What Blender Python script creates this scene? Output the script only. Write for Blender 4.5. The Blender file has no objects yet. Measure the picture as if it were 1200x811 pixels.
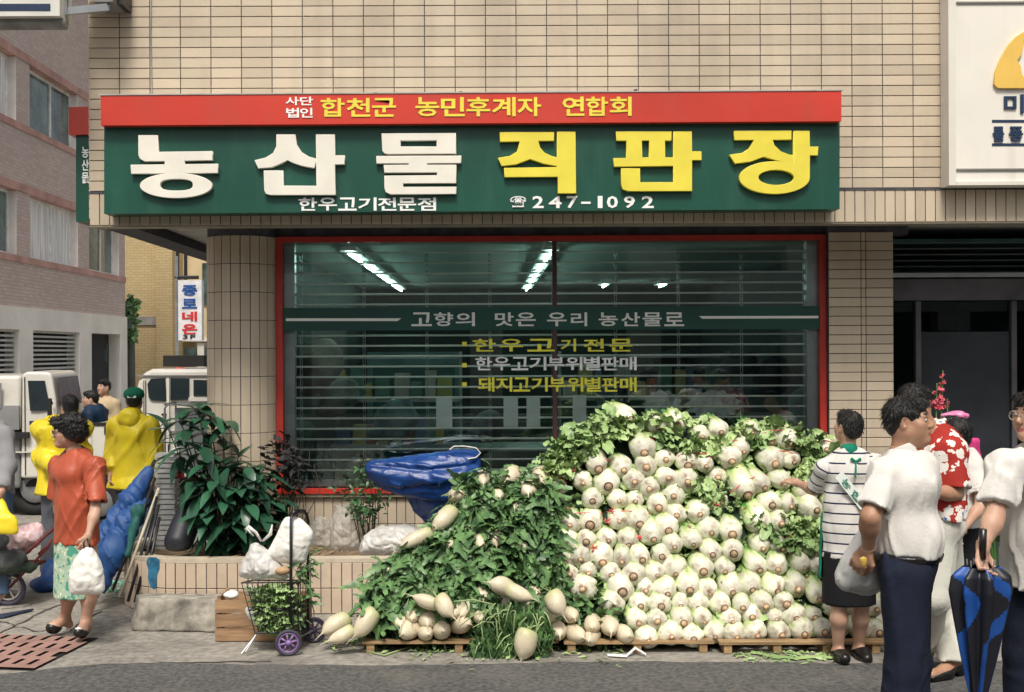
import bpy, math, random
import numpy as np
from mathutils import Vector, Matrix, Euler
random.seed(7); rng = np.random.default_rng(7)
PI = math.pi
scene = bpy.context.scene
COL = scene.collection
# ---------------------------------------------------------------- camera
F_PX = 1400.0            # focal length in pixels of the 1200 px wide photograph
CAM_H = 1.95
ROLL = math.radians(0.25)
VPX, VPY = 570.0, 412.0
cd = bpy.data.cameras.new('camera'); cam = bpy.data.objects.new('camera', cd); COL.objects.link(cam)
cd.sensor_width = 36.0; cd.lens = 36.0 * F_PX / 1200.0
cd.shift_x = (600 - VPX) / 1200.0
cd.shift_y = -(405.5 - VPY) / 1200.0
cd.clip_start = 0.1; cd.clip_end = 500
cam.location = (0, 0, CAM_H)
cam.rotation_euler = (Matrix.Rotation(PI / 2, 3, 'X') @ Matrix.Rotation(-ROLL, 3, 'Z')).to_euler()
scene.camera = cam
# ---------------------------------------------------------------- light
SUN_EL, SUN_AZ = math.radians(56), math.radians(184)     # azimuth clockwise from +Y
world = bpy.data.worlds.new('World'); scene.world = world; world.use_nodes = True
nt = world.node_tree; bg = nt.nodes['Background']
sky = nt.nodes.new('ShaderNodeTexSky'); sky.sky_type = 'NISHITA'; sky.sun_disc = False
sky.sun_elevation = SUN_EL; sky.sun_rotation = SUN_AZ
sky.air_density = 1.0; sky.dust_density = 6.0; sky.ozone_density = 1.0
hs = nt.nodes.new('ShaderNodeHueSaturation'); hs.inputs['Saturation'].default_value = 0.30
nt.links.new(sky.outputs[0], hs.inputs['Color']); nt.links.new(hs.outputs[0], bg.inputs['Color'])
bg.inputs['Strength'].default_value = 0.080
sl = bpy.data.lights.new('sun', 'SUN'); sl.energy = 2.0; sl.angle = math.radians(14); sl.color = (1.0, 0.93, 0.82)
sun = bpy.data.objects.new('sun', sl); COL.objects.link(sun)
sdir = Vector((math.sin(SUN_AZ) * math.cos(SUN_EL), math.cos(SUN_AZ) * math.cos(SUN_EL), math.sin(SUN_EL)))
sun.rotation_euler = sdir.to_track_quat('Z', 'Y').to_euler()
scene.view_settings.view_transform = 'Standard'; scene.view_settings.look = 'None'
scene.view_settings.gamma = 1.0; scene.view_settings.exposure = 0.62
scene.cycles.max_bounces = 8; scene.cycles.transparent_max_bounces = 12

# ---------------------------------------------------------------- pixel -> place (photograph pixels, depth in metres)
_c, _s = math.cos(ROLL), math.sin(ROLL)
def P(px, py, d):
    u, v = px - VPX, py - VPY
    u, v = u * _c - v * _s, u * _s + v * _c
    return Vector((u / F_PX * d, d, CAM_H - v / F_PX * d))
def DG(py):                                  # depth of ground seen at photograph row py
    return F_PX * CAM_H / (py - VPY)
def G(px, py, z=0.0):
    q = P(px, py, 1.0); t = (CAM_H - z) / (CAM_H - q.z)
    return Vector((q.x * t, t, z))

# ---------------------------------------------------------------- object helpers
ORG = {}
def org(p): return ORG.get(p.name, Vector((0, 0, 0))) if p is not None else Vector((0, 0, 0))
def thing(name, label, cat, loc=(0, 0, 0), group=None):
    o = bpy.data.objects.new(name, None); COL.objects.link(o); o.location = loc
    o.empty_display_size = 0.1
    ORG[o.name] = Vector(loc); return tag(o, label, cat, group)
def tag(o, label=None, cat=None, group=None, kind=None):
    if label: o['label'] = label
    if cat: o['category'] = cat
    if group: o['group'] = group
    if kind: o['kind'] = kind
    return o
def link(name, me, parent=None, loc=None, rot=None, scale=None):
    """loc given in world terms; things are never rotated, so a child's place is world minus the origin"""
    o = bpy.data.objects.new(name, me); COL.objects.link(o)
    wl = Vector(loc) if loc is not None else org(parent)
    if parent is not None: o.parent = parent
    o.location = wl - org(parent)
    if rot is not None: o.rotation_euler = rot
    if scale is not None: o.scale = scale
    ORG[o.name] = wl
    return o
def mesh(name, V, Fc, mats, smooth=False, midx=None, attrs=None):
    me = bpy.data.meshes.new(name)
    V = np.asarray(V, dtype=np.float32)
    me.from_pydata(V.tolist() if len(V) < 5000 else V, [], Fc if isinstance(Fc, list) else Fc.tolist())
    for m in (mats if isinstance(mats, (list, tuple)) else [mats]): me.materials.append(m)
    if smooth: me.polygons.foreach_set('use_smooth', np.ones(len(me.polygons), dtype=bool))
    if midx is not None: me.polygons.foreach_set('material_index', np.asarray(midx, dtype=np.int32))
    if attrs:
        for k, v in attrs.items():
            v = np.asarray(v, dtype=np.float32)
            if v.ndim == 1:
                a = me.attributes.new(k, 'FLOAT', 'POINT'); a.data.foreach_set('value', v)
            else:
                a = me.attributes.new(k, 'FLOAT_VECTOR', 'POINT'); a.data.foreach_set('vector', v.ravel())
    me.update(); return me
class MB:
    def __init__(s): s.v = []; s.f = []; s.m = []; s.cur = 0
    def add(s, V, Fs):
        n = len(s.v); s.v += [tuple(p) for p in V]; s.f += [tuple(i + n for i in f) for f in Fs]; s.m += [s.cur] * len(Fs); return s
    def mt(s, i): s.cur = i; return s
    def box(s, x0, x1, y0, y1, z0, z1):
        V = [(x, y, z) for z in (z0, z1) for y in (y0, y1) for x in (x0, x1)]
        return s.add(V, [(0, 2, 3, 1), (4, 5, 7, 6), (0, 1, 5, 4), (2, 6, 7, 3), (0, 4, 6, 2), (1, 3, 7, 5)])
    def obox(s, c, sx, sy, sz, M=None, ch=0):
        V = [Vector((x, y, z)) for z in (-sz, sz) for y in (-sy, sy) for x in (-sx, sx)]
        if M is not None: V = [M @ p for p in V]
        c = Vector(c)
        return s.add([p + c for p in V], [(0, 2, 3, 1), (4, 5, 7, 6), (0, 1, 5, 4), (2, 6, 7, 3), (0, 4, 6, 2), (1, 3, 7, 5)])
    def bar(s, a, b, w, h=None):
        a, b = Vector(a), Vector(b); h = h or w
        M = (b - a).to_track_quat('Y', 'Z').to_matrix()
        return s.obox((a + b) / 2, w / 2, (b - a).length / 2, h / 2, M)
    def tube(s, pts, r, n=8, caps=True):
        pts = [Vector(p) for p in pts]; rr = r if isinstance(r, (list, tuple)) else [r] * len(pts)
        base = len(s.v); V = []; Fs = []
        up = None
        for i, p in enumerate(pts):
            t = (pts[min(i + 1, len(pts) - 1)] - pts[max(i - 1, 0)]).normalized()
            if up is None: up = t.orthogonal().normalized()
            up = (up - t * up.dot(t))
            up = up.normalized() if up.length > 1e-6 else t.orthogonal().normalized()
            w = t.cross(up)
            for k in range(n):
                a = 2 * PI * k / n; V.append(p + (up * math.cos(a) + w * math.sin(a)) * rr[i])
        for i in range(len(pts) - 1):
            for k in range(n):
                Fs.append((i * n + k, i * n + (k + 1) % n, (i + 1) * n + (k + 1) % n, (i + 1) * n + k))
        if caps: Fs.append(tuple(range(n - 1, -1, -1))); Fs.append(tuple((len(pts) - 1) * n + k for k in range(n)))
        return s.add(V, Fs)
    def ring(s, c, axis, R, r, n=20, m=6):
        c = Vector(c); axis = Vector(axis).normalized(); u = axis.orthogonal().normalized(); w = axis.cross(u)
        pts = [c + (u * math.cos(2 * PI * i / n) + w * math.sin(2 * PI * i / n)) * R for i in range(n)]
        V = []; Fs = []
        for i, p in enumerate(pts):
            o = (p - c).normalized()
            for k in range(m):
                a = 2 * PI * k / m; V.append(p + (o * math.cos(a) + axis * math.sin(a)) * r)
        for i in range(n):
            for k in range(m):
                Fs.append((i * m + k, i * m + (k + 1) % m, ((i + 1) % n) * m + (k + 1) % m, ((i + 1) % n) * m + k))
        return s.add(V, Fs)
    def lathe(s, prof, c=(0, 0, 0), n=16, M=None):
        c = Vector(c); V = []; Fs = []
        for (r, z) in prof:
            for k in range(n):
                p = Vector((r * math.cos(2 * PI * k / n), r * math.sin(2 * PI * k / n), z))
                V.append((M @ p if M is not None else p) + c)
        for i in range(len(prof) - 1):
            for k in range(n):
                Fs.append((i * n + k, i * n + (k + 1) % n, (i + 1) * n + (k + 1) % n, (i + 1) * n + k))
        return s.add(V, Fs)
    def prism(s, poly, y0, y1):              # poly: (x, z) points, extruded along y
        n = len(poly); V = [(x, y0, z) for x, z in poly] + [(x, y1, z) for x, z in poly]
        return s.add(V, [tuple(range(n)), tuple(range(2 * n - 1, n - 1, -1))] + [(i, i + n, (i + 1) % n + n, (i + 1) % n) for i in range(n)])
    def build(s, name, mats, parent=None, smooth=False):
        o = org(parent)
        V = np.array(s.v, dtype=np.float32) - np.array(o, dtype=np.float32)
        me = mesh(name, V, s.f, mats, smooth, s.m if isinstance(mats, (list, tuple)) else None)
        return link(name, me, parent)

# ---------------------------------------------------------------- materials
MATS = {}
def mat(name, col, rough=.6, var=.12, vs=4., bump=0., bs=40., rand=0., metal=0., coord='Object', spec=.5, dirt=None, sub=0., emit=0., alpha=1., fine=0., hue2=None, coat=0., trans=0., stretch=None, crease=None, streak=None):
    m = bpy.data.materials.new(name); m.use_nodes = True; t = m.node_tree; N = t.nodes; L = t.links
    b = N['Principled BSDF']
    b.inputs['Roughness'].default_value = rough; b.inputs['Metallic'].default_value = metal
    b.inputs['Specular IOR Level'].default_value = spec
    if coat: b.inputs['Coat Weight'].default_value = coat; b.inputs['Coat Roughness'].default_value = .15
    if sub:
        b.inputs['Subsurface Weight'].default_value = sub; b.inputs['Subsurface Radius'].default_value = (.6, .35, .2)
        b.inputs['Subsurface Scale'].default_value = .02
    if trans: b.inputs['Transmission Weight'].default_value = trans
    if coord == 'World':
        g = N.new('ShaderNodeNewGeometry'); vec = g.outputs['Position']
    else:
        g = N.new('ShaderNodeTexCoord'); vec = g.outputs['Object']
    if stretch:
        mp = N.new('ShaderNodeMapping'); mp.inputs['Scale'].default_value = stretch; L.new(vec, mp.inputs['Vector']); vec = mp.outputs[0]
    c = (*col, 1)
    def noise(sc, det=4, rg=.55):
        n = N.new('ShaderNodeTexNoise'); n.inputs['Scale'].default_value = sc; n.inputs['Detail'].default_value = det
        n.inputs['Roughness'].default_value = rg; L.new(vec, n.inputs['Vector']); return n.outputs['Fac']
    def mixc(f, a, bb, ty='MIX'):
        x = N.new('ShaderNodeMix'); x.data_type = 'RGBA'; x.blend_type = ty
        for sock, val in ((x.inputs[0], f), (x.inputs[6], a), (x.inputs[7], bb)):
            if isinstance(val, (int, float)): sock.default_value = val
            elif isinstance(val, tuple): sock.default_value = val
            else: L.new(val, sock)
        return x.outputs[2]
    def ramp(f, lo, hi):
        r = N.new('ShaderNodeMapRange'); r.inputs[1].default_value = lo; r.inputs[2].default_value = hi; L.new(f, r.inputs[0]); return r.outputs[0]
    out = None
    c2 = hue2 if hue2 else tuple(max(0, x * (1 - 2 * var)) for x in col)
    out = mixc(ramp(noise(vs), .3, .7), (*c2, 1), (*[min(1, x * (1 + var)) for x in col], 1))
    if fine:
        out = mixc(fine, out, mixc(ramp(noise(vs * 25, 2), .35, .65), (*[x * .45 for x in col], 1), (*[min(1, x * 1.5) for x in col], 1)))
    if dirt:
        dc, amt, dsc = dirt
        f = ramp(noise(dsc, 6, .65), .52, .75)
        k = N.new('ShaderNodeMath'); k.operation = 'MULTIPLY'; L.new(f, k.inputs[0]); k.inputs[1].default_value = amt
        out = mixc(k.outputs[0], out, (*dc, 1))
    if streak:
        mp2 = N.new('ShaderNodeMapping'); mp2.inputs['Scale'].default_value = streak[2]; L.new(vec, mp2.inputs['Vector'])
        n = N.new('ShaderNodeTexNoise'); n.inputs['Scale'].default_value = 1; n.inputs['Detail'].default_value = 6; n.inputs['Roughness'].default_value = .6; L.new(mp2.outputs[0], n.inputs['Vector'])
        k = N.new('ShaderNodeMath'); k.operation = 'MULTIPLY'; L.new(ramp(n.outputs['Fac'], .50, .80), k.inputs[0]); k.inputs[1].default_value = streak[1]; out = mixc(k.outputs[0], out, (*streak[0], 1))
    if rand:
        oi = N.new('ShaderNodeObjectInfo'); r = N.new('ShaderNodeMapRange'); L.new(oi.outputs['Random'], r.inputs[0])
        r.inputs[3].default_value = 1 - rand; r.inputs[4].default_value = 1 + rand
        h = N.new('ShaderNodeHueSaturation'); L.new(r.outputs[0], h.inputs['Value']); L.new(out, h.inputs['Color']); out = h.outputs[0]
    L.new(out, b.inputs['Base Color'])
    if bump:
        bp = N.new('ShaderNodeBump'); bp.inputs['Strength'].default_value = bump; bp.inputs['Distance'].default_value = .01
        L.new(noise(bs, 5), bp.inputs['Height']); L.new(bp.outputs[0], b.inputs['Normal'])
    if crease:
        n = N.new('ShaderNodeTexNoise'); n.noise_type = 'RIDGED_MULTIFRACTAL'; n.inputs['Scale'].default_value = crease[0]; n.inputs['Detail'].default_value = 3; L.new(vec, n.inputs['Vector'])
        bp = N.new('ShaderNodeBump'); bp.inputs['Strength'].default_value = crease[1]; bp.inputs['Distance'].default_value = crease[2]; L.new(n.outputs['Fac'], bp.inputs['Height'])
        if b.inputs['Normal'].links: L.new(b.inputs['Normal'].links[0].from_socket, bp.inputs['Normal'])
        L.new(bp.outputs[0], b.inputs['Normal'])
    if emit:
        b.inputs['Emission Color'].default_value = c; b.inputs['Emission Strength'].default_value = emit
    if alpha < 1: b.inputs['Alpha'].default_value = alpha
    MATS[name] = m; return m
def glass_mat(name, tint, refl=1.0, rough=0.0):
    m = bpy.data.materials.new(name); m.use_nodes = True; t = m.node_tree; N = t.nodes; L = t.links
    N.remove(N['Principled BSDF']); out = N['Material Output']
    tr = N.new('ShaderNodeBsdfTransparent'); tr.inputs[0].default_value = (*tint, 1)
    gl = N.new('ShaderNodeBsdfGlossy'); gl.inputs['Roughness'].default_value = rough; gl.inputs[0].default_value = (.9, 1, .97, 1)
    fr = N.new('ShaderNodeFresnel'); fr.inputs[0].default_value = 1.55
    k = N.new('ShaderNodeMath'); k.operation = 'MULTIPLY'; k.inputs[1].default_value = refl; L.new(fr.outputs[0], k.inputs[0])
    mx = N.new('ShaderNodeMixShader'); L.new(k.outputs[0], mx.inputs[0]); L.new(tr.outputs[0], mx.inputs[1]); L.new(gl.outputs[0], mx.inputs[2])
    L.new(mx.outputs[0], out.inputs[0]); return m

# ---------------------------------------------------------------- smooth solids by distance field + surface nets
def nets(Fd, o, h):
    S = Fd < 0
    a = [S[i:S.shape[0] - 1 + i, j:S.shape[1] - 1 + j, k:S.shape[2] - 1 + k] for i in (0, 1) for j in (0, 1) for k in (0, 1)]
    cnt = sum(x.astype(np.int8) for x in a)
    act = (cnt > 0) & (cnt < 8); idx = np.argwhere(act)
    if len(idx) == 0: return np.zeros((0, 3)), np.zeros((0, 4), int)
    cid = -np.ones(act.shape, dtype=np.int64); cid[act] = np.arange(len(idx))
    cor = [(i, j, k) for i in (0, 1) for j in (0, 1) for k in (0, 1)]
    val = np.stack([Fd[idx[:, 0] + i, idx[:, 1] + j, idx[:, 2] + k] for i, j, k in cor], 1)
    acc = np.zeros((len(idx), 3)); n = np.zeros(len(idx))
    for p in range(8):
        for q in range(p + 1, 8):
            dd = [cor[q][t] - cor[p][t] for t in range(3)]
            if sum(abs(x) for x in dd) != 1: continue
            m = (val[:, p] < 0) != (val[:, q] < 0)
            t = np.where(m, val[:, p] / np.where(m, val[:, p] - val[:, q], 1), 0)
            for ax in range(3): acc[:, ax] += np.where(m, cor[p][ax] + t * dd[ax], 0)
            n += m
    V = (idx + acc / n[:, None]) * h + np.asarray(o)
    Q = []
    for ax in range(3):
        b, c = [(1, 2), (2, 0), (0, 1)][ax]
        sl0 = [slice(None)] * 3; sl1 = [slice(None)] * 3
        sl0[ax] = slice(0, -1); sl1[ax] = slice(1, None)
        A, B = S[tuple(sl0)], S[tuple(sl1)]
        e = np.argwhere(A != B)
        e = e[(e[:, b] > 0) & (e[:, c] > 0) & (e[:, b] < S.shape[b] - 1) & (e[:, c] < S.shape[c] - 1)]
        if len(e) == 0: continue
        inside = A[e[:, 0], e[:, 1], e[:, 2]]
        def cell(db, dc):
            x = e.copy(); x[:, b] += db; x[:, c] += dc
            return cid[x[:, 0], x[:, 1], x[:, 2]]
        q = np.stack([cell(-1, -1), cell(0, -1), cell(0, 0), cell(-1, 0)], 1)
        q[~inside] = q[~inside][:, ::-1]; Q.append(q)
    return V, np.concatenate(Q)
def wob(Pn, f, seed=0):
    r = np.random.default_rng(seed); out = 0
    for i in range(4):
        v = r.normal(size=3); v /= np.linalg.norm(v); w = r.normal(size=3); w /= np.linalg.norm(w)
        k = f * (.7 + .45 * i)
        out = out + np.sin(k * (Pn @ v) + r.uniform(0, 6) + 1.3 * np.sin(k * .7 * (Pn @ w) + r.uniform(0, 6))) / (1 + .5 * i)
    return out / 2.4
def cone(a, b, ra, rb, k=.02, sq=None, neg=False): return ('c', np.array(a, float), np.array(b, float), ra, rb, k, sq, neg)
def ell(c, r, R=None, k=.02, neg=False): return ('e', np.array(c, float), np.array(r, float), (np.array(R) if R is not None else np.eye(3)), k, neg)
def pd(pr, X):
    if pr[0] == 'c':
        _, a, b, ra, rb, k, sq, neg = pr
        p = X - a
        ba = b - a
        if sq is not None:
            ax, f = sq; ax = np.array(ax, float)
            p = p + (p @ ax)[..., None] * ax * (1 / f - 1); ba = ba + (ba @ ax) * ax * (1 / f - 1)
        t = np.clip((p @ ba) / max(ba @ ba, 1e-9), 0, 1)
        d = np.linalg.norm(p - t[..., None] * ba, axis=-1) - (ra + t * (rb - ra))
        if sq is not None: d = d * (.5 + .5 * sq[1])
        return d
    _, c, r, R, k, neg = pr
    p = (X - c) @ R                        # columns of R are the ellipsoid's axes
    k0 = np.linalg.norm(p / r, axis=-1); k1 = np.linalg.norm(p / (r * r), axis=-1)
    return k0 * (k0 - 1) / np.maximum(k1, 1e-6)
def pbb(pr, m):
    if pr[0] == 'c': r = max(pr[3], pr[4]) + m; return np.minimum(pr[1], pr[2]) - r, np.maximum(pr[1], pr[2]) + r
    r = pr[2].max() + m; return pr[1] - r, pr[1] + r
class Field:
    def __init__(s, lo, hi, h):
        s.h = h; s.lo = np.array(lo, float); n = np.ceil((np.array(hi) - s.lo) / h).astype(int) + 1
        s.ax = [s.lo[i] + h * np.arange(n[i]) for i in range(3)]
        s.F = np.full(tuple(n), 1.0); s.n = n
    def grid(s, sl=None):
        a = [s.ax[i][sl[i]] if sl else s.ax[i] for i in range(3)]
        return np.stack(np.meshgrid(*a, indexing='ij'), -1)
    def prims(s, ps):
        for pr in ps:
            k = pr[5] if pr[0] == 'c' else pr[4]; neg = pr[-1]
            lo, hi = pbb(pr, k + 3 * s.h)
            i0 = np.clip(np.floor((lo - s.lo) / s.h).astype(int), 0, s.n); i1 = np.clip(np.ceil((hi - s.lo) / s.h).astype(int) + 1, 0, s.n)
            if (i1 <= i0).any(): continue
            sl = tuple(slice(a, b) for a, b in zip(i0, i1))
            d = pd(pr, s.grid(sl)); f = s.F[sl]
            if neg:
                g = np.maximum(k - np.abs(f + d), 0) / k; s.F[sl] = np.maximum(f, -d) + g * g * k / 4
            else:
                g = np.maximum(k - np.abs(f - d), 0) / k; s.F[sl] = np.minimum(f, d) - g * g * k / 4
        return s
    def planes(s, pl):
        for (o, n) in pl:
            X = s.grid(); n = np.array(n, float); n /= np.linalg.norm(n)
            s.F = np.maximum(s.F, (X - np.array(o)) @ n)
        return s
def bbox(ps, m=.02):
    B = [pbb(p, m) for p in ps if not p[-1]]
    return np.min([b[0] for b in B], 0), np.max([b[1] for b in B], 0)
def solid(groups, h, noise=None, lo=None, hi=None, kk=.02):
    """groups: list of (prims, planes)"""
    if lo is None:
        bs = [bbox(g[0], .03) for g in groups]; lo = np.min([b[0] for b in bs], 0); hi = np.max([b[1] for b in bs], 0)
    Ft = None; Fs = []
    for pr, pl in groups:
        f = Field(lo, hi, h).prims(pr).planes(pl).F; Fs.append(f)
        if Ft is None: Ft = f
        else:
            g = np.maximum(kk - np.abs(Ft - f), 0) / kk; Ft = np.minimum(Ft, f) - g * g * kk / 4
    fld = Field(lo, hi, h)
    if noise is not None:
        X = fld.grid(); Ft = Ft + noise(X.reshape(-1, 3)).reshape(Ft.shape)
    V, Q = nets(Ft, lo, h)
    return V, Q
def ridge(X, f, s):
    return 1 - 2 * np.abs(wob(X, f, s)) ** .8
def thin(X, f, s, w=.16):
    return np.exp(-(wob(X, f, s) / w) ** 2)
def smesh(name, groups, h, material, parent=None, noise=None, kk=.02, attrs=None, midx=None):
    V, Q = solid(groups, h, noise, kk=kk)
    at = {k: f(V) for k, f in attrs.items()} if attrs else None
    me = mesh(name, V - np.array(org(parent)), Q, material, True, None, at)
    return link(name, me, parent)
def polysolid(name, poly, d, thick, h, m, parent=None, noise=None, bulge=.5):
    """a soft flat body: convex outline given in photograph pixels at depth d, with real thickness"""
    pts = [np.array(P(a, b, d)) for a, b in poly]; c = np.mean(pts, 0); R_ = max(np.linalg.norm(p - c) for p in pts)
    lo = np.min(pts, 0) - .04; hi = np.max(pts, 0) + .04; lo[1] = d - thick - .04; hi[1] = d + thick + .04
    f = Field(lo, hi, h); X = f.grid(); F = np.full(X.shape[:-1], -9.)
    n = len(pts)
    ar = sum(pts[i][0] * pts[(i + 1) % n][2] - pts[(i + 1) % n][0] * pts[i][2] for i in range(n))
    for i in range(n):
        a, b = pts[i], pts[(i + 1) % n]; e = b - a; nn = np.array((e[2], 0, -e[0])); nn /= np.linalg.norm(nn)
        if ar < 0: nn = -nn
        g = (X - a) @ nn; k = .03; q = np.maximum(k - np.abs(F - g), 0) / k; F = np.maximum(F, g) + q * q * k / 4
    prof = np.clip(-F / max(1e-3, -F.min() * .9), 0, 1) ** bulge * thick
    G_ = np.abs(X[..., 1] - d) - prof
    F = np.maximum(F, G_ * .7)
    if noise is not None: F = F + noise(X.reshape(-1, 3)).reshape(F.shape)
    V, Q = nets(F, lo, h); me = mesh(name, V - np.array(org(parent)), Q, m, True); return link(name, me, parent)
def amp(a, f, seed=0, st=(1, 1, 1)):
    st = np.array(st, float)
    return lambda X: a * wob(X * st, f, seed)
# ================================================================ SETTING
M_conc = mat('pavement_concrete', (.29, .27, .235), .75, .24, .7, .6, 45, coord='World', fine=.45, hue2=(.16, .15, .135), streak=((.10, .095, .085), .6, (3, 3, 3)), dirt=((.085, .08, .07), .85, 1.1))
M_asph = mat('asphalt', (.105, .104, .10), .85, .2, 1.2, 1., 150, coord='World', fine=.7, dirt=((.22, .20, .17), .6, 1.3))
def sheet(name, pts, z, m, kind='structure'):
    V = [(x, y, z) for x, y in pts]
    return tag(link(name, mesh(name, V, [tuple(range(len(V)))], m)), kind=kind)
sheet('ground', [(-90, -40), (90, -40), (90, 120), (-90, 120)], 0, M_conc)
# asphalt road with a ragged edge, 4 mm above the ground sheet
edge = []
for i in range(161):
    x = -12 + i * .15
    e = 7.46 + .035 * math.sin(x * 2.1) + random.uniform(-.018, .018)
    if x < -2.35: e -= min(1.5, (-2.35 - x) * .5) ** 1.3
    edge.append((x, e))
sheet('road', [(-40, -12), (40, -12), (40, 7.46)] + edge[::-1] + [(-40, 5.4)], .004, M_asph)
M_crack = mat('crack_dirt', (.07, .065, .055), .95, .2, 8, coord='World')
# cracks and patched joints in the pavement: thin dark ribbons
mb = MB()
def ribbon(pts, w, z=.005):
    for (x0, y0), (x1, y1) in zip(pts, pts[1:]):
        n = Vector((y0 - y1, x1 - x0)).normalized() * w * random.uniform(.4, 1.2)
        mb.add([(x0 - n.x, y0 - n.y, z), (x1 - n.x, y1 - n.y, z), (x1 + n.x, y1 + n.y, z), (x0 + n.x, y0 + n.y, z)], [(0, 1, 2, 3)])
for pts in ([(0, 742), (30, 728), (52, 716), (75, 708)], [(0, 728), (20, 735), (45, 741), (70, 738)], [(130, 700), (160, 706), (200, 716)],
            [(120, 716), (95, 730), (80, 742)], [(0, 714), (25, 712), (45, 706)], [(70, 798), (100, 782), (140, 779), (210, 777), (340, 776)]):
    q = []
    for (a, b), (c, d) in zip(pts, pts[1:]):
        for t in np.linspace(0, 1, 7)[:-1]:
            g = G(a + (c - a) * t, b + (d - b) * t); q.append((g.x + random.uniform(-.012, .012), g.y + random.uniform(-.02, .02)))
    ribbon(q, .009)
tag(mb.build('pavement_cracks', M_crack), kind='structure')
# oily dark stain patches and drip marks on the pavement are in the concrete's own dirt texture

# ================================================================ SHOP BUILDING
M_tile = mat('beige_tile', (.575, .48, .36), .38, .09, 1.1, .15, 30, rand=.09, coord='World', spec=.4, dirt=((.36, .29, .22), .35, 1.1), streak=((.30, .25, .20), .45, (3.5, 3.5, .35)))
M_joint = mat('dark_joint', (.075, .075, .09), .85, .2, 9, coord='World')
M_soff = mat('soffit_paint', (.55, .55, .53), .8, .1, 3, coord='World')
M_dark = mat('dark_metal', (.025, .025, .028), .45)
M_conc2 = mat('grey_render', (.33, .31, .28), .85, .15, 2, .3, 40, coord='World')
M_red = mat('red_frame', (.50, .035, .022), .45, .12, 5, coord='World', dirt=((.2, .03, .02), .4, 5))
M_alu = mat('aluminium', (.42, .44, .45), .35, .1, 6, metal=.6, coord='World')
FY = 8.95                      # face of the upper wall
WX0 = P(105, 200, FY).x        # left corner
TW, TH = .2285, .0767
Z_BB = P(500, 262.5, FY).z     # bottom of the beam
Z_BT = P(500, 223.5, FY).z     # top of the soldier course
WX1, WZ1, BY1 = 7.0, 8.2, 12.7
shop = thing('shop_building', 'beige tiled two storey corner building with a shuttered shop window under a long green sign', 'building', (0, FY, 0))
def tile_mesh(w, h, t=.007, c=.0025, name='tile'):
    """a tile in the xz plane facing -y, centred, with a small chamfer"""
    a, b = w / 2, h / 2
    V = [(-a, 0, -b), (a, 0, -b), (a, 0, b), (-a, 0, b), (-a, -t + c, -b), (a, -t + c, -b), (a, -t + c, b), (-a, -t + c, b),
         (-a + c, -t, -b + c), (a - c, -t, -b + c), (a - c, -t, b - c), (-a + c, -t, b - c)]
    Fs = [(8, 9, 10, 11)]
    for k in range(4):
        l = (k + 1) % 4; Fs += [(4 + k, 4 + l, 8 + l, 8 + k), (k, l, 4 + l, 4 + k)]
    return V, Fs
G_ = .0055
tv, tf = tile_mesh(TW - G_, TH - G_); me_tile = mesh('tile', tv, tf, M_tile)
# upper wall body: behind the tiles, open below for the soffit
mb = MB()
mb.box(WX0 + .004, WX1, FY + .006, FY + .25, Z_BT, WZ1)
mb.box(WX0 + .004, WX0 + .25, FY + .252, BY1, Z_BB + .01, WZ1)
mb.box(WX0 + .252, WX1, BY1 - .2, BY1, 2.9, WZ1)
mb.box(WX0 + .004, WX1, FY + .006, FY + .16, Z_BB + .006, Z_BT - .001)
mb.build('upper_wall', M_joint, shop)
mb = MB().box(WX0 - .02, WX1, FY - .02, BY1 + .02, WZ1 + .002, WZ1 + .25); mb.build('roof_slab', M_conc2, shop)
mb = MB().box(WX0 + .26, WX1, FY + .165, BY1 - .2, Z_BB + .09, Z_BB + .16); mb.build('soffit', M_soff, shop)
mb = MB().box(WX0 - .004, WX1, FY - .012, FY + .02, Z_BT - .012, Z_BT + .002); mb.build('joint_line', M_joint, shop)
# tiles one by one where they show, joined where they do not
SX0, SX1, SZ0, SZ1 = P(128, 200, FY).x, P(978, 200, FY).x, P(550, 240, FY).z, P(550, 114, FY).z
cand = []; rest_v = []; rest_f = []
nx = int((WX1 - WX0) / TW); nz = int((WZ1 - Z_BT) / TH)
ztop = P(600, -4, FY).z
for r in range(nz):
    for c in range(nx):
        x = WX0 + (c + .5) * TW; z = Z_BT + .004 + (r + .5) * TH
        hid = (SX0 + .1 < x < SX1 - .1 and SZ0 < z < SZ1) or (x > 3.45 and z > 3.15)
        px = 570 + x / FY * F_PX
        if not hid and z < ztop and px < 1112: cand.append((x, z))
        else: rest_v += [(x + a, FY + b, z + d) for a, b, d in tv]; rest_f += [tuple(i + len(rest_v) - 12 for i in f) for f in tf]
cand.sort(key=lambda q: abs(q[0]) * .2 + abs(q[1] - 3.6))
for x, z in cand[:298]:
    o = link('tile', me_tile, shop, (x, FY, z))
for x, z in cand[298:]:
    rest_v += [(x + a, FY + b, z + d) for a, b, d in tv]; rest_f += [tuple(i + len(rest_v) - 12 for i in f) for f in tf]
# side wall tiles (left face) joined too
for r in range(nz + 3):
    for c in range(int((BY1 - FY) / TW)):
        y = FY + (c + .5) * TW; z = Z_BB + .05 + (r + .5) * TH
        rest_v += [(WX0 - -b - 0.0, y + a, z + d) for a, b, d in tv]; rest_f += [tuple(i + len(rest_v) - 12 for i in f)[::-1] for f in tf]
tag(link('wall_tiling', mesh('wall_tiling', np.array(rest_v) - np.array(org(shop)), rest_f, M_tile), shop), kind='stuff')
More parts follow.
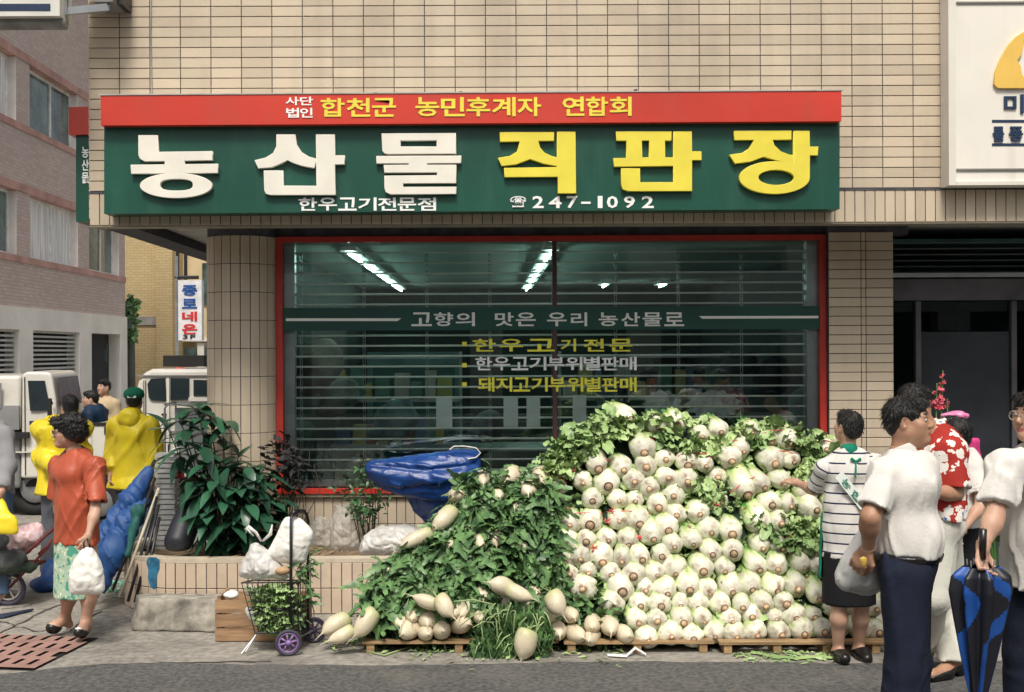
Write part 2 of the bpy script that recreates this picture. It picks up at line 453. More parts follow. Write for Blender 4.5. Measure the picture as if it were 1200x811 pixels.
# soldier course on the beam
bw, bh = .0754, Z_BT - Z_BB - .008
bv, bf = tile_mesh(bw - G_, bh); me_b = mesh('beam_tile', bv, bf, M_tile)
n = int((WX1 - WX0) / bw)
rv, rf = [], []
for c in range(n):
    x = WX0 + (c + .5) * bw
    if x < 4.3: link('beam_tile', me_b, shop, (x, FY, (Z_BT + Z_BB) / 2 - .004))
    else: rv += [(x + a, FY + b, (Z_BT + Z_BB) / 2 - .004 + d) for a, b, d in bv]; rf += [tuple(i + len(rv) - 12 for i in f) for f in bf]
tag(link('beam_tiling', mesh('beam_tiling', np.array(rv) - np.array(org(shop)), rf, M_tile), shop), kind='stuff')
# underside lip tiles of the beam
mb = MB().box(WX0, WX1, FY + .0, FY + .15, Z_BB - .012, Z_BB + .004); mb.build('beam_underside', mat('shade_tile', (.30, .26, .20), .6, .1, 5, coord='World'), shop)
# ---- window wall
WY = 9.9
wz1, wz0 = P(600, 277, WY).z, P(380, 578, WY).z
wx0, wx1 = P(325, 400, WY).x, P(966.5, 400, WY).x
ZC = Z_BB + .09
mb = MB()
mb.box(wx0 - .35, wx0 - .004, WY + .012, WY + .22, 0, ZC)                  # left of the window, behind the column
mb.box(wx0 - .004, wx1 + .7, WY + .012, WY + .22, 0, wz0 - .012)          # below
mb.box(wx0 - .004, wx1 + .7, WY + .012, WY + .2, wz1 + .004, ZC)
mb.build('ground_floor_wall', M_joint, shop)
mb = MB().box(wx0 - .35, wx0 - .15, WY + .225, BY1 - .01, 0, ZC); mb.build('side_wall', M_conc2, shop)
sv, sf = tile_mesh(bw - G_, .2285 - G_); me_s = mesh('sill_tile', sv, sf, M_tile)
hw = wz0 - .03 - .25
k = 0
for r in range(2):
    for c in range(int((wx1 - wx0 + .5) / bw)):
        z = wz0 - .03 - .2285 * (r + .5)
        link('sill_tile', me_s, shop, (wx0 - .3 + (c + .5) * bw, WY + .012, z))
mb = MB().box(wx0 - .3, wx1 + .1, WY - .03, WY + .011, wz0 - .028, wz0 - .004); mb.build('sill', mat('sill_stone', (.5, .43, .34), .6, .1, 5, coord='World'), shop)
# column with curved tiling: a part with sub-parts
cxc, cr = (P(243, 400, 9.9).x + P(325, 400, 9.9).x) / 2, .29
cyc = WY + .02
mb = MB().lathe([(cr - .006, 0), (cr - .006, ZC)], (cxc, cyc, 0), 40); column = mb.build('column', M_joint, shop, True)
na = int(2 * PI * cr / .0775); cth = .2285
vv = []
for j in range(4):
    a = (j / 3 - .5) * (.0775 - .0055) / cr
    vv.append(((cr + .001) * math.sin(a), -(cr + .001) * math.cos(a)))
hh = (cth - G_) / 2
V = [(x, y, z) for z in (-hh, hh) for x, y in vv] + [(x * .975, y * .975, z) for z in (-hh, hh) for x, y in vv]
Fs = [(i, i + 1, i + 5, i + 4) for i in range(3)] + [(8 + i, 9 + i, 1 + i, i) for i in range(3)] + [(4 + i, 5 + i, 13 + i, 12 + i) for i in range(3)] + [(0, 4, 12, 8), (3, 11, 15, 7)]
me_c = mesh('column_tile', V, Fs, M_tile)
for r in range(int(ZC / cth) + 1):
    z = ZC - .10 - (r + .5) * cth
    if z < .3: break
    for c in range(na):
        a = 2 * PI * c / na
        if math.cos(a) < -.15: continue
        link('column_tile', me_c, column, (cxc, cyc, z), (0, 0, a))
# pillar on the right
py0 = 9.80; pxa, pxb = P(971, 400, py0).x, P(1047, 400, py0).x
mb = MB().box(pxa, pxb, py0 + .006, WY + .01, 0, ZC); pillar = mb.build('pillar', M_joint, shop)
w1 = P(1009, 400, py0).x - pxa; w2 = .04; w3 = pxb - pxa - w1 - w2
for r in range(int(ZC / TH)):
    z = ZC - .08 - (r + .5) * TH
    if z < .05: break
    for i, (w, xo) in enumerate(((w1, w1 / 2), (w2, w1 + w2 / 2), (w3, w1 + w2 + w3 / 2))):
        key = 'pillar_tile%d' % i
        if key not in bpy.data.meshes:
            v_, f_ = tile_mesh(w - G_, TH - G_); mm = mesh(key, v_, f_, M_tile)
        link('pillar_tile', bpy.data.meshes[key], pillar, (pxa + xo, py0, z))
# ---- shop window: red frame, glass, mullion
fr = MB(); fw = .052
fr.box(wx0, wx0 + fw, WY - .05, WY + .05, wz0, wz1); fr.box(wx1 - fw, wx1, WY - .05, WY + .05, wz0, wz1)
fr.box(wx0 + fw, wx1 - fw, WY - .048, WY + .05, wz0, wz0 + .042); fr.box(wx0 + fw, wx1 - fw, WY - .048, WY + .05, wz1 - .045, wz1)
frame = fr.build('window_frame', M_red, shop)
mx = P(650, 400, WY).x
MB().box(mx - .018, mx + .018, WY - .03, WY + .03, wz0 + .052, wz1 - .047).build('mullion', mat('dull_red_bar', (.07, .03, .028), .5, .1, 5, coord='World'), frame)
mb = MB(); mb.box(wx0 + fw + .002, wx0 + fw + .09, WY + .02, WY + .11, wz0 + .055, wz1 - .05); mb.box(wx1 - fw - .09, wx1 - fw - .002, WY + .02, WY + .11, wz0 + .055, wz1 - .05)
mb.box(wx0 + fw + .092, wx1 - fw - .092, WY + .03, WY + .10, wz0 + .055, wz0 + .105)
mb.build('shutter_guide', M_alu, shop)
M_glass = glass_mat('shop_glass', (.955, .985, .98), 1.6)
for a, b in ((wx0 + fw, mx - .018), (mx + .018, wx1 - fw)):
    MB().box(a + .001, b - .001, WY - .004, WY + .004, wz0 + .051, wz1 - .046).build('pane', M_glass, frame)
# roller grille behind the glass
M_bar = mat('grille_rod', (.93, .90, .84), .4, .05, 8, metal=.0, coord='World')
zz = P(500, 568, WY).z + .03; gy = WY + .07
gx0, gx1 = wx0 + fw + .09, wx1 - fw - .09
grille = thing('roller_grille', 'bright horizontal rod roller grille drawn down behind the shop window', 'shutter', (0, gy, 0))
rod = MB().tube([(gx0, 0, 0), (gx1, 0, 0)], .0085, 6); me_rod = mesh('rod', rod.v, rod.f, M_bar, True)
nr = 0; z = zz
while z < wz1 - .05:
    link('rod', me_rod, grille, (0, gy, z)); z += .0863; nr += 1
me_l = None
M_link = mat('link_chain', (.30, .31, .31), .4, metal=.5)
for i in range(9):
    x = P(353 + 73.7 * i, 400, gy).x
    if x > gx1: break
    mb = MB(); z = zz
    for k in range(nr - 1):
        zc = z + .043; mb.box(-.011, -.007, -.006, .006, zc - .033, zc + .033); mb.box(.007, .011, -.006, .006, zc - .033, zc + .033)
        mb.box(-.007, .007, -.005, .005, zc + .024, zc + .033); mb.box(-.007, .007, -.005, .005, zc - .033, zc - .024); z += .0863
    link('link_chain', mesh('link_chain', [(a, b, c) for a, b, c in mb.v], mb.f, M_link), grille, (x, gy, 0))
# ---- interior
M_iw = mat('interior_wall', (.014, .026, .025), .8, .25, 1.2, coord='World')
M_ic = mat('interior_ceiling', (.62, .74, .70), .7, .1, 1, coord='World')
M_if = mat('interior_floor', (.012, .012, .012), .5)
ix0, ix1, iy1 = wx0 - .05, wx1 + .3, 17.3
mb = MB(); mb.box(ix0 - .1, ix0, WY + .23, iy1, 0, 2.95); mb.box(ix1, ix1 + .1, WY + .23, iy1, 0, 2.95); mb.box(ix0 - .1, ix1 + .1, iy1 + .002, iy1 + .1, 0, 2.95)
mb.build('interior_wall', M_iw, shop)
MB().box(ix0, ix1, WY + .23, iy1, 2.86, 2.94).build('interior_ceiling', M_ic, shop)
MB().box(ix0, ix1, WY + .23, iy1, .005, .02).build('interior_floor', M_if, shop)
MB().box(WX0 + .7, ix1 + .3, BY1 + .01, iy1 + .2, 2.96, 3.2).build('rear_roof', M_conc2, shop)
M_tube = mat('lamp_glow', (.62, 1.0, .86), .5, emit=17)
M_white = mat('white_enamel', (.8, .8, .76), .4)
def lamp(x, y, k, lab, ln=1.15, z=2.80):
    t = thing('ceiling_lamp', lab, 'ceiling lamp', (x, y, z), 'fluorescent lamps seen through the shop window')
    MB().box(x - .07, x + .07, y - ln / 2, y + ln / 2, z + .02, z + .056).build('lamp_housing', M_white, t)
    MB().tube([(x, y - ln / 2 + .03, z), (x, y + ln / 2 - .03, z)], .011, 8).build('lamp_tube', M_tube, t, True)
rowx = [P(455, 300, 10.9).x * 0 - 1.18, .56]
nm = ['nearest', 'second', 'third', 'fourth', 'farthest']
for ri, x in enumerate(rowx):
    for k in range(5):
        lamp(x, 10.8 + k * 1.32, k, 'lit fluorescent lamp, %s of the row running back behind the %s half of the window' % (nm[k], ('left', 'middle')[ri]))
for x in (1.55, 2.3):
    lamp(x, 15.6, 0, 'small lit fluorescent lamp deep inside the %s part of the shop' % ('middle' if x < 2 else 'right-hand'), .6)
# dark shapes inside: counter, fridge, crates, hanging posters
M_ct = mat('counter_steel', (.03, .04, .04), .4, .3, 3, coord='World')
t = thing('meat_counter', 'low dark glass-fronted meat counter inside the shop', 'counter', (0, 13, 0))
MB().box(-.9, 2.2, 12.6, 13.3, .02, .9).build('counter_base', M_ct, t); MB().box(-.95, 2.25, 12.55, 13.35, .902, .94).build('counter_top', M_alu, t)
MB().box(-.88, 2.18, 12.62, 12.64, .942, 1.3).build('glass_guard', M_glass, t)
t = thing('display_fridge', 'tall pale display fridge at the back left of the shop', 'fridge', (-.9, 14, 0))
MB().box(-1.4, -.3, 14, 14.6, .02, 1.95).build('cabinet', mat('fridge_teal', (.10, .17, .16), .4, .2, 3, coord='World'), t)
MB().box(-1.33, -.37, 13.985, 13.998, .3, 1.8).build('door', mat('fridge_door', (.05, .10, .10), .15), t)
M_paper = mat('poster_paper', (.80, .82, .80), .7, .06, 4, coord='World')
for i, (a, b, c, d) in enumerate(((511, 530, 466, 501), (590, 607, 465, 500), (617, 633, 465, 500), (671, 687, 463, 497))):
    A = P(a, c, gy - .02); B = P(b, d, gy - .02)
    mb = MB().box(A.x, B.x, gy - .022, gy - .018, B.z, A.z)
    tag(mb.build('notice_card', M_paper), 'pale blank card, %s of the four hung low on the window grille' % ('leftmost', 'second from the left', 'third from the left', 'rightmost')[i], 'card', 'cards hung on the grille')
M_sack = mat('dim_sack', (.22, .25, .25), .8, .35, 5, coord='World')
for i, (px, py, w, h, d, colr) in enumerate(((372, 430, .28, .42, 10.7, (.22, .20, .17)), (462, 490, .30, .34, 10.5, (.14, .24, .25)), (345, 520, .2, .3, 10.6, (.10, .22, .16)),
        (570, 500, .2, .22, 10.5, (.05, .09, .10)), (720, 470, .2, .3, 11.2, (.07, .08, .13)), (850, 470, .28, .24, 10.5, (.16, .14, .21)), (905, 440, .3, .35, 12, (.05, .07, .08)), (945, 480, .22, .42, 10.6, (.10, .22, .22)),
        (870, 425, .25, .2, 12, (.04, .05, .06)), (790, 425, .3, .25, 12.4, (.03, .05, .05)), (400, 465, .25, .3, 11.4, (.25, .27, .24)))):
    c = P(px, py, d); w *= .75; h *= .8
    nm2 = ('brown sack behind the glass at the far left', 'pale blue bundle behind the lower left of the glass', 'green sack low in the left corner of the window', 'small dark bundle behind the low middle cards',
           'navy bundle behind the middle of the window', 'violet bundle behind the lace covers', 'dark bundle deep inside on the right', 'teal bundle at the right end behind the glass', 'black bundle in the right-hand dark of the shop',
           'dark bundle deep behind the lettering', 'grey bundle behind the left half of the grille')[i]
    tag(smesh('wrapped_bundle', [([ell(c, (w, .18, h * .6), k=.05), ell(c + Vector((.05, 0, h * .45)), (w * .6, .14, h * .3), k=.05), ell(c - Vector((.06, 0, h * .5)), (w * .9, .16, h * .3), k=.05)], [])], .035,
              mat('bundle_%d' % i, tuple(v_ * .7 for v_ in colr), .7, .4, 6, coord='World'), None, amp(.05, 11, i)), nm2, 'bundle')
for i, (px, py) in enumerate(((776, 474), (836, 474))):
    c = P(px, py, 10.25); mb = MB(); poly = []
    n = 26
    for k in range(n):
        a = 2 * PI * k / n; r = 1 + (.16 if k % 2 else -.05)
        poly.append((c.x + math.cos(a) * .2 * r * (.75 + .35 * i), c.z + math.sin(a) * .115 * r))
    mb.prism(poly, 10.24, 10.25)
    tag(mb.build('lace_cover', mat('lace_%d' % i, (.5, .52, .53), .8, .2, 20, coord='World')), ('smaller', 'larger')[i] + ' pale scalloped cover behind the glass above the cabbages', 'cover')
for i, (xa_, xb_, yy) in enumerate(((-1.55, -.25, 11.9), (.75, 2.55, 12.1))):
    t = thing('goods_shelf', ('dim shelf of packets in the left half', 'longer dim shelf of packets in the right half')[i] + ' of the shop interior', 'shelf', ((xa_ + xb_) / 2, yy, 0))
    for z_ in (.55, 1.0, 1.45, 1.88): MB().box(xa_, xb_, yy, yy + .35, z_, z_ + .025).build('board', M_alu, t)
    for x_ in (xa_, xb_ - .03): MB().box(x_, x_ + .03, yy + .36, yy + .39, .02, 1.95).build('upright', M_alu, t)
    mb = MB(); cols_ = [mat('goods_%d_%d' % (i, k), c_, .6) for k, c_ in enumerate(((.45, .42, .36), (.30, .10, .07), (.10, .22, .18), (.40, .34, .12), (.12, .16, .28)))]
    for z_ in (.58, 1.03, 1.48):
        x_ = xa_ + .04
        while x_ < xb_ - .16:
            w_ = random.uniform(.06, .15); mb.mt(random.randrange(5)).box(x_, x_ + w_, yy + .02, yy + .25, z_ - .004, z_ + random.uniform(.14, .34)); x_ += w_ + random.uniform(.005, .05)
    tag(mb.build('packed_goods', cols_, t), kind='stuff')
# ---- right-hand entrance: dark shopfront
ex0 = pxb
t = thing('side_shopfront', 'dark glazed entrance with a grey header beside the tiled pillar', 'shopfront', (ex0, 10.1, 0))
M_hd = mat('header_grey', (.10, .095, .105), .5, .2, 4, coord='World')
y = 10.1
def pz(py, d): return P(1100, py, d).z
MB().box(ex0, WX1, y, y + .12, pz(352, y), pz(327, y)).build('header', M_hd, t)
MB().box(ex0, WX1, y - .02, y + .1, pz(325, y), pz(320, y)).build('rail', M_alu, t)
mb = MB()
for k in range(6): mb.box(ex0, WX1, y + .02, y + .03, pz(285 + 7 * k, y), pz(287.5 + 7 * k, y)) if False else mb.tube([(ex0, y + .03, pz(284 + 7 * k, y)), (WX1, y + .03, pz(284 + 7 * k, y))], .006, 5)
mb.build('shutter_rods', mat('dim_rod', (.12, .13, .14), .5, metal=.4), t)
MB().box(P(1073, 400, y).x, P(1079, 400, y).x, y - .01, y + .08, .02, pz(353, y)).build('door_jamb', M_hd, t)
MB().box(P(1185, 400, y).x, P(1191, 400, y).x, y - .01, y + .08, .02, pz(353, y)).build('door_jamb', M_hd, t)
M_dg = glass_mat('dark_glass', (.35, .48, .46), 1.0)
MB().box(P(1080, 400, y).x, P(1184, 400, y).x, y + .03, y + .036, pz(388, y), pz(353, y) - .003).build('pane', M_dg, t)
MB().box(P(1080, 400, y).x, P(1184, 400, y).x, y + .02, y + .05, .1, pz(389, y)).build('door_panel', mat('charcoal_panel', (.035, .04, .048), .25, .2, 2, coord='World'), t)
MB().box(ex0, P(1072, 400, y).x, y + .03, y + .036, .1, pz(353, y) - .003).build('side_pane', M_dg, t)
MB().box(P(1192, 400, y).x, WX1, y + .03, y + .036, .1, pz(353, y) - .003).build('side_pane', M_dg, t)
M_teal = mat('teal_wall', (.05, .16, .14), .7, .3, 2, coord='World')
mb = MB(); mb.box(ex0, WX1, y + 3, y + 3.1, 0, 2.95); mb.box(WX1, WX1 + .1, y - .3, y + 3.1, 0, 2.9); mb.box(ex0 - .12, ex0 - .02, WY + .25, y + 3, 0, 2.9)
mb.box(ex0, WX1, y + .15, y + 3, 2.86, 2.9); mb.build('back_room_wall', M_teal, t)
MB().box(P(1100, 370, y + 1).x, P(1122, 370, y + 1).x, y + 1, y + 1.3, pz(392, y + 1), pz(375, y + 1)).build('shelf_box', M_dark, t)
MB().box(ex0, WX1, WY + .1, y - .02, 0.003, .09).build('door_step', M_conc2, t)

# ================================================================ SIGNS
M_sred = mat('sign_red', (.58, .045, .025), .35, .08, 1.2, coord='World', dirt=((.5, .06, .03), .25, 1.5), streak=((.40, .08, .06), .4, (5, 5, 1)))
M_sgrn = mat('sign_green', (.004, .070, .045), .4, .12, 1.0, coord='World', dirt=((.02, .12, .085), .35, 1.3), streak=((.045, .13, .10), .5, (4, 4, .6)))
M_ivory = mat('letter_ivory', (.80, .77, .67), .4, .04, 5, coord='World')
M_yel = mat('letter_yellow', (.80, .68, .07), .4, .05, 5, coord='World')
M_wht = mat('letter_white', (.88, .88, .85), .5, .03, 5, coord='World')
def curve_obj(name, splines, y, ext, bev, m, parent):
    """splines of (x, z) world points, filled and extruded about the plane y"""
    cu = bpy.data.curves.new(name, 'CURVE'); cu.dimensions = '2D'; cu.fill_mode = 'BOTH'; cu.extrude = ext; cu.bevel_depth = bev; cu.bevel_resolution = 1
    for pts in splines:
        sp = cu.splines.new('POLY'); sp.points.add(len(pts) - 1); sp.use_cyclic_u = True
        for i, (x, z) in enumerate(pts): sp.points[i].co = (x, z, 0, 1)
    o = bpy.data.objects.new(name, cu); COL.objects.link(o)
    o.rotation_euler = (PI / 2, 0, 0)
    dg = bpy.context.evaluated_depsgraph_get(); dg.update()
    me = bpy.data.meshes.new_from_object(o.evaluated_get(dg)); bpy.data.objects.remove(o)
    V = np.empty(len(me.vertices) * 3, dtype=np.float32); me.vertices.foreach_get('co', V); V = V.reshape(-1, 3)
    V = np.stack([V[:, 0], y - V[:, 2], V[:, 1]], 1) - np.array(org(parent))
    me.vertices.foreach_set('co', V.astype(np.float32).ravel()); me.materials.clear(); me.materials.append(m); me.update()
    return link(name, me, parent)
def ellp(cx, cy, rx, ry, a0=0, a1=360, n=36, pw=1.0):
    out = []
    for i in range(n):
        a = math.radians(a0 + (a1 - a0) * i / n); c, s = math.cos(a), math.sin(a)
        out.append((cx + rx * math.copysign(abs(c) ** pw, c), cy + ry * math.copysign(abs(s) ** pw, s)))
    return out
def sign_pts(pts, ox, oy, sc, d):
    return [(P(ox + x / sc, oy + y / sc, d).x, P(ox + x / sc, oy + y / sc, d).z) for x, y in pts]
def box_px(x0, x1, y0l, y0r, y1l, y1r, ya, yb, d=None):
    """sign board from photograph corner pixels (left/right top and bottom), between depths ya..yb"""
    d = ya if d is None else d
    c = [P(x0, y0l, d), P(x1, y0r, d), P(x1, y1r, d), P(x0, y1l, d)]
    mb = MB(); mb.prism([(q.x, q.z) for q in c][::-1], ya, yb); return mb
sign = thing('shop_sign', 'long green shop sign under a red strip with large white and yellow letters', 'shop sign', (0, 8.8, 3.6))
YG, YR = 8.74, 8.66
box_px(122, 984, 147, 142, 250.5, 245, YG, FY - .012).build('green_panel', M_sgrn, sign)
box_px(118, 986, 112, 106.5, 147, 142, YR, FY - .014).build('red_strip', M_sred, sign)
box_px(116.5, 987.5, 110.6, 105.1, 111.9, 106.4, YR - .006, FY - .012, YR).build('cover_plate', mat('cover_plate', (.42, .41, .38), .6, .15, 6, coord='World'), sign)  # pale top edge; plate added to keep red bounce off the tiles
LT = {
 'W1': (140, 150, 4.444, [[(98,38),(195,38),(198,125),(480,121),(482,165),(336,168),(336,189),(508,187),(510,232),(60,236),(58,192),(235,190),(235,170),(128,171),(106,158),(98,140)]], M_ivory),
 'W2': (140, 150, 4.444, [[(818,34),(912,34),(920,85),(945,125),(985,150),(1023,160),(1012,206),(950,195),(905,180),(874,165),(835,185),(790,202),(722,208),(705,168),(760,155),(800,130),(817,95)]], M_ivory),
 'W2b': (140, 150, 4.444, [[(1024,34),(1118,34),(1119,143),(1170,143),(1170,187),(1120,187),(1124,346),(785,347),(762,340),(754,322),(752,222),(848,222),(850,301),(1027,302)]], M_ivory),
 'W3': (400, 140, 4.0, [[(190,66),(535,64),(537,158),(215,160),(200,155),(193,145)], [(275,97),(448,95),(448,127),(275,127)]], M_ivory),
 'W3b': (400, 140, 4.0, [[(165,172),(560,170),(560,202),(400,203),(400,213),(537,213),(537,296),(287,297),(287,317),(537,316),(537,347),(230,349),(208,338),(203,318),(203,264),(450,262),(450,246),(202,247),(200,214),(316,213),(316,203),(165,204)]], M_ivory),
 'Y1': (400, 140, 4.0, [[(745,60),(996,60),(996,97),(922,98),(930,130),(950,155),(985,172),(1011,178),(1011,216),(950,205),(885,183),(820,208),(752,216),(737,180),(790,172),(825,150),(838,100),(745,102)]], M_yel),
 'Y1b': (400, 140, 4.0, [[(1013,58),(1096,58),(1100,344),(1016,344),(1016,266),(766,268),(765,228),(1013,224)]], M_yel),
 'Y2': (690, 140, 4.0, [[(130,57),(387,57),(387,96),(357,97),(357,178),(397,178),(397,215),(120,219),(118,182),(178,181),(178,97),(131,97)], [(248,96),(285,96),(285,178),(250,179)]], M_yel),
 'Y2b': (690, 140, 4.0, [[(399,57),(482,57),(483,150),(527,150),(529,188),(484,188),(484,333),(185,334),(160,325),(154,305),(154,230),(239,230),(240,295),(400,295)]], M_yel),
 'Y3': (690, 140, 4.0, [[(684,54),(950,53),(950,92),(862,93),(870,120),(900,150),(940,165),(961,168),(960,205),(900,195),(822,172),(760,195),(687,205),(665,165),(720,158),(755,135),(778,93),(685,94)]], M_yel),
}
el = ellp(872, 272, 164, 75, 0, 305, 40)
LT['Y3b'] = (690, 140, 4.0, [[(963,54),(1035,54),(1036,128),(1076,128),(1074,166),(1037,166)] + el + [(964, 209)], ellp(880, 271, 85, 37)], M_yel)
LT['W1b'] = (140, 150, 4.444, [ellp(293, 299, 187, 63.5, n=44), ellp(295, 295, 87, 32, n=36, pw=.75)], M_ivory)
for k, (ox, oy, sc, sps, m) in LT.items():
    curve_obj('letter', [sign_pts(p, ox, oy, sc, YG - .05) for p in sps], YG - .022, .017, .003, m, sign)
TXT = {}
def glyph(ch):
    if ch in TXT: return TXT[ch]
    cu = bpy.data.curves.new('g', 'FONT'); cu.body = ch; cu.size = 1.0; cu.extrude = 0; cu.resolution_u = 2
    o = bpy.data.objects.new('g', cu); COL.objects.link(o); dg = bpy.context.evaluated_depsgraph_get(); dg.update()
    me = bpy.data.meshes.new_from_object(o.evaluated_get(dg)); bpy.data.objects.remove(o)
    V = np.array([v.co[:] for v in me.vertices]); TXT[ch] = (V, [tuple(p.vertices) for p in me.polygons])
    return TXT[ch]
def fat_glyph(ch, off):
    key = (ch, off)
    if key in TXT: return TXT[key]
    cu = bpy.data.curves.new('g', 'FONT'); cu.body = ch; cu.size = 1.0; cu.offset = off; cu.extrude = .5; cu.resolution_u = 2
    o = bpy.data.objects.new('g', cu); COL.objects.link(o); dg = bpy.context.evaluated_depsgraph_get(); dg.update()
    me = bpy.data.meshes.new_from_object(o.evaluated_get(dg)); bpy.data.objects.remove(o)
    V = np.array([v.co[:] for v in me.vertices]); TXT[key] = (V, [tuple(p.vertices) for p in me.polygons])
    return TXT[key]
def glyph_px(ch, x0, x1, y0, y1, d, m, parent, t=.006, off=.019, name='character', slope=0.0, tmat=None):
    """one character fitted to a photograph box, a thin raised or printed piece on the plane at depth d"""
    V, Fc = fat_glyph(ch, off)
    lo, hi = V.min(0), V.max(0); w = V.copy(); n = (V - lo) / (hi - lo)
    A = P(x0, y1, d); B = P(x1, y0, d)
    out = np.stack([A.x + (B.x - A.x) * n[:, 0], d - t * n[:, 2], A.z + (B.z - A.z) * n[:, 1]], 1)
    return link(name, mesh(name, out - np.array(org(parent)), Fc, m), parent)
def text_px(s, x0, x1, y0, y1, d, m, parent, fill=.93, **kw):
    n = len(s); w = (x1 - x0) / (n - 1 + fill) if n > 1 else (x1 - x0) / fill
    for i, ch in enumerate(s):
        if ch != ' ': glyph_px(ch, x0 + i * w, x0 + i * w + w * fill, y0, y1, d, m, parent, **kw)
text_px('사단', 335, 367, 113.5, 123.5, YR, M_wht, sign); text_px('법인', 335.5, 366.5, 126.5, 138, YR, M_wht, sign)
text_px('합천군', 376, 464, 115, 137, YR, M_yel, sign); text_px('농민후계자', 487, 634, 114, 136.5, YR, M_yel, sign); text_px('연합회', 659, 740, 113.5, 136, YR, M_yel, sign)
text_px('한우고기전문점', 350, 511, 231.5, 247, YG, M_wht, sign)
glyph_px('☎', 598, 616.5, 230, 244, YG, M_wht, sign)
for ch, a, b in (('2', 624, 637), ('4', 643, 658), ('7', 664, 677), ('1', 700.5, 706), ('0', 711, 724), ('9', 731, 744), ('2', 752, 766)):
    glyph_px(ch, a, b, 229.8, 244, YG, M_wht, sign)
glyph_px('-', 681, 692, 236.5, 239, YG, M_wht, sign)
for a, b in ((330, 110), (440, 109), (745, 105.5), (540, 108)):
    q = P(a, b, 8.8); MB().box(q.x - .012, q.x + .012, 8.80, 8.84, q.z - .01, q.z + .006).build('bracket', M_dark, sign)
# return sign on the side wall
t = thing('return_sign', 'narrow red and green sign end on the left flank of the building', 'sign', (-3.1, 9.0, 3.6))
box_px(80.5, 104.5, 125.5, 125, 158, 157.5, 8.97, 9.6).build('red_strip', M_sred, t)
box_px(89, 107, 158.2, 157.7, 260, 259, 9.0, 9.6).build('green_panel', M_sgrn, t)
for i, ch in enumerate('농산물'): glyph_px(ch, 96, 104, 172 + i * 15, 185 + i * 15, 9.0, M_wht, t, t=.004)
glyph_px('직', 99, 106, 209, 217, 9.0, M_wht, t, t=.004)
# banner and lettering on the glass
ban = thing('window_banner', 'green strip with white lettering across the shop window', 'banner', (0, WY - .01, 2.2))
yb = WY - .037
A = P(334.5, 359.5, yb); B = P(961, 387, yb)
xa, xb = wx0 + fw + .002, wx1 - fw - .002
M_bang = mat('banner_green', (.004, .065, .048), .5, .15, 2, coord='World')
MB().prism([(xa, P(334, 387.5, yb).z), (xb, P(961, 385.5, yb).z), (xb, P(961, 358.5, yb).z), (xa, P(334, 361, yb).z)], yb - .003, yb + .003).build('strip', M_bang, ban)
yt = yb - .0045
for ch, a, b in (('고', 482, 506), ('향', 508.5, 531), ('의', 534, 556.5), ('맛', 580, 602), ('은', 604.5, 628), ('우', 641, 664), ('리', 669, 688), ('농', 701.5, 724), ('산', 728, 750), ('물', 753, 775.5), ('로', 778.5, 801.5)):
    glyph_px(ch, a, b, 366, 382.3, yt, M_wht, ban, t=.002)
def flat(pts, y, m, name, parent):
    q = [(P(a, b, y).x, P(a, b, y).z) for a, b in pts]; return MB().prism(q, y - .002, y).build(name, m, parent)
flat([(335, 376.3), (466, 376.3), (470, 373), (335, 373)], yt, M_wht, 'stripe', ban)
flat([(823, 373.6), (959, 373), (959, 370.2), (819, 370.4)], yt, M_wht, 'stripe', ban)
let = thing('window_lettering', 'three rows of yellow and white letters stuck low on the shop window', 'lettering', (0, WY - .02, 1.9))
yl = WY - .034
M_yl2 = mat('sticker_yellow', (.92, .84, .07), .5); M_wl2 = mat('sticker_white', (.92, .93, .90), .5)
for ch, a, b in (('한', 554, 581), ('우', 585, 613), ('고', 618, 650), ('기', 657, 675), ('전', 684, 708), ('문', 714, 741.5)): glyph_px(ch, a, b, 397, 412, yl, M_yl2, let, t=.002)
text_px('한우고기부위별판매', 557, 746, 418, 434, yl, M_wl2, let, t=.002)
text_px('돼지고기부위별판매', 560, 746, 442, 459, yl, M_yl2, let, t=.002)
for yy in (403, 428, 450.5): flat([(541.5, yy + 2.5), (547, yy + 2.5), (547, yy - 2.5), (541.5, yy - 2.5)], yl, M_yl2, 'bullet', let)
# white billboard, right edge of the picture
YB = 8.79
bb = thing('white_billboard', 'large off-white box sign with a yellow-orange emblem at the right end of the wall', 'billboard', (3.9, 8.7, 4))
M_bb = mat('billboard_white', (.80, .76, .68), .45, .04, 1.5, coord='World', streak=((.55, .50, .43), .5, (7, 7, .35)))
box_px(1119.5, 1420, -160, -160, 213, 212, YB, FY - .02).build('panel', M_bb, bb)
mb = MB(); q0 = P(1111, 217.5, YB); q1 = P(1119.3, 213, YB); q2 = P(1420, -170, YB)
mb.box(q0.x, q1.x - .001, YB - .02, FY - .02, q0.z, q2.z); mb.box(q1.x + .001, q2.x, YB - .02, FY - .02, q0.z, q1.z - .001)
mb.build('frame', mat('billboard_frame', (.70, .67, .60), .4, .05, 2, coord='World'), bb)
mb = MB()
for yy in (3.5, 199): a = P(1120.5, yy, YB); b = P(1420, yy, YB); mb.box(a.x, b.x, YB - .012, YB - .001, a.z - .007, a.z + .007)
mb.build('trim_line', mat('trim_grey', (.2, .19, .17), .5), bb)
M_em = mat('emblem_orange', (.78, .50, .10), .45, .05, 3, coord='World'); M_nav = mat('letter_navy', (.012, .03, .075), .4)
em = [(1163.5, 99), (1165, 85), (1171, 70), (1180, 54), (1189, 44), (1198, 38.5), (1206, 36), (1206, 40), (1199, 44), (1197, 52), (1196, 63), (1190, 72), (1194, 78), (1196, 88), (1200, 95), (1206, 98), (1206, 104), (1168, 104)]
curve_obj('emblem', [[(P(a, b, YB).x, P(a, b, YB).z) for a, b in em]], YB - .014, .010, .002, M_em, bb)
em2 = [(2 * 1213 - a, b) for a, b in em][::-1]
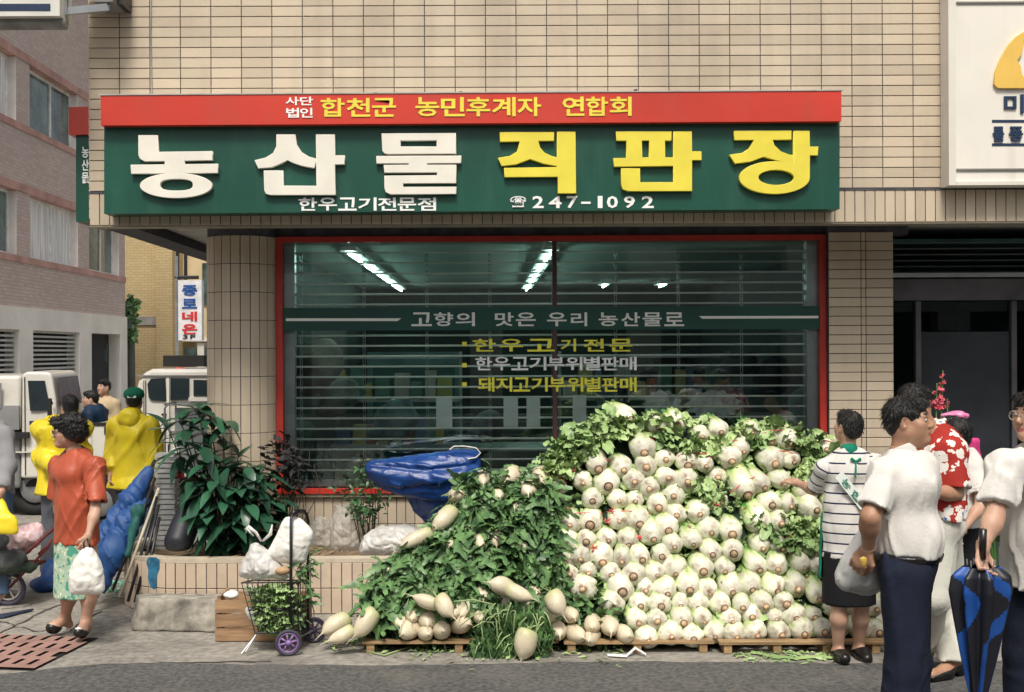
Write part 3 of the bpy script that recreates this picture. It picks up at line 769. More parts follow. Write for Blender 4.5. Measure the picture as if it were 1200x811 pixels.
curve_obj('emblem', [[(P(a, b, YB).x, P(a, b, YB).z) for a, b in em2]], YB - .014, .010, .002, M_em, bb)
glyph_px('미', 1176, 1199, 111, 133, YB, M_nav, bb, t=.015)
for a, b, c, d in ((1162.5, 1290, 140.5, 143.5), (1162.5, 1290, 168, 171)): flat([(a, d), (b, d), (b, c), (a, c)], YB - .002, M_nav, 'line', bb)
glyph_px('롤', 1163, 1176, 148.5, 166, YB, M_nav, bb, t=.015, off=.03); glyph_px('풍', 1182, 1198, 148.5, 166, YB, M_nav, bb, t=.015, off=.03)
# hanging light box and lamp bracket in the upper left corner
t = thing('hanging_light_box', 'corner of a white light box sign with a navy band at the top left', 'light box', (-3.5, 8.3, 4.4))
A = P(-160, -90, 8.3); B = P(70, 27, 8.3)
mb = MB(); mb.box(A.x, B.x, 8.3, 8.55, B.z + .05, A.z)
M_lb = mat('light_box_white', (.66, .65, .60), .5, .08, 3, coord='World'); mb.build('box', M_lb, t)
MB().tube([(A.x, 8.42, B.z + .04), (P(76, 20, 8.4).x, 8.42, B.z + .04)], .055, 14).build('end_rail', mat('rail_grey', (.30, .30, .28), .5, .2, 6, coord='World'), t, True)
flat([(-160, 12.5), (59, 12.5), (59, 4.5), (-160, 4.5)], 8.298, M_nav, 'navy_band', t)
mb = MB(); mb.bar(P(72, 14, 8.42), P(125, 9, 8.6), .05); mb.bar(P(76, -5, 8.42), P(76, 18, 8.42), .04); mb.bar(P(125, 9, 8.6), P(125, 9, 8.95), .04)
mb.build('bracket', M_alu, t)
t = thing('wall_flood_lamp', 'dark hooded lamp under the top edge at the upper left corner of the wall', 'lamp', P(125, 4, 8.8))
mb = MB(); c = P(125, 1, 8.75); mb.prism([(c.x - .2, c.z + .12), (c.x - .05, c.z - .05), (c.x + .09, c.z - .05), (c.x + .1, c.z + .12)], 8.6, 8.9); mb.build('hood', mat('hood_grey', (.2, .19, .18), .5), t)
MB().box(c.x + .1, c.x + .13, 8.7, 8.93, c.z - .04, c.z + .2).build('arm', M_dark, t)
# thin cable down the wall
tag(MB().tube([P(177, -5, FY - .02), P(176.5, 40, FY - .02), P(177.5, 92, FY - .02), P(178, 108, FY - .015)], .004, 5).build('wall_cable', mat('cable_grey', (.35, .35, .36), .6)), 'thin pale cable running down the upper wall to the sign', 'cable')
# ================================================================ PLANTER, KERB STONE, PLANTS
PY = 8.90                       # planter front
PTOP = .412
plx0 = -2.86; pr = .62; plx1 = 2.3
def planter_path(off=0.0, step=None):
    """outline from the back left round the corner to the right end: points (x, y) with outward normal"""
    pts = []
    n = 16
    for i in range(n + 1):
        a = PI + PI / 2 * i / n
        pts.append((plx0 + pr + (pr - off) * math.cos(a) , PY + pr + (pr - off) * math.sin(a), math.cos(a), math.sin(a)))
    pts.insert(0, (plx0 + off, 9.95, -1, 0))
    pts.append((plx1, PY + off, 0, -1)); return pts
planter = thing('planter', 'low tiled planter with a rounded left end in front of the shop window', 'planter', (0, PY, 0))
def wall_strip(o0, o1, z0, z1):
    a = planter_path(o0); b = planter_path(o1); V = []; Fs = []
    for (p, q) in zip(a, b): V += [(p[0], p[1], z0), (p[0], p[1], z1), (q[0], q[1], z1), (q[0], q[1], z0)]
    n = len(a)
    for i in range(n - 1):
        for k in range(4): Fs.append((4 * i + k, 4 * i + (k + 1) % 4, 4 * i + 4 + (k + 1) % 4, 4 * i + 4 + k))
    Fs += [(0, 1, 2, 3), (4 * n - 4, 4 * n - 3, 4 * n - 2, 4 * n - 1)]
    return V, Fs
mb = MB(); mb.add(*wall_strip(.006, .11, 0, PTOP - .03)); mb.build('planter_wall', M_joint, planter)
mb = MB(); mb.add(*wall_strip(-.006, .125, PTOP - .029, PTOP)); mb.build('cap', mat('cap_cream', (.55, .47, .36), .6, .1, 4, .2, 60, coord='World', dirt=((.25, .22, .17), .5, 3)), planter)
M_ptile = mat('planter_tile', (.58, .465, .35), .45, .09, 3, .2, 30, rand=.08, coord='World', dirt=((.26, .22, .17), .5, 1.6))
pv, pf = tile_mesh(.0775 - .006, .1905 - .006, .006); me_pt = mesh('planter_tile', pv, pf, M_ptile)
# walk along the outline and set tiles
path = planter_path(0.0)[0:]; seg = [(Vector(p[:2]), Vector(q[:2])) for p, q in zip(path, path[1:])]
tot = 0; pos = .04
for (a, b) in seg:
    L_ = (b - a).length
    while pos < tot + L_:
        q = a.lerp(b, (pos - tot) / L_); d = (b - a).normalized(); ang = math.atan2(d.y, d.x)
        if q.y < 9.75:
            for r in range(2): link('tile', me_pt, planter, (q.x, q.y, .097 + .1905 * r), (0, 0, ang))
        pos += .0775
    tot += L_
M_soil = mat('dry_soil', (.20, .145, .09), .95, .3, 9, 1, 60, coord='World', fine=.4)
sp = planter_path(.126); sp = [(p[0], p[1]) for p in sp] + [(plx1, 9.9)]
V = [(x, y, PTOP - .055) for x, y in sp] + [(0, 9.5, PTOP - .03)]
mb = MB(); mb.add(V, [(i, (i + 1) % len(sp), len(sp)) for i in range(len(sp))])
tag(mb.build('soil', M_soil, planter), kind='stuff')
# straw and dead leaves on the soil
M_straw = mat('dry_straw', (.42, .31, .17), .9, .3, 9, rand=.2)
mb = MB()
for i in range(700):
    x = random.uniform(-2.7, 1.0); y = random.uniform(9.05, 9.7); a = random.uniform(0, PI); l = random.uniform(.02, .08); z = PTOP - .045 + random.uniform(0, .03)
    if x < -2.3 and y < 9.3: continue
    dx, dy = math.cos(a) * l, math.sin(a) * l; w = random.uniform(.002, .008)
    mb.add([(x - dx, y - dy, z), (x + w, y - w, z + .004), (x + dx, y + dy, z + random.uniform(0, .02)), (x - w, y + w, z + .004)], [(0, 1, 2, 3)])
tag(mb.build('dry_litter', M_straw), 'dry straw and dead leaves littering the planter soil', 'litter', kind='stuff')
# blue paint smear on the tiles
M_blue = mat('blue_paint', (.03, .17, .30), .5, .3, 14, coord='World')
mb = MB(); c = P(180, 668, 8.93)
V = []; n = 12
L1 = [(172, 653), (170, 660), (173, 668), (172, 678), (176, 688), (181, 691), (184, 688), (184, 676), (188, 666), (188, 656), (183, 653)]
for (a, b) in L1:
    # on the curved tile face
    x = P(a, b, 8.95).x; dx = (x - (plx0 + pr)) ; y = PY + pr - math.sqrt(max(.01, pr * pr - min(dx, 0) ** 2)) - .0085
    V.append((x, y, P(a, b, y).z))
tag(mb.add(V, [tuple(range(len(V)))]).build('paint_smear', M_blue), 'smear of blue paint running down the planter tiles', 'paint smear')
# kerb stone: a broken concrete block
M_kerb = mat('old_concrete', (.36, .335, .28), .9, .35, 7, .5, 30, fine=.12, dirt=((.065, .062, .052), .95, 6))
ka, kb = G(128, 751), G(250, 744)
c0 = Vector((-2.13, 8.42, .075))
gr_ = [([cone((-2.42, 8.54, .06), (-1.72, 8.62, .06), .30, .30, .03)],
        [((0, 8.4, .172), (.02, .10, 1)), ((-2.1, 8.33, 0), (-.12, -1, .28)), ((-1.66, 0, 0), (1, 0, 0)), ((-2.50, 8.4, .0), (-1, -.35, .25)), ((0, 8.85, 0), (0, 1, 0)), ((0, 0, -.002), (0, 0, -1)), ((-2.46, 8.36, .15), (-.8, -.6, .7))])]
tag(smesh('kerb_stone', gr_, .014, M_kerb, None, lambda X: .005 * wob(X, 12, 3) + .010 * thin(X, 18, 6, .12) + .003 * wob(X, 80, 4)), 'broken lump of old concrete kerb at the foot of the planter', 'kerb stone')
# ---- leaves
def leaf_mesh(name, L, W, bend, m, fold=.25, n=5, tip=1.0, wav=0.0):
    """pointed leaf along +y from its stalk, midrib folded, tip bending down"""
    V = []; Fs = []
    for i in range(n + 1):
        t = i / n; y = L * t; z = -bend * L * t * t; w = W / 2 * math.sin(PI * min(1, t * .94 + .03) ** .85) ** tip
        if i == n: w = W * .02
        zz = w * fold + wav * math.sin(t * 9)
        V += [(-w, y, z + zz), (0, y, z), (w, y, z + w * fold - wav * math.sin(t * 9))]
    for i in range(n):
        a = 3 * i; Fs += [(a, a + 1, a + 4, a + 3), (a + 1, a + 2, a + 5, a + 4)]
    return mesh(name, V, Fs, m, True)
M_leaf = mat('glossy_dark_leaf', (.035, .115, .060), .30, .35, 3, rand=.4, spec=.6, hue2=(.018, .065, .036))
M_leafy = mat('young_leaf', (.07, .20, .07), .45, .3, 5, rand=.3)
M_stem = mat('plant_stem', (.06, .05, .03), .8, .2, 20)
SHR = P(255, 640, 9.3)
shrub = thing('broadleaf_shrub', 'large glossy dark green shrub growing at the left end of the planter', 'shrub', (P(258, 640, 9.3).x, 9.3, PTOP - .05))
big = [leaf_mesh('shrub_leaf%d' % i, L, W, b, M_leaf, .22) for i, (L, W, b) in enumerate(((.20, .082, .35), (.17, .078, .6), (.22, .080, .25), (.16, .07, .15), (.18, .088, .9)))]
tips = []
stems = MB()
clus = [(232, 478, .05), (210, 488, -.05), (196, 500, .0), (246, 486, .0), (222, 502, -.12), (246, 507, .08), (262, 492, .0), (215, 515, -.1), (235, 520, -.2), (262, 522, -.05), (280, 530, .0), (210, 530, .1), (240, 540, -.22), (268, 545, -.2), (290, 545, -.1), (306, 548, .05),
        (225, 555, -.2), (252, 562, -.28), (282, 566, -.22), (305, 572, -.1), (318, 560, .1), (235, 578, -.25), (262, 585, -.3), (290, 590, -.22), (312, 598, -.1), (243, 600, -.22), (270, 608, -.28), (300, 615, -.15), (322, 622, 0), (250, 622, -.15), (236, 590, .1), (285, 632, -.1), (330, 600, .1), (326, 585, .0), (262, 632, -.1)]
for (px, py, dy) in clus:
    tp = P(px, py, 9.32 + dy); b0 = Vector((shrub.location.x + (tp.x - shrub.location.x) * .18 + random.uniform(-.03, .03), 9.34 + random.uniform(-.06, .06), PTOP - .06))
    mid = b0.lerp(tp, .55) + Vector((0, .04, .07)); stems.tube([b0, mid, tp], [.009, .006, .004], 5, False); tips.append((tp, (tp - mid).normalized()))
stems.build('stem', M_stem, shrub)
nl = 0
for ci, (tp, dr) in enumerate(tips):
    k = 6 if ci < 14 else 9
    a0 = random.uniform(0, 6)
    for i in range(k):
        if nl >= 298: break
        a = a0 + 2.4 * i; el_ = math.radians(random.uniform(-35, 35) if ci > 10 else random.uniform(-15, 45))
        d = Vector((math.cos(a) * math.cos(el_), math.sin(a) * math.cos(el_) - .15, math.sin(el_))).normalized()
        q = d.to_track_quat('Y', 'Z').to_euler(); s = random.uniform(.95, 1.4)
        link('leaf', random.choice(big), shrub, tp - dr * random.uniform(0, .10), q, (s, s, s)); nl += 1
# small leafy bush further right in the planter
def bush(name, label, tips_px, base_px, d, leafmat, Lf, n, m_stem, spread=.07):
    b = P(*base_px, d); t = thing(name, label, 'plant', (b.x, d, PTOP - .05)); st = MB(); fo = MB()
    proto = leaf_mesh('small_leaf', Lf, Lf * .5, .3, leafmat, .2, 3); pv_ = [Vector(v.co) for v in proto.vertices]; pf_ = [tuple(p.vertices) for p in proto.polygons]
    for (px, py) in tips_px:
        tp = P(px, py, d + random.uniform(-.12, .12)); b0 = b + Vector((random.uniform(-.05, .05), random.uniform(-.05, .05), 0)); b0.z = PTOP - .05
        mid = b0.lerp(tp, .5) + Vector((random.uniform(-.05, .05), 0, .05)); st.tube([b0, mid, tp], [.006, .004, .002], 5, False)
        for i in range(n):
            u = random.random() ** .6; q = mid.lerp(tp, u) + Vector([random.gauss(0, spread * .6) for _ in range(3)])
            R_ = Euler((random.uniform(-1, 1), random.uniform(-1, 1), random.uniform(0, 6.3))).to_matrix()
            fo.add([q + R_ @ v for v in pv_], pf_)
    st.build('stem', m_stem, t); tag(fo.build('foliage', leafmat, t, True), kind='stuff'); return t
bush('leafy_bush', 'small thin-stemmed green bush beside the blue tarpaulin bundle', [(405, 560), (415, 545), (425, 535), (432, 550), (440, 565), (410, 585), (425, 575), (445, 580), (420, 595), (400, 572), (448, 560), (435, 590)], (432, 628), 9.45, M_leafy, .05, 22, M_stem)
M_dead = mat('withered_leaf', (.022, .020, .020), .8, .3, 8)
bush('withered_plant', 'black withered plant drooping in front of the red window frame', [(318, 515), (328, 512), (338, 518), (345, 528), (341, 545), (345, 560), (337, 535), (349, 540), (312, 522), (340, 512)], (338, 632), 9.5, M_dead, .075, 20, M_stem, .045)
mb = MB()
for pts in ([(330, 632), (327, 590), (334, 560), (330, 520)], [(352, 635), (356, 590), (350, 560), (345, 530)], [(345, 630), (362, 600), (375, 575), (372, 560), (368, 545)], [(362, 545), (363, 525)]):
    mb.tube([P(a, b, 9.45) for a, b in pts], .004, 5, False)
tag(mb.build('dry_twigs', M_stem), 'bare brown twigs standing before the lower left corner of the window', 'twigs')

# ================================================================ TARPAULINS, BAGS
M_tarp = mat('blue_tarp', (.010, .052, .21), .36, .25, 4, .3, 30, spec=.5, hue2=(.006, .032, .15), crease=(5, .8, .05), stretch=(1, 1, 2.2))
d = 9.15
def pp(a, b, dd=d): return np.array(P(a, b, dd))
tag(polysolid('tarpaulin_roll', [(427, 542), (440, 537), (500, 530), (545, 525), (562, 531), (567, 560), (556, 588), (505, 588), (458, 578), (434, 564), (428, 556)], 9.1, .17, .013, M_tarp, None,
          lambda X: .006 * wob(X * np.array([.4, 1, 1.6]), 14, 5) + .016 * thin(X * np.array([.3, 1, 1.5]), 16, 6, .12) - .010 * thin(X * np.array([.3, 1, 1.4]), 22, 8, .12) - .006 * thin(X * np.array([1, 1, .8]), 26, 9, .1), .32), 'rolled blue tarpaulin tied with white cord lying across the window ledge', 'tarpaulin')
tag(polysolid('tarpaulin_flap', [(470, 566), (565, 556), (560, 592), (535, 614), (507, 620), (482, 596)], 9.22, .15, .013, M_tarp, None, lambda X: .006 * wob(X, 16, 7) - .012 * thin(X * np.array([1, 1, .4]), 20, 7) + .012 * thin(X * np.array([1, 1, .4]), 24, 11), .5), 'crumpled blue tarpaulin end hanging below the rolled bundle', 'tarpaulin')
M_cord = mat('white_cord', (.75, .74, .70), .7)
mb = MB(); mb.tube([P(527, 527, 8.98), P(532, 523, 8.98), P(545, 523, 8.98), P(558, 525, 8.98), P(563, 531, 8.98), P(558, 536, 8.98), P(548, 538, 8.98)], .005, 6)
mb.tube([P(546, 549, 9.0), P(548, 556, 9.0), P(550, 556, 9.0)], .005, 6)
tag(mb.build('cord', M_cord), 'white cord looped round the end of the blue tarpaulin roll', 'cord')
def bagmat(name, col, alpha=.9, var=.1): return mat(name, col, .30, var, 7, .4, 40, spec=.5, alpha=alpha, crease=(14, .9, .02))
M_bag = bagmat('thin_white_bag', (.74, .73, .70), .74); M_clear = bagmat('clear_bag', (.66, .64, .60), .36); M_bagw = bagmat('opaque_white_bag', (.84, .82, .76), 1.0, .05)
def crumple(a, f, s): return lambda X: a * .8 * wob(X, f, s) - a * .55 * ridge(X, f * 1.7, s + 1) - a * .3 * ridge(X, f * 3.6, s + 2) + a * .2
def bag(label, prims, m, a=.02, f=20, s=1, h=.014, planes=(), nm='plastic_bag'):
    return tag(smesh(nm, [(prims, list(planes))], h, m, None, crumple(a, f, s)), label, 'bag')
q = lambda x, y, dd, **k: np.array(P(x, y, dd))
crk = lambda a, sd: (lambda X: a * .5 * wob(X, 18, sd) - a * 1.2 * thin(X, 20, sd + 1, .15) + a * thin(X, 26, sd + 4, .15) - a * .6 * thin(X, 48, sd + 2, .15))
tag(polysolid('plastic_bag', [(418, 646), (424, 632), (452, 610), (466, 604), (482, 614), (500, 613), (512, 622), (492, 642), (470, 653), (428, 653)], 9.2, .12, .010, M_bag, None, crk(.012, 3), .5), 'white plastic bag heaped on the planter just left of the radish pile', 'bag')
tag(polysolid('plastic_bag', [(388, 650), (385, 610), (396, 592), (414, 590), (428, 606), (432, 640), (422, 652)], 9.55, .11, .010, M_clear, None, crk(.012, 9), .5), 'clear plastic bag standing behind the small green bush', 'bag')
tag(polysolid('plastic_bag', [(352, 642), (360, 618), (374, 604), (388, 612), (392, 642)], 9.7, .08, .010, M_clear, None, crk(.012, 12), .5), 'clear plastic bag slumped against the wall under the window corner', 'bag')

# ================================================================ PALLETS
M_wood = mat('pallet_wood', (.40, .26, .13), .8, .25, 3, .5, 30, rand=.12, coord='World', stretch=(1, 12, 12), dirt=((.15, .10, .06), .5, 6))
def pallet(name, label, x0, x1, y0, y1, nb=3):
    t = thing(name, label, 'pallet', ((x0 + x1) / 2, y0, 0), 'pallets under the vegetable heap')
    nfr = 5
    for i in range(6):
        yy = y0 + (y1 - y0) * i / 5.0
        MB().box(x0 + random.uniform(0, .02), x1 - random.uniform(0, .02), yy, yy + .095, .062, .078).build('deck_board', M_wood, t)
    for i in range(nb):
        xx = x0 + .04 + (x1 - x0 - .14) * i / (nb - 1)
        MB().box(xx, xx + .05, y0 + .01, y1 + .05, .003, .061).build('bearer', M_wood, t)
pa = P(422, 752, 7.72).x; pb_ = P(640, 752, 7.72).x
pallet('wooden_pallet', 'left wooden pallet carrying the radishes', pa, P(655, 752, 7.72).x, 7.72, 9.0)
pallet('wooden_pallet', 'middle wooden pallet under the left half of the cabbages', P(658, 752, 7.7).x, P(838, 752, 7.7).x, 7.69, 9.0)
pallet('wooden_pallet', 'right wooden pallet under the right half of the cabbages', P(841, 752, 7.68).x, P(1040, 752, 7.68).x, 7.66, 9.0, 4)

# ================================================================ CABBAGES
def cab_mat():
    m = bpy.data.materials.new('napa_cabbage'); m.use_nodes = True; t = m.node_tree; N = t.nodes; L = t.links; b = N['Principled BSDF']
    b.inputs['Roughness'].default_value = .42; b.inputs['Specular IOR Level'].default_value = .35
    at = N.new('ShaderNodeAttribute'); at.attribute_name = 'gr'      # 0 root end .. 1 leaf tips
    rb = N.new('ShaderNodeAttribute'); rb.attribute_name = 'rib'
    tc = N.new('ShaderNodeTexCoord'); oi = N.new('ShaderNodeObjectInfo')
    def nz(sc, det=4, add=True):
        n = N.new('ShaderNodeTexNoise'); n.noise_dimensions = '4D'; n.inputs['Scale'].default_value = sc; n.inputs['Detail'].default_value = det
        k = N.new('ShaderNodeMath'); k.operation = 'MULTIPLY'; k.inputs[1].default_value = 40; L.new(oi.outputs['Random'], k.inputs[0]); L.new(k.outputs[0], n.inputs['W'])
        L.new(tc.outputs['Object'], n.inputs['Vector']); return n.outputs['Fac']
    def mth(op, a, bb, c=None):
        k = N.new('ShaderNodeMath'); k.operation = op; k.use_clamp = False
        for i, v in enumerate((a, bb) if c is None else (a, bb, c)):
            if isinstance(v, (int, float)): k.inputs[i].default_value = v
            else: L.new(v, k.inputs[i])
        return k.outputs[0]
    g = mth('ADD', at.outputs['Fac'], mth('MULTIPLY', mth('SUBTRACT', nz(14), .5), .35))
    g = mth('ADD', g, mth('MULTIPLY', mth('POWER', rb.outputs['Fac'], 2.5), .42))
    cr = N.new('ShaderNodeValToRGB'); L.new(g, cr.inputs[0]); e = cr.color_ramp.elements
    e[0].position = .0; e[0].color = (.70, .67, .55, 1); e[1].position = 1; e[1].color = (.09, .25, .05, 1)
    for p, c in ((.24, (.74, .74, .60, 1)), (.46, (.64, .69, .43, 1)), (.66, (.48, .58, .25, 1)), (.84, (.27, .44, .14, 1))):
        x = e.new(p); x.color = c
    # brown bruising round the root
    br = mth('MULTIPLY', mth('SUBTRACT', .16, at.outputs['Fac']), 7.0); br = mth('MULTIPLY', br, mth('MULTIPLY', mth('SUBTRACT', nz(22, 5), .44), 3.6))
    cl = N.new('ShaderNodeClamp'); L.new(br, cl.inputs[0])
    mx = N.new('ShaderNodeMix'); mx.data_type = 'RGBA'; L.new(cl.outputs[0], mx.inputs[0]); L.new(cr.outputs[0], mx.inputs[6]); mx.inputs[7].default_value = (.20, .11, .06, 1)
    # scattered small marks
    mk = N.new('ShaderNodeMapRange'); mk.inputs[1].default_value = .60; mk.inputs[2].default_value = .70; L.new(nz(38, 3), mk.inputs[0])
    m2 = N.new('ShaderNodeMix'); m2.data_type = 'RGBA'; L.new(mth('MULTIPLY', mk.outputs[0], .5), m2.inputs[0]); L.new(mx.outputs[2], m2.inputs[6]); m2.inputs[7].default_value = (.34, .25, .12, 1)
    h = N.new('ShaderNodeHueSaturation'); r = N.new('ShaderNodeMapRange'); L.new(oi.outputs['Random'], r.inputs[0]); r.inputs[3].default_value = .80; r.inputs[4].default_value = 1.10
    L.new(r.outputs[0], h.inputs['Value']); L.new(m2.outputs[2], h.inputs['Color']); L.new(h.outputs[0], b.inputs['Base Color'])
    bp = N.new('ShaderNodeBump'); bp.inputs['Strength'].default_value = .5; bp.inputs['Distance'].default_value = .006; L.new(nz(45, 5), bp.inputs['Height']); L.new(bp.outputs[0], b.inputs['Normal'])
    b.inputs['Subsurface Weight'].default_value = .12; b.inputs['Subsurface Radius'].default_value = (.5, .6, .3); b.inputs['Subsurface Scale'].default_value = .015
    return m
M_cab = cab_mat()
M_core = mat('cut_root', (.54, .42, .27), .7, .3, 60, rand=.3, hue2=(.30, .18, .10)); M_core2 = mat('root_ring', (.26, .14, .08), .8, .4, 90, rand=.6, hue2=(.07, .035, .02))
def cabbage_mesh(seed, R=.075, L=.30):
    r_ = np.random.default_rng(seed); nu, nv = 40, 16; V = []; g = []; rib = []
    nleaf = 5; ph = r_.uniform(0, 6.28); bulge = r_.uniform(.9, 1.1); sq = r_.uniform(.86, 1.0)
    lf = [(r_.uniform(-.15, .15), r_.uniform(.06, .14), r_.uniform(.08, .30)) for _ in range(nleaf)]
    for j in range(nv + 1):
        t = j / nv
        if j < 4: t = (j / 4.) ** 1.6 * .12
        else: t = .12 + (j - 4) / (nv - 4) * .88
        ax = L * t
        prof = (1 - (1 - min(1, t / .30)) ** 2.3) ** .55 if t < .30 else 1 - .22 * ((t - .30) / .7) ** 1.6
        prof = max(prof, .23)
        for i in range(nu):
            a = 2 * PI * i / nu; k = ((a + ph) / (2 * PI) * nleaf) % nleaf; li = int(k) % nleaf; f = k - int(k)
            step = lf[li][1] * (1 - f) * min(1, t * 9)                   # each outer leaf lies over the next one
            start = lf[li][2] * .4
            rr = R * prof * bulge * (1 + step - .03 + .02 * math.cos(2 * a + seed)) * (1 - .05 * math.exp(-((f - .5) / .12) ** 2) * min(1, t * 5))
            ruffle = max(0, (t - .72) / .28)
            rr *= 1 + ruffle * (.22 * math.sin(11 * a + seed) + .16 * math.sin(17 * a + 2 * seed + 3 * t))
            axx = ax + ruffle * .03 * math.sin(9 * a + seed * 3)
            V.append((rr * math.cos(a), axx, rr * math.sin(a) * sq)); g.append(t * 1.05 + .05 * math.sin(3 * a + seed)); rib.append(abs(f - .5) * 2 * min(1, t * 6))
    V.append((0, .006, 0)); g.append(0); rib.append(0); V.append((0, L * .93, 0)); g.append(1); rib.append(1)
    Fs = [(j * nu + i, (j + 1) * nu + i, (j + 1) * nu + (i + 1) % nu, j * nu + (i + 1) % nu) for j in range(nv) for i in range(nu)]
    Fs += [(i, (i + 1) % nu, len(V) - 2) for i in range(nu)] + [(nv * nu + (i + 1) % nu, nv * nu + i, len(V) - 1) for i in range(nu)]
    return mesh('napa_cabbage', V, Fs, M_cab, True, None, {'gr': g, 'rib': rib})
CAB = [cabbage_mesh(s) for s in range(9)]
cores = []
for s in range(3):
    mb = MB(); R0 = .0165 + .0035 * s
    mb.mt(1).lathe([(R0 * 1.12, .004), (R0 * 1.02, -.003), (R0 * .8, -.0035)], (0, 0, 0), 12, Matrix.Rotation(-PI / 2, 3, 'X'))
    mb.mt(0).lathe([(R0 * .8, -.0035), (R0 * .62, -.006 - .003 * s), (.0005, -.010 - .003 * s)], (0, 0, 0), 12, Matrix.Rotation(-PI / 2, 3, 'X'))
    cores.append(mesh('root_core', mb.v, mb.f, [M_core, M_core2], True, mb.m))
# (x, y, radius, core offset x, core offset y) in photograph pixels, read off the heap
C = [(652,573,12,0,4),(683,565,11,0,2),(712,568,14,0,2),(694,586,12,-1,1),(724,586,12,1,1),(744,587,10,-1,0),(743,564,12,0,0),(668,613,12,-2,3),(692,613,14,-3,2),(725,610,12,0,0),(748,611,14,2,5),(782,560,13,1,-2),(805,564,13,-1,-1),
 (761,573,13,-3,-2),(771,593,12,0,3),(789,581,12,-2,-1),(793,603,12,-3,-1),(819,601,14,0,2),(840,559,11,0,1),(844,588,9,3,0),(831,622,13,3,3),(857,624,13,-1,3),(782,619,13,1,4),(764,628,13,3,9),(811,634,12,1,8),
 (873,574,15,3,14),(892,568,14,6,7),(916,564,13,3,5),(903,591,12,1,1),(925,592,12,1,2),(952,597,14,7,0),(891,613,14,4,8),(913,613,12,3,0),(946,576,14,4,2),(700,546,13,2,8),(729,549,14,3,2),(754,527,14,0,7),(757,547,12,-1,0),(779,538,11,1,0),
 (805,543,13,0,5),(826,544,11,1,5),(856,537,14,0,7),(735,490,12,8,3),(690,517,12,1,4),(770,499,12,0,3),(793,497,12,1,3),(868,527,12,6,5),(902,515,12,1,3),(924,517,13,1,6),(906,541,14,2,4),(928,540,11,3,3),(967,527,12,0,-1),(880,505,11,0,3),(843,505,11,3,4),(822,510,11,0,3),
 (662,635,13,-3,2),(687,634,12,-2,-1),(712,632,12,2,1),(736,635,12,-1,7),(660,658,12,2,0),(680,653,11,0,4),(705,655,14,1,8),(729,655,12,-3,6),(751,654,12,3,3),(667,673,11,1,-4),(689,670,11,0,1),(716,673,12,0,0),(742,674,13,-2,0),(683,690,15,-3,-3),(728,691,15,1,3),
 (775,651,12,-1,0),(789,639,12,1,2),(834,648,12,0,3),(859,647,12,-2,1),(768,672,12,3,2),(791,669,13,-1,6),(823,667,13,0,4),(849,667,12,-2,4),(756,690,11,0,3),(780,693,13,3,5),(807,687,14,0,7),(830,693,12,2,5),
 (892,640,12,1,5),(915,641,11,2,4),(951,642,12,6,1),(888,665,12,3,6),(911,664,12,-3,6),(939,662,13,5,5),(960,665,11,0,0),(857,690,13,1,7),(880,688,13,1,6),(908,689,13,4,6),(933,688,13,1,3),(958,698,12,0,8),
 (719,709,15,2,2),(750,709,12,0,0),(747,728,13,2,1),(774,709,12,0,0),(759,749,14,0,2),(770,727,11,-1,-1),(786,744,13,-1,1),(797,708,11,-1,2),(818,709,12,-2,5),(800,727,12,1,4),(824,726,12,1,4),(812,747,13,-1,0),(837,743,13,-1,4),(846,710,12,5,3),
 (857,727,11,1,0),(862,744,12,1,3),(870,710,12,-2,2),(881,722,11,-2,0),(886,742,12,0,4),(895,708,12,3,3),(908,724,11,1,0),(914,742,14,1,0),(920,707,12,0,-1),(932,723,12,-1,1),(941,740,12,0,4),(954,723,10,0,0),(964,739,12,2,1),
 (985,736,13,1,2),(1008,737,13,1,2),(978,712,12,0,2),(1000,712,12,1,1),(990,690,12,0,3),(1012,690,12,0,2),(985,665,12,0,3),(1005,660,12,0,3),(980,640,12,1,2),(1000,636,12,1,2),(975,615,12,0,3),(995,610,12,0,3),(975,590,11,1,2),(1028,740,12,1,1),(1025,712,12,0,2)]
def heap_y(py): return 7.74 + max(0, (758 - py)) * .0036
ys = sorted(C, key=lambda c: -c[1]); bands = [(740 - i * 18.5) for i in range(14)]
def band(y): return min(range(len(bands)), key=lambda i: abs(bands[i] - y))
rows = {}
for c in C: rows.setdefault(band(c[1]), []).append(c)
ordn = ['bottom', 'second', 'third', 'fourth', 'fifth', 'sixth', 'seventh', 'eighth', 'ninth', 'tenth', 'eleventh', 'twelfth', 'thirteenth', 'top']
oc = ['first', 'second', 'third', 'fourth', 'fifth', 'sixth', 'seventh', 'eighth', 'ninth', 'tenth', 'eleventh', 'twelfth', 'thirteenth', 'fourteenth', 'fifteenth', 'sixteenth', 'seventeenth', 'eighteenth']
top_row = max(rows)
cab_n = 0
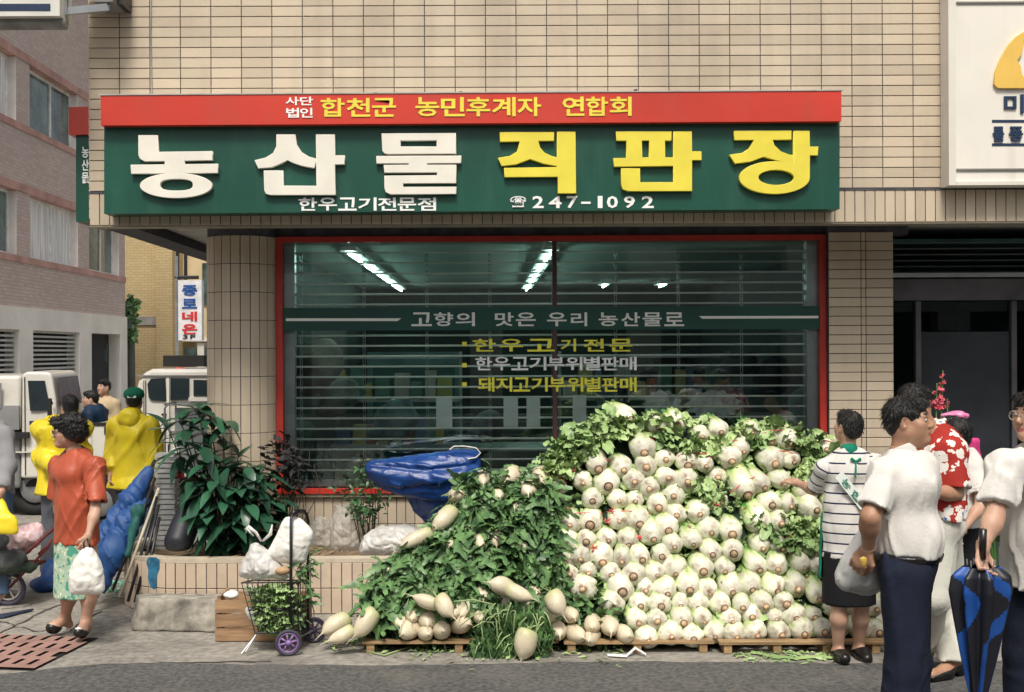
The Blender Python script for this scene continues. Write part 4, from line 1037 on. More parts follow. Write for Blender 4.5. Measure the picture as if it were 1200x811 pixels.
for bi in sorted(rows):
    row = sorted(rows[bi])
    for k, (x, y, r, ox, oy) in enumerate(row):
        dd = heap_y(y) + random.uniform(-.025, .025)
        if r <= 9 or (x, y) == (840, 559): dd += .10
        pxm = F_PX / dd; R = (r + 1.7) / pxm; s = R / .078
        b_ = Vector((ox / pxm / .135, -1, -oy / pxm / .135 - random.uniform(0, .05))); b_.normalize()
        c3 = P(x, y, dd)
        base = c3 + b_ * .05 * s
        me = CAB[cab_n % 9]
        rn = 'bottom row' if bi == 0 else ('topmost row' if bi == top_row else ordn[bi] + ' row up')
        look = 'large ' if r >= 14 else ('small ' if r <= 11 else '')
        lab = '%snapa cabbage, %s from the left in the %s' % (look, oc[k], rn)
        t = thing('napa_cabbage', lab, 'cabbage', base, 'napa cabbages stacked root end outwards')
        qx = (-b_).to_track_quat('Y', 'Z').to_euler(); qm = (-b_).to_track_quat('Y', 'Z').to_matrix() @ Matrix.Rotation(random.uniform(0, 6.28), 3, 'Y')
        ls = random.uniform(.9, 1.1)
        t.rotation_euler = qm.to_euler()
        for nm2, mm in (('head', me), ('root_core', cores[cab_n % 3])):
            o = bpy.data.objects.new(nm2, mm); COL.objects.link(o); o.parent = t; o.scale = (s, s * ls, s)
            if nm2 == 'root_core': o.scale = (s * random.uniform(.8, 1.15),) * 3
        cab_n += 1
# red string ties round pairs of heads
M_tie = mat('pink_string', (.72, .07, .10), .5, .2, 30)
ties = [((641, 566), (664, 566), -10), ((686, 545), (716, 541), -8), ((740, 517), (768, 516), -6), ((795, 535), (815, 530), -5), ((816, 533), (836, 537), -5), ((845, 528), (868, 525), -6), ((889, 510), (936, 512), -10), ((856, 578), (898, 556), -7), ((658, 604), (706, 602), -3), ((711, 600), (762, 602), -3), ((893, 532), (936, 533), -6), ((955, 519), (978, 520), -5), ((843, 520), (875, 518), -4)]
for i, ((a, b), (c, d_), sag) in enumerate(ties):
    mb = MB(); pts = []
    for t_ in np.linspace(0, 1, 9):
        x = a + (c - a) * t_; y = b + (d_ - b) * t_ + sag * math.sin(PI * t_) * .7; pts.append(P(x, y, heap_y(y) - .065 + .04 * (2 * t_ - 1) ** 2))
    mb.tube(pts, .0035, 5)
    tag(mb.build('string_tie', M_tie), 'red string tying cabbages together, %s tie from the left' % oc[sorted(range(len(ties)), key=lambda j: ties[j][0][0]).index(i)], 'string', 'strings round the cabbage bundles')
for i, (a, b) in enumerate(((646, 565), (670, 552), (717, 598), (711, 611), (926, 629), (838, 590), (751, 632), (662, 597), (696, 642))):
    c = P(a, b, heap_y(b) - .06); mb = MB()
    for k in range(4):
        v = Vector((random.uniform(-.03, .03), random.uniform(-.01, .01), random.uniform(-.035, .03))); mb.tube([c, c + v * .6 + Vector((0, -.01, 0)), c + v], .0055, 5)
    tag(mb.build('string_knot', M_tie), 'red string knot among the cabbages, %s knot from the left' % oc[sorted(((646, 670, 717, 711, 926, 838, 751, 662, 696)))  .index(a)], 'string', 'knots of the cabbage strings')

# ================================================================ GREENS (nobody could count them)
M_gl = mat('radish_greens', (.13, .235, .085), .42, .45, 13, coord='World', hue2=(.025, .065, .03), spec=.4)
M_gl2 = mat('cabbage_greens', (.36, .46, .20), .5, .35, 3, coord='World', hue2=(.15, .27, .09))
M_stalk = mat('pale_stalk', (.30, .40, .17), .5, .2, 8)
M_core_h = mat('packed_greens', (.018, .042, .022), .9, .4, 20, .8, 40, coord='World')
def inpoly(x, y, poly):
    c = False; n = len(poly)
    for i in range(n):
        (x1, y1), (x2, y2) = poly[i], poly[(i + 1) % n]
        if (y1 > y) != (y2 > y) and x < (x2 - x1) * (y - y1) / (y2 - y1) + x1: c = not c
    return c
# packed body of the heap behind the visible vegetables
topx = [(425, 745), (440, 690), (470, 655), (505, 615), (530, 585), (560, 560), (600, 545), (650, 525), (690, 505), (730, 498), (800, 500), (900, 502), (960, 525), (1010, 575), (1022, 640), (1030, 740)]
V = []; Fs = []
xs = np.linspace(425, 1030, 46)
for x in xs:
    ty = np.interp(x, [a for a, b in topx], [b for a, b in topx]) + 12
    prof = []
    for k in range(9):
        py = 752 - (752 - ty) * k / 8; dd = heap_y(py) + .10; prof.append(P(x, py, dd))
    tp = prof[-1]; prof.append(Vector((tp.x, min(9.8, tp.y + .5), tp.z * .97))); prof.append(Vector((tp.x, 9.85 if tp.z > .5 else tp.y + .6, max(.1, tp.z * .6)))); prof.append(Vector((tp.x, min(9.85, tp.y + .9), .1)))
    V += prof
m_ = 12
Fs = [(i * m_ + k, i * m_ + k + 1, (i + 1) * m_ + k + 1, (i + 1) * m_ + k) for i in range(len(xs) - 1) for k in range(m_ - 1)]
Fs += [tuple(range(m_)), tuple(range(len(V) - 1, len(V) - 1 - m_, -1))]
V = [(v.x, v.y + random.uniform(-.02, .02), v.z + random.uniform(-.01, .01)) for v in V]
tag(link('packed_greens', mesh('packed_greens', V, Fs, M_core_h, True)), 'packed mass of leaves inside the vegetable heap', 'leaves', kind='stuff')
def radish_leaf(L, seed):
    L *= 1.35; r_ = random.Random(seed); V = []; Fs = []; n = 8
    for i in range(n + 1):
        t = i / n; y = L * t; z = -.55 * L * t * t
        base = .0 if t < .22 else math.sin(PI * ((t - .22) / .78) ** .7)
        w = .003 + .036 * base * (1.3 if i % 2 else .5) * (L / .2) * r_.uniform(.8, 1.2)
        if i == n: w = .012
        V += [(-w, y + r_.uniform(-.004, .004), z + w * .35 + r_.uniform(-.006, .006)), (0, y, z), (w, y, z + w * .35 + r_.uniform(-.006, .006))]
    for i in range(n): a = 3 * i; Fs += [(a, a + 1, a + 4, a + 3), (a + 1, a + 2, a + 5, a + 4)]
    return V, Fs
RL = [radish_leaf(.11 + .025 * (i % 3), i) for i in range(6)]
def frill_leaf(L, seed):
    r_ = random.Random(seed); V = []; Fs = []; n = 6
    for i in range(n + 1):
        t = i / n; y = L * t; z = -.3 * L * t * t; w = L * .34 * math.sin(PI * (t * .85 + .08)) ** .7
        V += [(-w, y, z + r_.uniform(-.02, .03)), (-w * .45, y, z + r_.uniform(-.006, .012)), (0, y, z - .006), (w * .45, y, z + r_.uniform(-.006, .012)), (w, y, z + r_.uniform(-.02, .03))]
    for i in range(n):
        for k in range(4): a = 5 * i + k; Fs.append((a, a + 1, a + 6, a + 5))
    return V, Fs
FL = [frill_leaf(.10 + .02 * (i % 3), i) for i in range(6)]
def scatter(name, label, polys, count, protos, m, dep, dirf, jit=.04, cat='leaves', sc=(.7, 1.2), lift=0.0):
    VV = []; FF = []; nv = 0
    P_ = [(np.array(v, float), np.array(f_)) for v, f_ in protos]
    for poly, cnt in zip(polys, count):
        bx = [min(a for a, b in poly), max(a for a, b in poly), min(b for a, b in poly), max(b for a, b in poly)]
        k = 0
        while k < cnt:
            x, y = random.uniform(bx[0], bx[1]), random.uniform(bx[2], bx[3])
            if not inpoly(x, y, poly): continue
            k += 1
            c = P(x, y, dep(x, y) + random.uniform(-jit, jit * .6)); d = dirf(x, y)
            M3 = (d.to_track_quat('Y', 'Z').to_matrix() @ Matrix.Rotation(random.uniform(-1.2, 1.2), 3, 'Y')) * random.uniform(*sc)
            v, f_ = random.choice(P_)
            VV.append(v @ np.array(M3).T + np.array(c) + (0, 0, lift)); FF.append(f_ + nv); nv += len(v)
    me = mesh(name, np.concatenate(VV), [tuple(r) for f_ in FF for r in f_.tolist()], m, True)
    return tag(link(name, me), label, cat, kind='stuff')
def down(x, y): return Vector((random.gauss(0, .7), -.6 + random.gauss(0, .4), -.5 + random.gauss(0, .55))).normalized()
def anyd(x, y): return Vector((random.gauss(0, 1), random.gauss(-.5, .6), random.gauss(.2, .7))).normalized()
hp = lambda x, y: heap_y(y) - .03
G1 = [(430, 700), (440, 662), (470, 645), (500, 625), (522, 596), (535, 565), (560, 552), (620, 545), (650, 560), (655, 600), (648, 640), (660, 690), (650, 712), (560, 706), (470, 712), (440, 716)]
G1b = [(560, 575), (655, 575), (652, 650), (655, 690), (575, 680), (520, 660), (520, 620)]
scatter('radish_greens', 'dark green radish tops hanging in a thick mass left of the cabbages', [G1, G1b], [2700, 1000], RL, M_gl, hp, down, .07, sc=(.5, 1.0))
G2 = [(572, 708), (600, 700), (640, 712), (648, 735), (640, 768), (600, 764), (560, 768), (550, 748)]
scatter('radish_greens', 'bunch of drooping green tops spilling over the front of the left pallet', [G2], [520], RL, M_gl, lambda x, y: 7.64, lambda x, y: Vector((random.gauss(0, .25), -.25, -1)).normalized(), .05, sc=(.4, .8))
G3 = [(655, 695), (700, 690), (735, 710), (730, 745), (655, 748)]
scatter('radish_greens', 'green tops behind the radishes at the corner of the cabbage stack', [G3, [(440, 705), (560, 700), (560, 745), (425, 748)]], [170, 200], RL, M_gl, lambda x, y: heap_y(y) + .08, anyd, .05, sc=(.5, .9))
G4 = [(632, 540), (650, 518), (680, 496), (730, 486), (742, 500), (715, 520), (690, 530), (660, 560), (630, 572)]
scatter('cabbage_greens', 'loose light green outer leaves over the top left of the cabbages', [G4], [330], FL, M_gl2, lambda x, y: heap_y(y) - .02, anyd, .07, sc=(.5, .95))
G5 = [(740, 492), (800, 490), (860, 498), (900, 494), (940, 500), (975, 512), (985, 530), (960, 550), (940, 545), (945, 530), (900, 524), (870, 535), (840, 525), (780, 522), (745, 512)]
scatter('cabbage_greens', 'light green leaf ends along the top edge of the cabbages', [G5, [(790, 518), (845, 515), (842, 535), (795, 534)]], [210, 60], FL, M_gl2, lambda x, y: heap_y(y) + .02, anyd, .07, sc=(.6, 1.0))
G6 = [(885, 605), (965, 605), (965, 640), (925, 642), (905, 632)]
scatter('cabbage_greens', 'tuft of frilly green leaves poking out beside the green apron', [G6, [(810, 560), (842, 560), (846, 590), (828, 594)], [(640, 600), (660, 600), (655, 700), (645, 700)], [(935, 540), (975, 540), (975, 560), (935, 558)]], [110, 30, 60, 45], FL, M_gl2, lambda x, y: heap_y(y) - .03, lambda x, y: Vector((random.gauss(-.3, .7), -.6, random.gauss(-.3, .5))).normalized(), .04, sc=(.45, .8))
scatter('cabbage_greens', 'small green leaf edges showing in the gaps between the cabbages', [[(660, 600), (965, 600), (1020, 745), (745, 748), (650, 690)], [(700, 540), (960, 540), (965, 600), (660, 600)]], [620, 300], FL, M_gl2, lambda x, y: heap_y(y) + .05, anyd, .02, sc=(.3, .65))
# loose stalks
mb = MB()
for i in range(560):
    if i < 520: x, y = random.uniform(440, 650), random.uniform(560, 700)
    else: x, y = random.uniform(560, 640), random.uniform(705, 755)
    if not (inpoly(x, y, G1) or inpoly(x, y, G2)): continue
    dd = heap_y(y) - .07 if i < 520 else 7.60
    a = P(x, y, dd); v = Vector((random.gauss(0, .06), random.gauss(0, .02), random.gauss(-.07, .03)))
    if i % 2 == 0: v = Vector((random.gauss(-.05, .06), -.02, random.gauss(-.05, .04)))
    mb.tube([a, a + v * .5 + Vector((0, -.02, .015)), a + v + Vector((0, 0, -.02))], [.0055, .0045, .003], 5, False)
tag(mb.build('leaf_stalks', M_stalk, None, True), 'pale leaf stalks lying over the radish tops', 'stalks', kind='stuff')
# scraps trodden on the ground
mb = MB(); mb2 = MB()
for i in range(420):
    r = random.random()
    if r < .5: x, y = random.uniform(480, 730), 758 + abs(random.gauss(0, 9))
    elif r < .7: x, y = random.uniform(380, 520), 752 + abs(random.gauss(0, 7))
    else: x, y = random.uniform(860, 985), 766 + abs(random.gauss(0, 5))
    g = G(x, min(y, 805)); l = random.uniform(.008, .04); a = random.uniform(0, PI); w = l * random.uniform(.12, .5); z = .008
    dx, dy = math.cos(a), math.sin(a)
    mb.add([(g.x - dx * l, g.y - dy * l, z), (g.x + dy * w, g.y - dx * w, z + random.uniform(0, .018)), (g.x + dx * l, g.y + dy * l, z + random.uniform(0, .01)), (g.x - dy * w, g.y + dx * w, z + random.uniform(0, .012))], [(0, 1, 2), (0, 2, 3)])
tag(mb.build('leaf_scraps', M_gl2), 'trodden scraps of green leaf on the ground before the pallets', 'leaf scraps', kind='stuff')
for i, (pts, lab) in enumerate((([(880, 764), (900, 769), (930, 772), (965, 770), (985, 773)], 'long flat green leaf lying before the right pallet'), ([(425, 762), (450, 768), (480, 758), (500, 752)], 'pale bent stalk on the ground by the left pallet'),
        ([(735, 768), (745, 760), (757, 768)], 'strip of white tape lying before the middle pallet'), ([(712, 768), (735, 770)], 'short end of white tape beside the pallet'))):
    mb = MB(); gp = [G(a, b, .01 if i != 2 else .01 + .03 * (k == 1)) for k, (a, b) in enumerate(pts)]
    if i in (0, 2, 3):
        w = .022 if i == 0 else .016
        for k in range(len(gp) - 1): mb.add([gp[k] + Vector((0, -w, .0)), gp[k + 1] + Vector((0, -w, .004)), gp[k + 1] + Vector((0, w, .01)), gp[k] + Vector((0, w, .006))], [(0, 1, 2, 3)])
    else: mb.tube(gp, .006, 5)
    tag(mb.build(('fallen_leaf', 'fallen_stalk', 'tape_strip', 'tape_strip')[i], (M_gl2, M_stalk, M_wht, M_wht)[i], None, True), lab, ('leaf', 'stalk', 'tape', 'tape')[i])

# ================================================================ RADISHES
def rad_mat():
    m = mat('radish_skin', (.68, .60, .44), .42, .10, 9, .3, 30, rand=.10, spec=.45, dirt=((.32, .22, .12), .5, 6))
    t = m.node_tree; N = t.nodes; L = t.links; b = N['Principled BSDF']; src = b.inputs['Base Color'].links[0].from_socket
    at = N.new('ShaderNodeAttribute'); at.attribute_name = 'gr'; r = N.new('ShaderNodeMapRange'); r.inputs[1].default_value = .55; r.inputs[2].default_value = 1.0; L.new(at.outputs['Fac'], r.inputs[0])
    mx = N.new('ShaderNodeMix'); mx.data_type = 'RGBA'; k = N.new('ShaderNodeMath'); k.operation = 'MULTIPLY'; k.inputs[1].default_value = .75; L.new(r.outputs[0], k.inputs[0]); L.new(k.outputs[0], mx.inputs[0])
    L.new(src, mx.inputs[6]); mx.inputs[7].default_value = (.36, .42, .16, 1); L.new(mx.outputs[2], b.inputs['Base Color']); return m
M_rad = rad_mat()
def radish(label, leafend, tail, r, group='radishes'):
    """leafend and tail are world points, r the greatest radius"""
    A, B = Vector(leafend), Vector(tail); L_ = (B - A).length; ax = (B - A) / L_
    t = thing('radish', label, 'radish', A, group)
    prof = [(0, .0), (.35, .004), (.72, .03), (.90, .10), (.98, .22), (1.0, .40), (.96, .55), (.82, .70), (.55, .83), (.28, .91), (.10, .96), (.05, 1.05), (.02, 1.25)]
    V = []; g = []; n = 14; u = ax.orthogonal().normalized(); w = ax.cross(u); sd = random.uniform(0, 6)
    for (q_, z) in prof:
        for k in range(n):
            a = 2 * PI * k / n; rr = r * q_ * (1 + .035 * math.sin(2 * a + sd) + .02 * math.sin(3 * a + 5 * z + sd)); off = u * (.012 * math.sin(3 * z + sd)) + Vector((0, 0, -.02 * max(0, z - 1)))
            V.append(ax * (z * L_) + (u * math.cos(a) + w * math.sin(a)) * rr + off); g.append(1 - z)
    Fs = [(j * n + k, j * n + (k + 1) % n, (j + 1) * n + (k + 1) % n, (j + 1) * n + k) for j in range(len(prof) - 1) for k in range(n)]
    link('root', mesh('root', V, Fs, M_rad, True, None, {'gr': g}), t)
    mb = MB()
    for k in range(6):
        v = -ax * random.uniform(.03, .07) + Vector((random.gauss(0, .025), random.gauss(0, .02), random.gauss(0, .02))); mb.tube([A + ax * .006, A + v * .5, A + v + Vector((0, 0, -.01))], [.005, .004, .002], 4, False)
    mb.build('leaf_stump', M_stalk, t, True)
def rad_px(label, a, b, r, d0, d1=None):
    if d0 > 8.15: d0 = heap_y(a[1]) - .10; d1 = heap_y(b[1]) - .12
    radish(label, P(a[0], a[1], d0), P(b[0], b[1], d1), r / (F_PX / ((d0 + d1) / 2)))
def rad_face(label, c, r, d=None, tail=(0, 1)):
    """radish lying with its tail towards the street"""
    d = d if d else heap_y(c[1]) - .10; pxm = F_PX / d
    A = P(c[0] - tail[0] * 7, c[1] - tail[1] * 5 - 2, d + .15); B = P(c[0] + tail[0] * 8, c[1] + tail[1] * 7, d - .07)
    radish(label, A, B, (r + .5) / pxm)
for lab, a, b, r, d0, d1 in (
    ('greenish radish, leftmost of the three lying beside the shopping trolley', (409, 723), (377, 744), 11, 7.85, 7.75),
    ('thin radish lying lowest of the three beside the shopping trolley', (414, 736), (383, 752), 8.5, 7.71, 7.65),
    ('thick radish, rightmost of the three beside the shopping trolley', (442, 716), (412, 746), 12, 7.75, 7.68),
    ('long radish pointing left at the top of the front radish row', (518, 708), (482, 698), 9, 7.73, 7.73),
    ('stout radish lying slantwise beside the long left-pointing one', (512, 700), (533, 722), 10.5, 7.69, 7.61),
    ('long radish high in the front row pointing left over the round ones', (600, 693), (572, 682), 11, 7.75, 7.71),
    ('radish lying flat in the middle of the front row', (592, 688), (626, 702), 10, 7.73, 7.70),
    ('long curved radish with its tail hanging at the cabbage corner', (644, 694), (662, 722), 12, 7.71, 7.63),
    ('very large radish standing against the front of the pallet', (621, 738), (609, 774), 14, 7.57, 7.51),
    ('tapering radish sliding down the left slope below the round one', (531, 594), (508, 624), 11, 8.45, 8.36),
    ('greenish radish lowest on the left slope of the heap', (506, 622), (468, 644), 9, 8.4, 8.35),
    ('small slim radish hanging under the greens in the middle of the heap', (560, 628), (563, 646), 7, 8.25, 8.2),
    ('slim radish hanging beside it with its long tail down', (580, 622), (583, 642), 7.5, 8.27, 8.22),
    ('slender radish with forked tails at the edge of the cabbages', (605, 632), (617, 646), 6, 8.2, 8.12)): rad_px(lab, a, b, r, d0, d1)
for lab, c, r, tl in (
    ('round radish at the left end of the front row', (468, 728), 9, (0, 1)), ('half-hidden radish behind the left end of the front row', (484, 721), 9, (0, .5)), ('large round radish in the upper left of the front row', (501, 725), 12, (.2, 1)),
    ('round radish low on the left of the front row', (480, 738), 11, (-1, .6)), ('round radish with its tail straight at the street, low in the front row', (519, 738), 11, (0, .3)), ('radish lying with its tail down to the left in the front row', (549, 713), 12, (-1, 1)),
    ('radish tucked below it beside the drooping green bunch', (541, 733), 10, (1, 0)), ('big radish at the middle top of the front row', (566, 697), 13, (0, .8)), ('round radish at the right of the front row', (626, 696), 11, (.5, .6)),
    ('radish just right of the drooping green bunch', (646, 720), 10, (0, 1)), ('round radish lying low at the right of the front row', (653, 740), 11, (.2, 1)), ('round radish next to it nearer the cabbages', (676, 743), 10.5, (1, .8)),
    ('tiny radish on the pallet edge beside the very large one', (633, 744), 5, (1, .3)), ('radish half buried in the middle of the front row', (620, 713), 9, (0, .2)), ('shaded radish under the corner of the cabbages', (695, 732), 10, (0, .4)),
    ('round radish with a long tail at the corner of the cabbages', (714, 735), 11, (.1, 1.2)), ('brown radish beside the lowest cabbage', (732, 744), 10.5, (1, 0)), ('radish lying low between two round ones in the front row', (500, 741), 9, (.4, .4)), ('pale radish behind the front row left of the drooping bunch', (532, 718), 9.5, (-.3, .7)),
    ('radish just behind the left side of the drooping bunch', (566, 722), 10, (-.6, .8)), ('radish peeping over the drooping bunch', (590, 704), 9, (.2, .8)), ('radish in the second row near the cabbage corner', (668, 722), 9.5, (.5, .6)), ('radish tight against the pallet edge near the right', (694, 747), 9, (-.4, .5)), ('round radish standing out at the upper left edge of the heap', (534, 583), 10, (-.4, 0)),
    ('pinkish radish near the end of the blue tarpaulin roll', (565, 563), 10, (0, .8)), ('small radish in the greens right of the tarpaulin', (582, 582), 8.5, (.3, .3)), ('large round radish high in the greens', (617, 575), 12, (.3, .6)),
    ('radish high on the heap between the greens and cabbages', (598, 559), 11, (-.5, .4)), ('radish under the topmost cabbage leaves on the left', (634, 559), 10, (.4, .8)), ('small pale radish deep in the greens on the left', (529, 638), 5.5, (-.5, .5)),
    ('tiny radish in the upper greens beside the large round one', (604, 589), 5, (0, 1)), ('small brown radish at the far left edge of the greens', (460, 664), 6, (-.5, .4))):
    d = None
    if c[1] > 690: d = 7.70 + max(0, (745 - c[1])) * .0035
    rad_face(lab, c, r, d, tl)
# ================================================================ PEOPLE
def skin_mat(name, col):
    return mat(name, col, .5, .07, 9, .15, 120, sub=.12, spec=.4, hue2=(col[0] * .86, col[1] * .74, col[2] * .68))
M_sk = skin_mat('skin', (.52, .335, .245)); M_sk2 = skin_mat('skin_tan', (.42, .25, .165))
M_lip = mat('lips', (.36, .12, .10), .45); M_brow = mat('brow_hair', (.015, .012, .011), .7)
M_hair = mat('black_hair', (.011, .010, .010), .38, .3, 14, .7, 60, spec=.45, stretch=(3, 3, .7))
M_eyew = mat('eye_white', (.62, .60, .56), .3); M_iris = mat('iris', (.012, .008, .006), .2)
M_nail = None
def Rz(a): return np.array(Matrix.Rotation(a, 3, 'Z'))
HSC = .925
class Person:
    def __init__(s, label, px, d, H, heading, wide=1.0, belly=0.0, skin=None, head_yaw=None, head_pitch=0, group=None, foot=None, female=False, x=None, sink=0, lean=(0, 0)):
        s.u = H / 1.70; s.H = H; s.skin = skin or M_sk; s.female = female; s.wide = wide; s.belly = belly
        x = P(px, 600, d).x if x is None else x
        s.o = np.array((x, d, -sink)); s.R = Rz(math.radians(heading)); s.hd = heading
        s.root = thing('person', label, 'person', tuple(s.o), group)
        s.hR = Rz(math.radians(heading if head_yaw is None else head_yaw)) @ np.array(Matrix.Rotation(math.radians(head_pitch), 3, 'X'))
        w = wide; s.lean = np.array((lean[0], lean[1], 0.))
        sw = (.165 if female else .185) * w
        J = {'pelvis': (0, 0, .93), 'waist': (0, .0, 1.07), 'chest': (0, 0, 1.27), 'neck': (0, .012, 1.415), 'headc': (0, -.012, 1.585)}
        for sd, n in ((1, 'l'), (-1, 'r')):
            J['sh_' + n] = (sw * sd, .01, 1.345); J['el_' + n] = ((sw + .035) * sd, .02, 1.09); J['wr_' + n] = ((sw + .055) * sd, -.03, .86)
            J['hp_' + n] = (.085 * sd, 0, .90); J['kn_' + n] = (.095 * sd, -.015, .48); J['an_' + n] = (.10 * sd, .02, .085); J['toe_' + n] = (.115 * sd, -.155, .03)
        s.J = {k: s.W(v) for k, v in J.items()}
        s.hand = {'l': None, 'r': None}
    def W(s, v):
        v = np.array(v, float) * s.u; q = s.R @ v + s.o
        f = max(0, (v[2] / s.u - .9)) / .6; return q + s.lean * f
    def setpx(s, **kw):
        for k, (a, b, d) in kw.items(): s.J[k] = np.array(P(a, b, d))
    def set(s, **kw):
        for k, v in kw.items(): s.J[k] = s.W(v)
    def torso(s, g=0.0, z0=None):
        u, w = s.u, s.wide; R = s.R; ax = R @ np.array((0, 1, 0)); J = s.J; f = .70
        hip = (.158 if s.female else .150) * w; wst = (.130 if s.female else .138) * w; ch = (.145 if s.female else .158) * w
        dn = np.array((0, 0, .05 * u))
        out = [cone(J['pelvis'] - dn * .2, J['waist'], hip * u + g, wst * u + g, .05, (ax, f)), cone(J['waist'], J['chest'], wst * u + g, ch * u + g, .05, (ax, f)),
               cone(J['sh_l'] * .78 + J['sh_r'] * .22 + dn * .1, J['sh_r'] * .78 + J['sh_l'] * .22 + dn * .1, .050 * u + g * .7, .050 * u + g * .7, .07),
               cone(J['chest'] + dn * .6, J['neck'] - dn * .5, .115 * u * w + g * .8, .060 * u + g * .5, .06, (ax, .8))]
        if s.belly: out.append(ell(J['waist'] + R @ np.array((0, -.05 * s.belly, -.03)) * u, (.125 * u * w + g, .085 * u * (1 + s.belly * .5) + g, .12 * u + g), R, .08))
        if s.female:
            for sd in (1, -1): out.append(ell(J['chest'] + R @ np.array((.07 * sd, -.085, -.02)) * u, (.062 * u + g * .6,) * 3, R, .06))
        else: out.append(ell(J['chest'] + R @ np.array((0, -.04, .03)) * u, (.125 * u + g, .07 * u + g, .09 * u + g), R, .06))
        return out
    def arm(s, n, g=0., full=True):
        u = s.u; J = s.J; k = .9 if s.female else 1.0
        out = [ell(J['sh_' + n], (.053 * u * k + g * .8,) * 3, None, .05), cone(J['sh_' + n], J['el_' + n], .050 * u * k + g, .040 * u * k + g, .03)]
        if full:
            m = J['el_' + n] * .72 + J['wr_' + n] * .28
            out += [cone(J['el_' + n], m, .038 * u * k + g, .041 * u * k + g, .03), cone(m, J['wr_' + n], .040 * u * k + g, .026 * u * k + g, .03)]
        return out
    def leg(s, n, g=0.):
        u, w = s.u, s.wide ** .5; J = s.J
        c = J['kn_' + n] * .68 + J['an_' + n] * .32; back = s.R @ np.array((0, .012, 0)) * u
        return [cone(J['hp_' + n], J['kn_' + n], .085 * u * w + g, .055 * u * w + g, .04), cone(J['kn_' + n], c + back, .052 * u * w + g, .056 * u * w + g, .03), cone(c + back, J['an_' + n], .054 * u * w + g, .034 * u + g, .03)]
    def foot(s, n, g=0.):
        u = s.u; J = s.J; an, toe = J['an_' + n], J['toe_' + n]; d = toe - an; d[2] = 0; d /= max(1e-6, np.linalg.norm(d))
        heel = an - d * .035 * u; heel[2] = max(s.o[2] + .033 * u, an[2] - .05 * u); t = toe.copy(); mid = an + d * .09 * u; mid[2] = heel[2] + .004
        return [cone(an, heel, .035 * u + g, .033 * u + g, .03), cone(an, mid, .033 * u + g, .038 * u + g, .03), cone(mid, t, .040 * u + g, .030 * u + g, .03)]
    def handp(s, n):
        u = s.u * (.93 if s.female else 1.0); J = s.J; w0 = J['wr_' + n]
        spec = s.hand[n] or {}
        fd = w0 - J['el_' + n]; fd /= np.linalg.norm(fd)
        d = np.array(spec.get('dir', fd), float); d /= np.linalg.norm(d)
        pn = np.array(spec.get('palm', s.R @ np.array((-1. if n == 'l' else 1., 0, 0))), float); pn -= d * (pn @ d); pn /= np.linalg.norm(pn)
        side = np.cross(d, pn); th = spec.get('thumb', None)
        if th is None: th = s.R @ np.array((0, -1., 0))
        if side @ np.array(th, float) < 0: side = -side
        cl = spec.get('curl', .5)
        R = np.stack([side, pn, d], 1)
        out = [cone(w0 - d * .02, w0 + d * .015 * u, .026 * u, .024 * u, .02), ell(w0 + d * .05 * u, (.041 * u, .016 * u, .052 * u), R, .02)]
        for i, (o, l) in enumerate(((.031, .068), (.0105, .076), (-.0105, .071), (-.031, .056))):
            b = w0 + (d * .088 + side * o) * u; a1 = cl * .9; a2 = cl * 2.0
            sp = side * (o * 1.5)
            p1 = b + (d * math.cos(a1) + pn * math.sin(a1) + sp) * l * .5 * u; p2 = p1 + (d * math.cos(a2) + pn * math.sin(a2) + sp) * l * .5 * u
            out += [cone(b - d * .012, p1, .0105 * u, .0092 * u, .006), cone(p1, p2, .009 * u, .0072 * u, .004)]
        b = w0 + (d * .028 + side * .030) * u; p1 = b + (d * .62 + side * .6 + pn * .35 * cl) * .038 * u; p2 = p1 + (d * .85 + side * .15 + pn * .6 * cl) * .032 * u
        out += [cone(b, p1, .014 * u, .0115 * u, .012), cone(p1, p2, .011 * u, .0085 * u, .006)]
        s.hand_c = w0 + d * .075 * u; return out
    def HP(s, v): return s.J['headc'] + s.hR @ (np.array(v, float) * s.u * HSC)
    def head(s):
        u = s.u * HSC; H = s.HP; R = s.hR; fm = .94 if s.female else 1.0
        def E(c, r, k=.02, neg=False, rot=None): return ell(H(c), np.array(r) * u, R if rot is None else R @ rot, k, neg)
        def C(a, b, ra, rb, k=.015): return cone(H(a), H(b), ra * u, rb * u, k)
        jw = .044 if s.female else .050
        out = [E((0, .012, .025), (.074, .091, .093)), E((0, -.03, -.03), (.060, .062, .080), .03), C((0, .0, -.03), (0, -.058, -.083), .045, .026, .03)]
        for sd in (1, -1):
            out += [C((sd * jw, -.005, -.050), (0, -.068, -.092), .022, .018, .03), E((sd * .040, -.062, -.012), (.026, .022, .020), .025), E((sd * .030, -.055, -.045), (.025, .025, .025), .03)]
        out += [C((-.036, -.078, .030), (.036, -.078, .030), .012, .012, .02), E((0, -.070, -.058), (.026, .026, .022), .02)]
        for sd in (1, -1): out.append(E((sd * .031, -.106, .010), (.017, .016, .012), .012, True))
        out += [C((0, -.086, .018), (0, -.108, -.016), .0085, .0125, .010), E((0, -.103, -.022), (.0165, .012, .009), .008)]
        out += [E((0, -.0935, -.048), (.022, .008, .0055), .006), E((0, -.0905, -.0575), (.019, .009, .0065), .006), E((0, -.083, -.086), (.020, .016, .014), .02)]
        for sd in (1, -1):
            rt = np.array(Matrix.Rotation(sd * .35, 3, 'Z'))
            out += [E((sd * .077, .008, -.004), (.009, .019, .032), .006, False, rt), E((sd * .084, .000, -.002), (.006, .009, .018), .004, True, rt)]
        return out
    def neck(s):
        u = s.u; return [cone(s.J['neck'] - np.array((0, 0, .03)), s.HP((0, .012, -.055)), .060 * u * (.86 if s.female else 1), .054 * u * (.86 if s.female else 1), .04)]
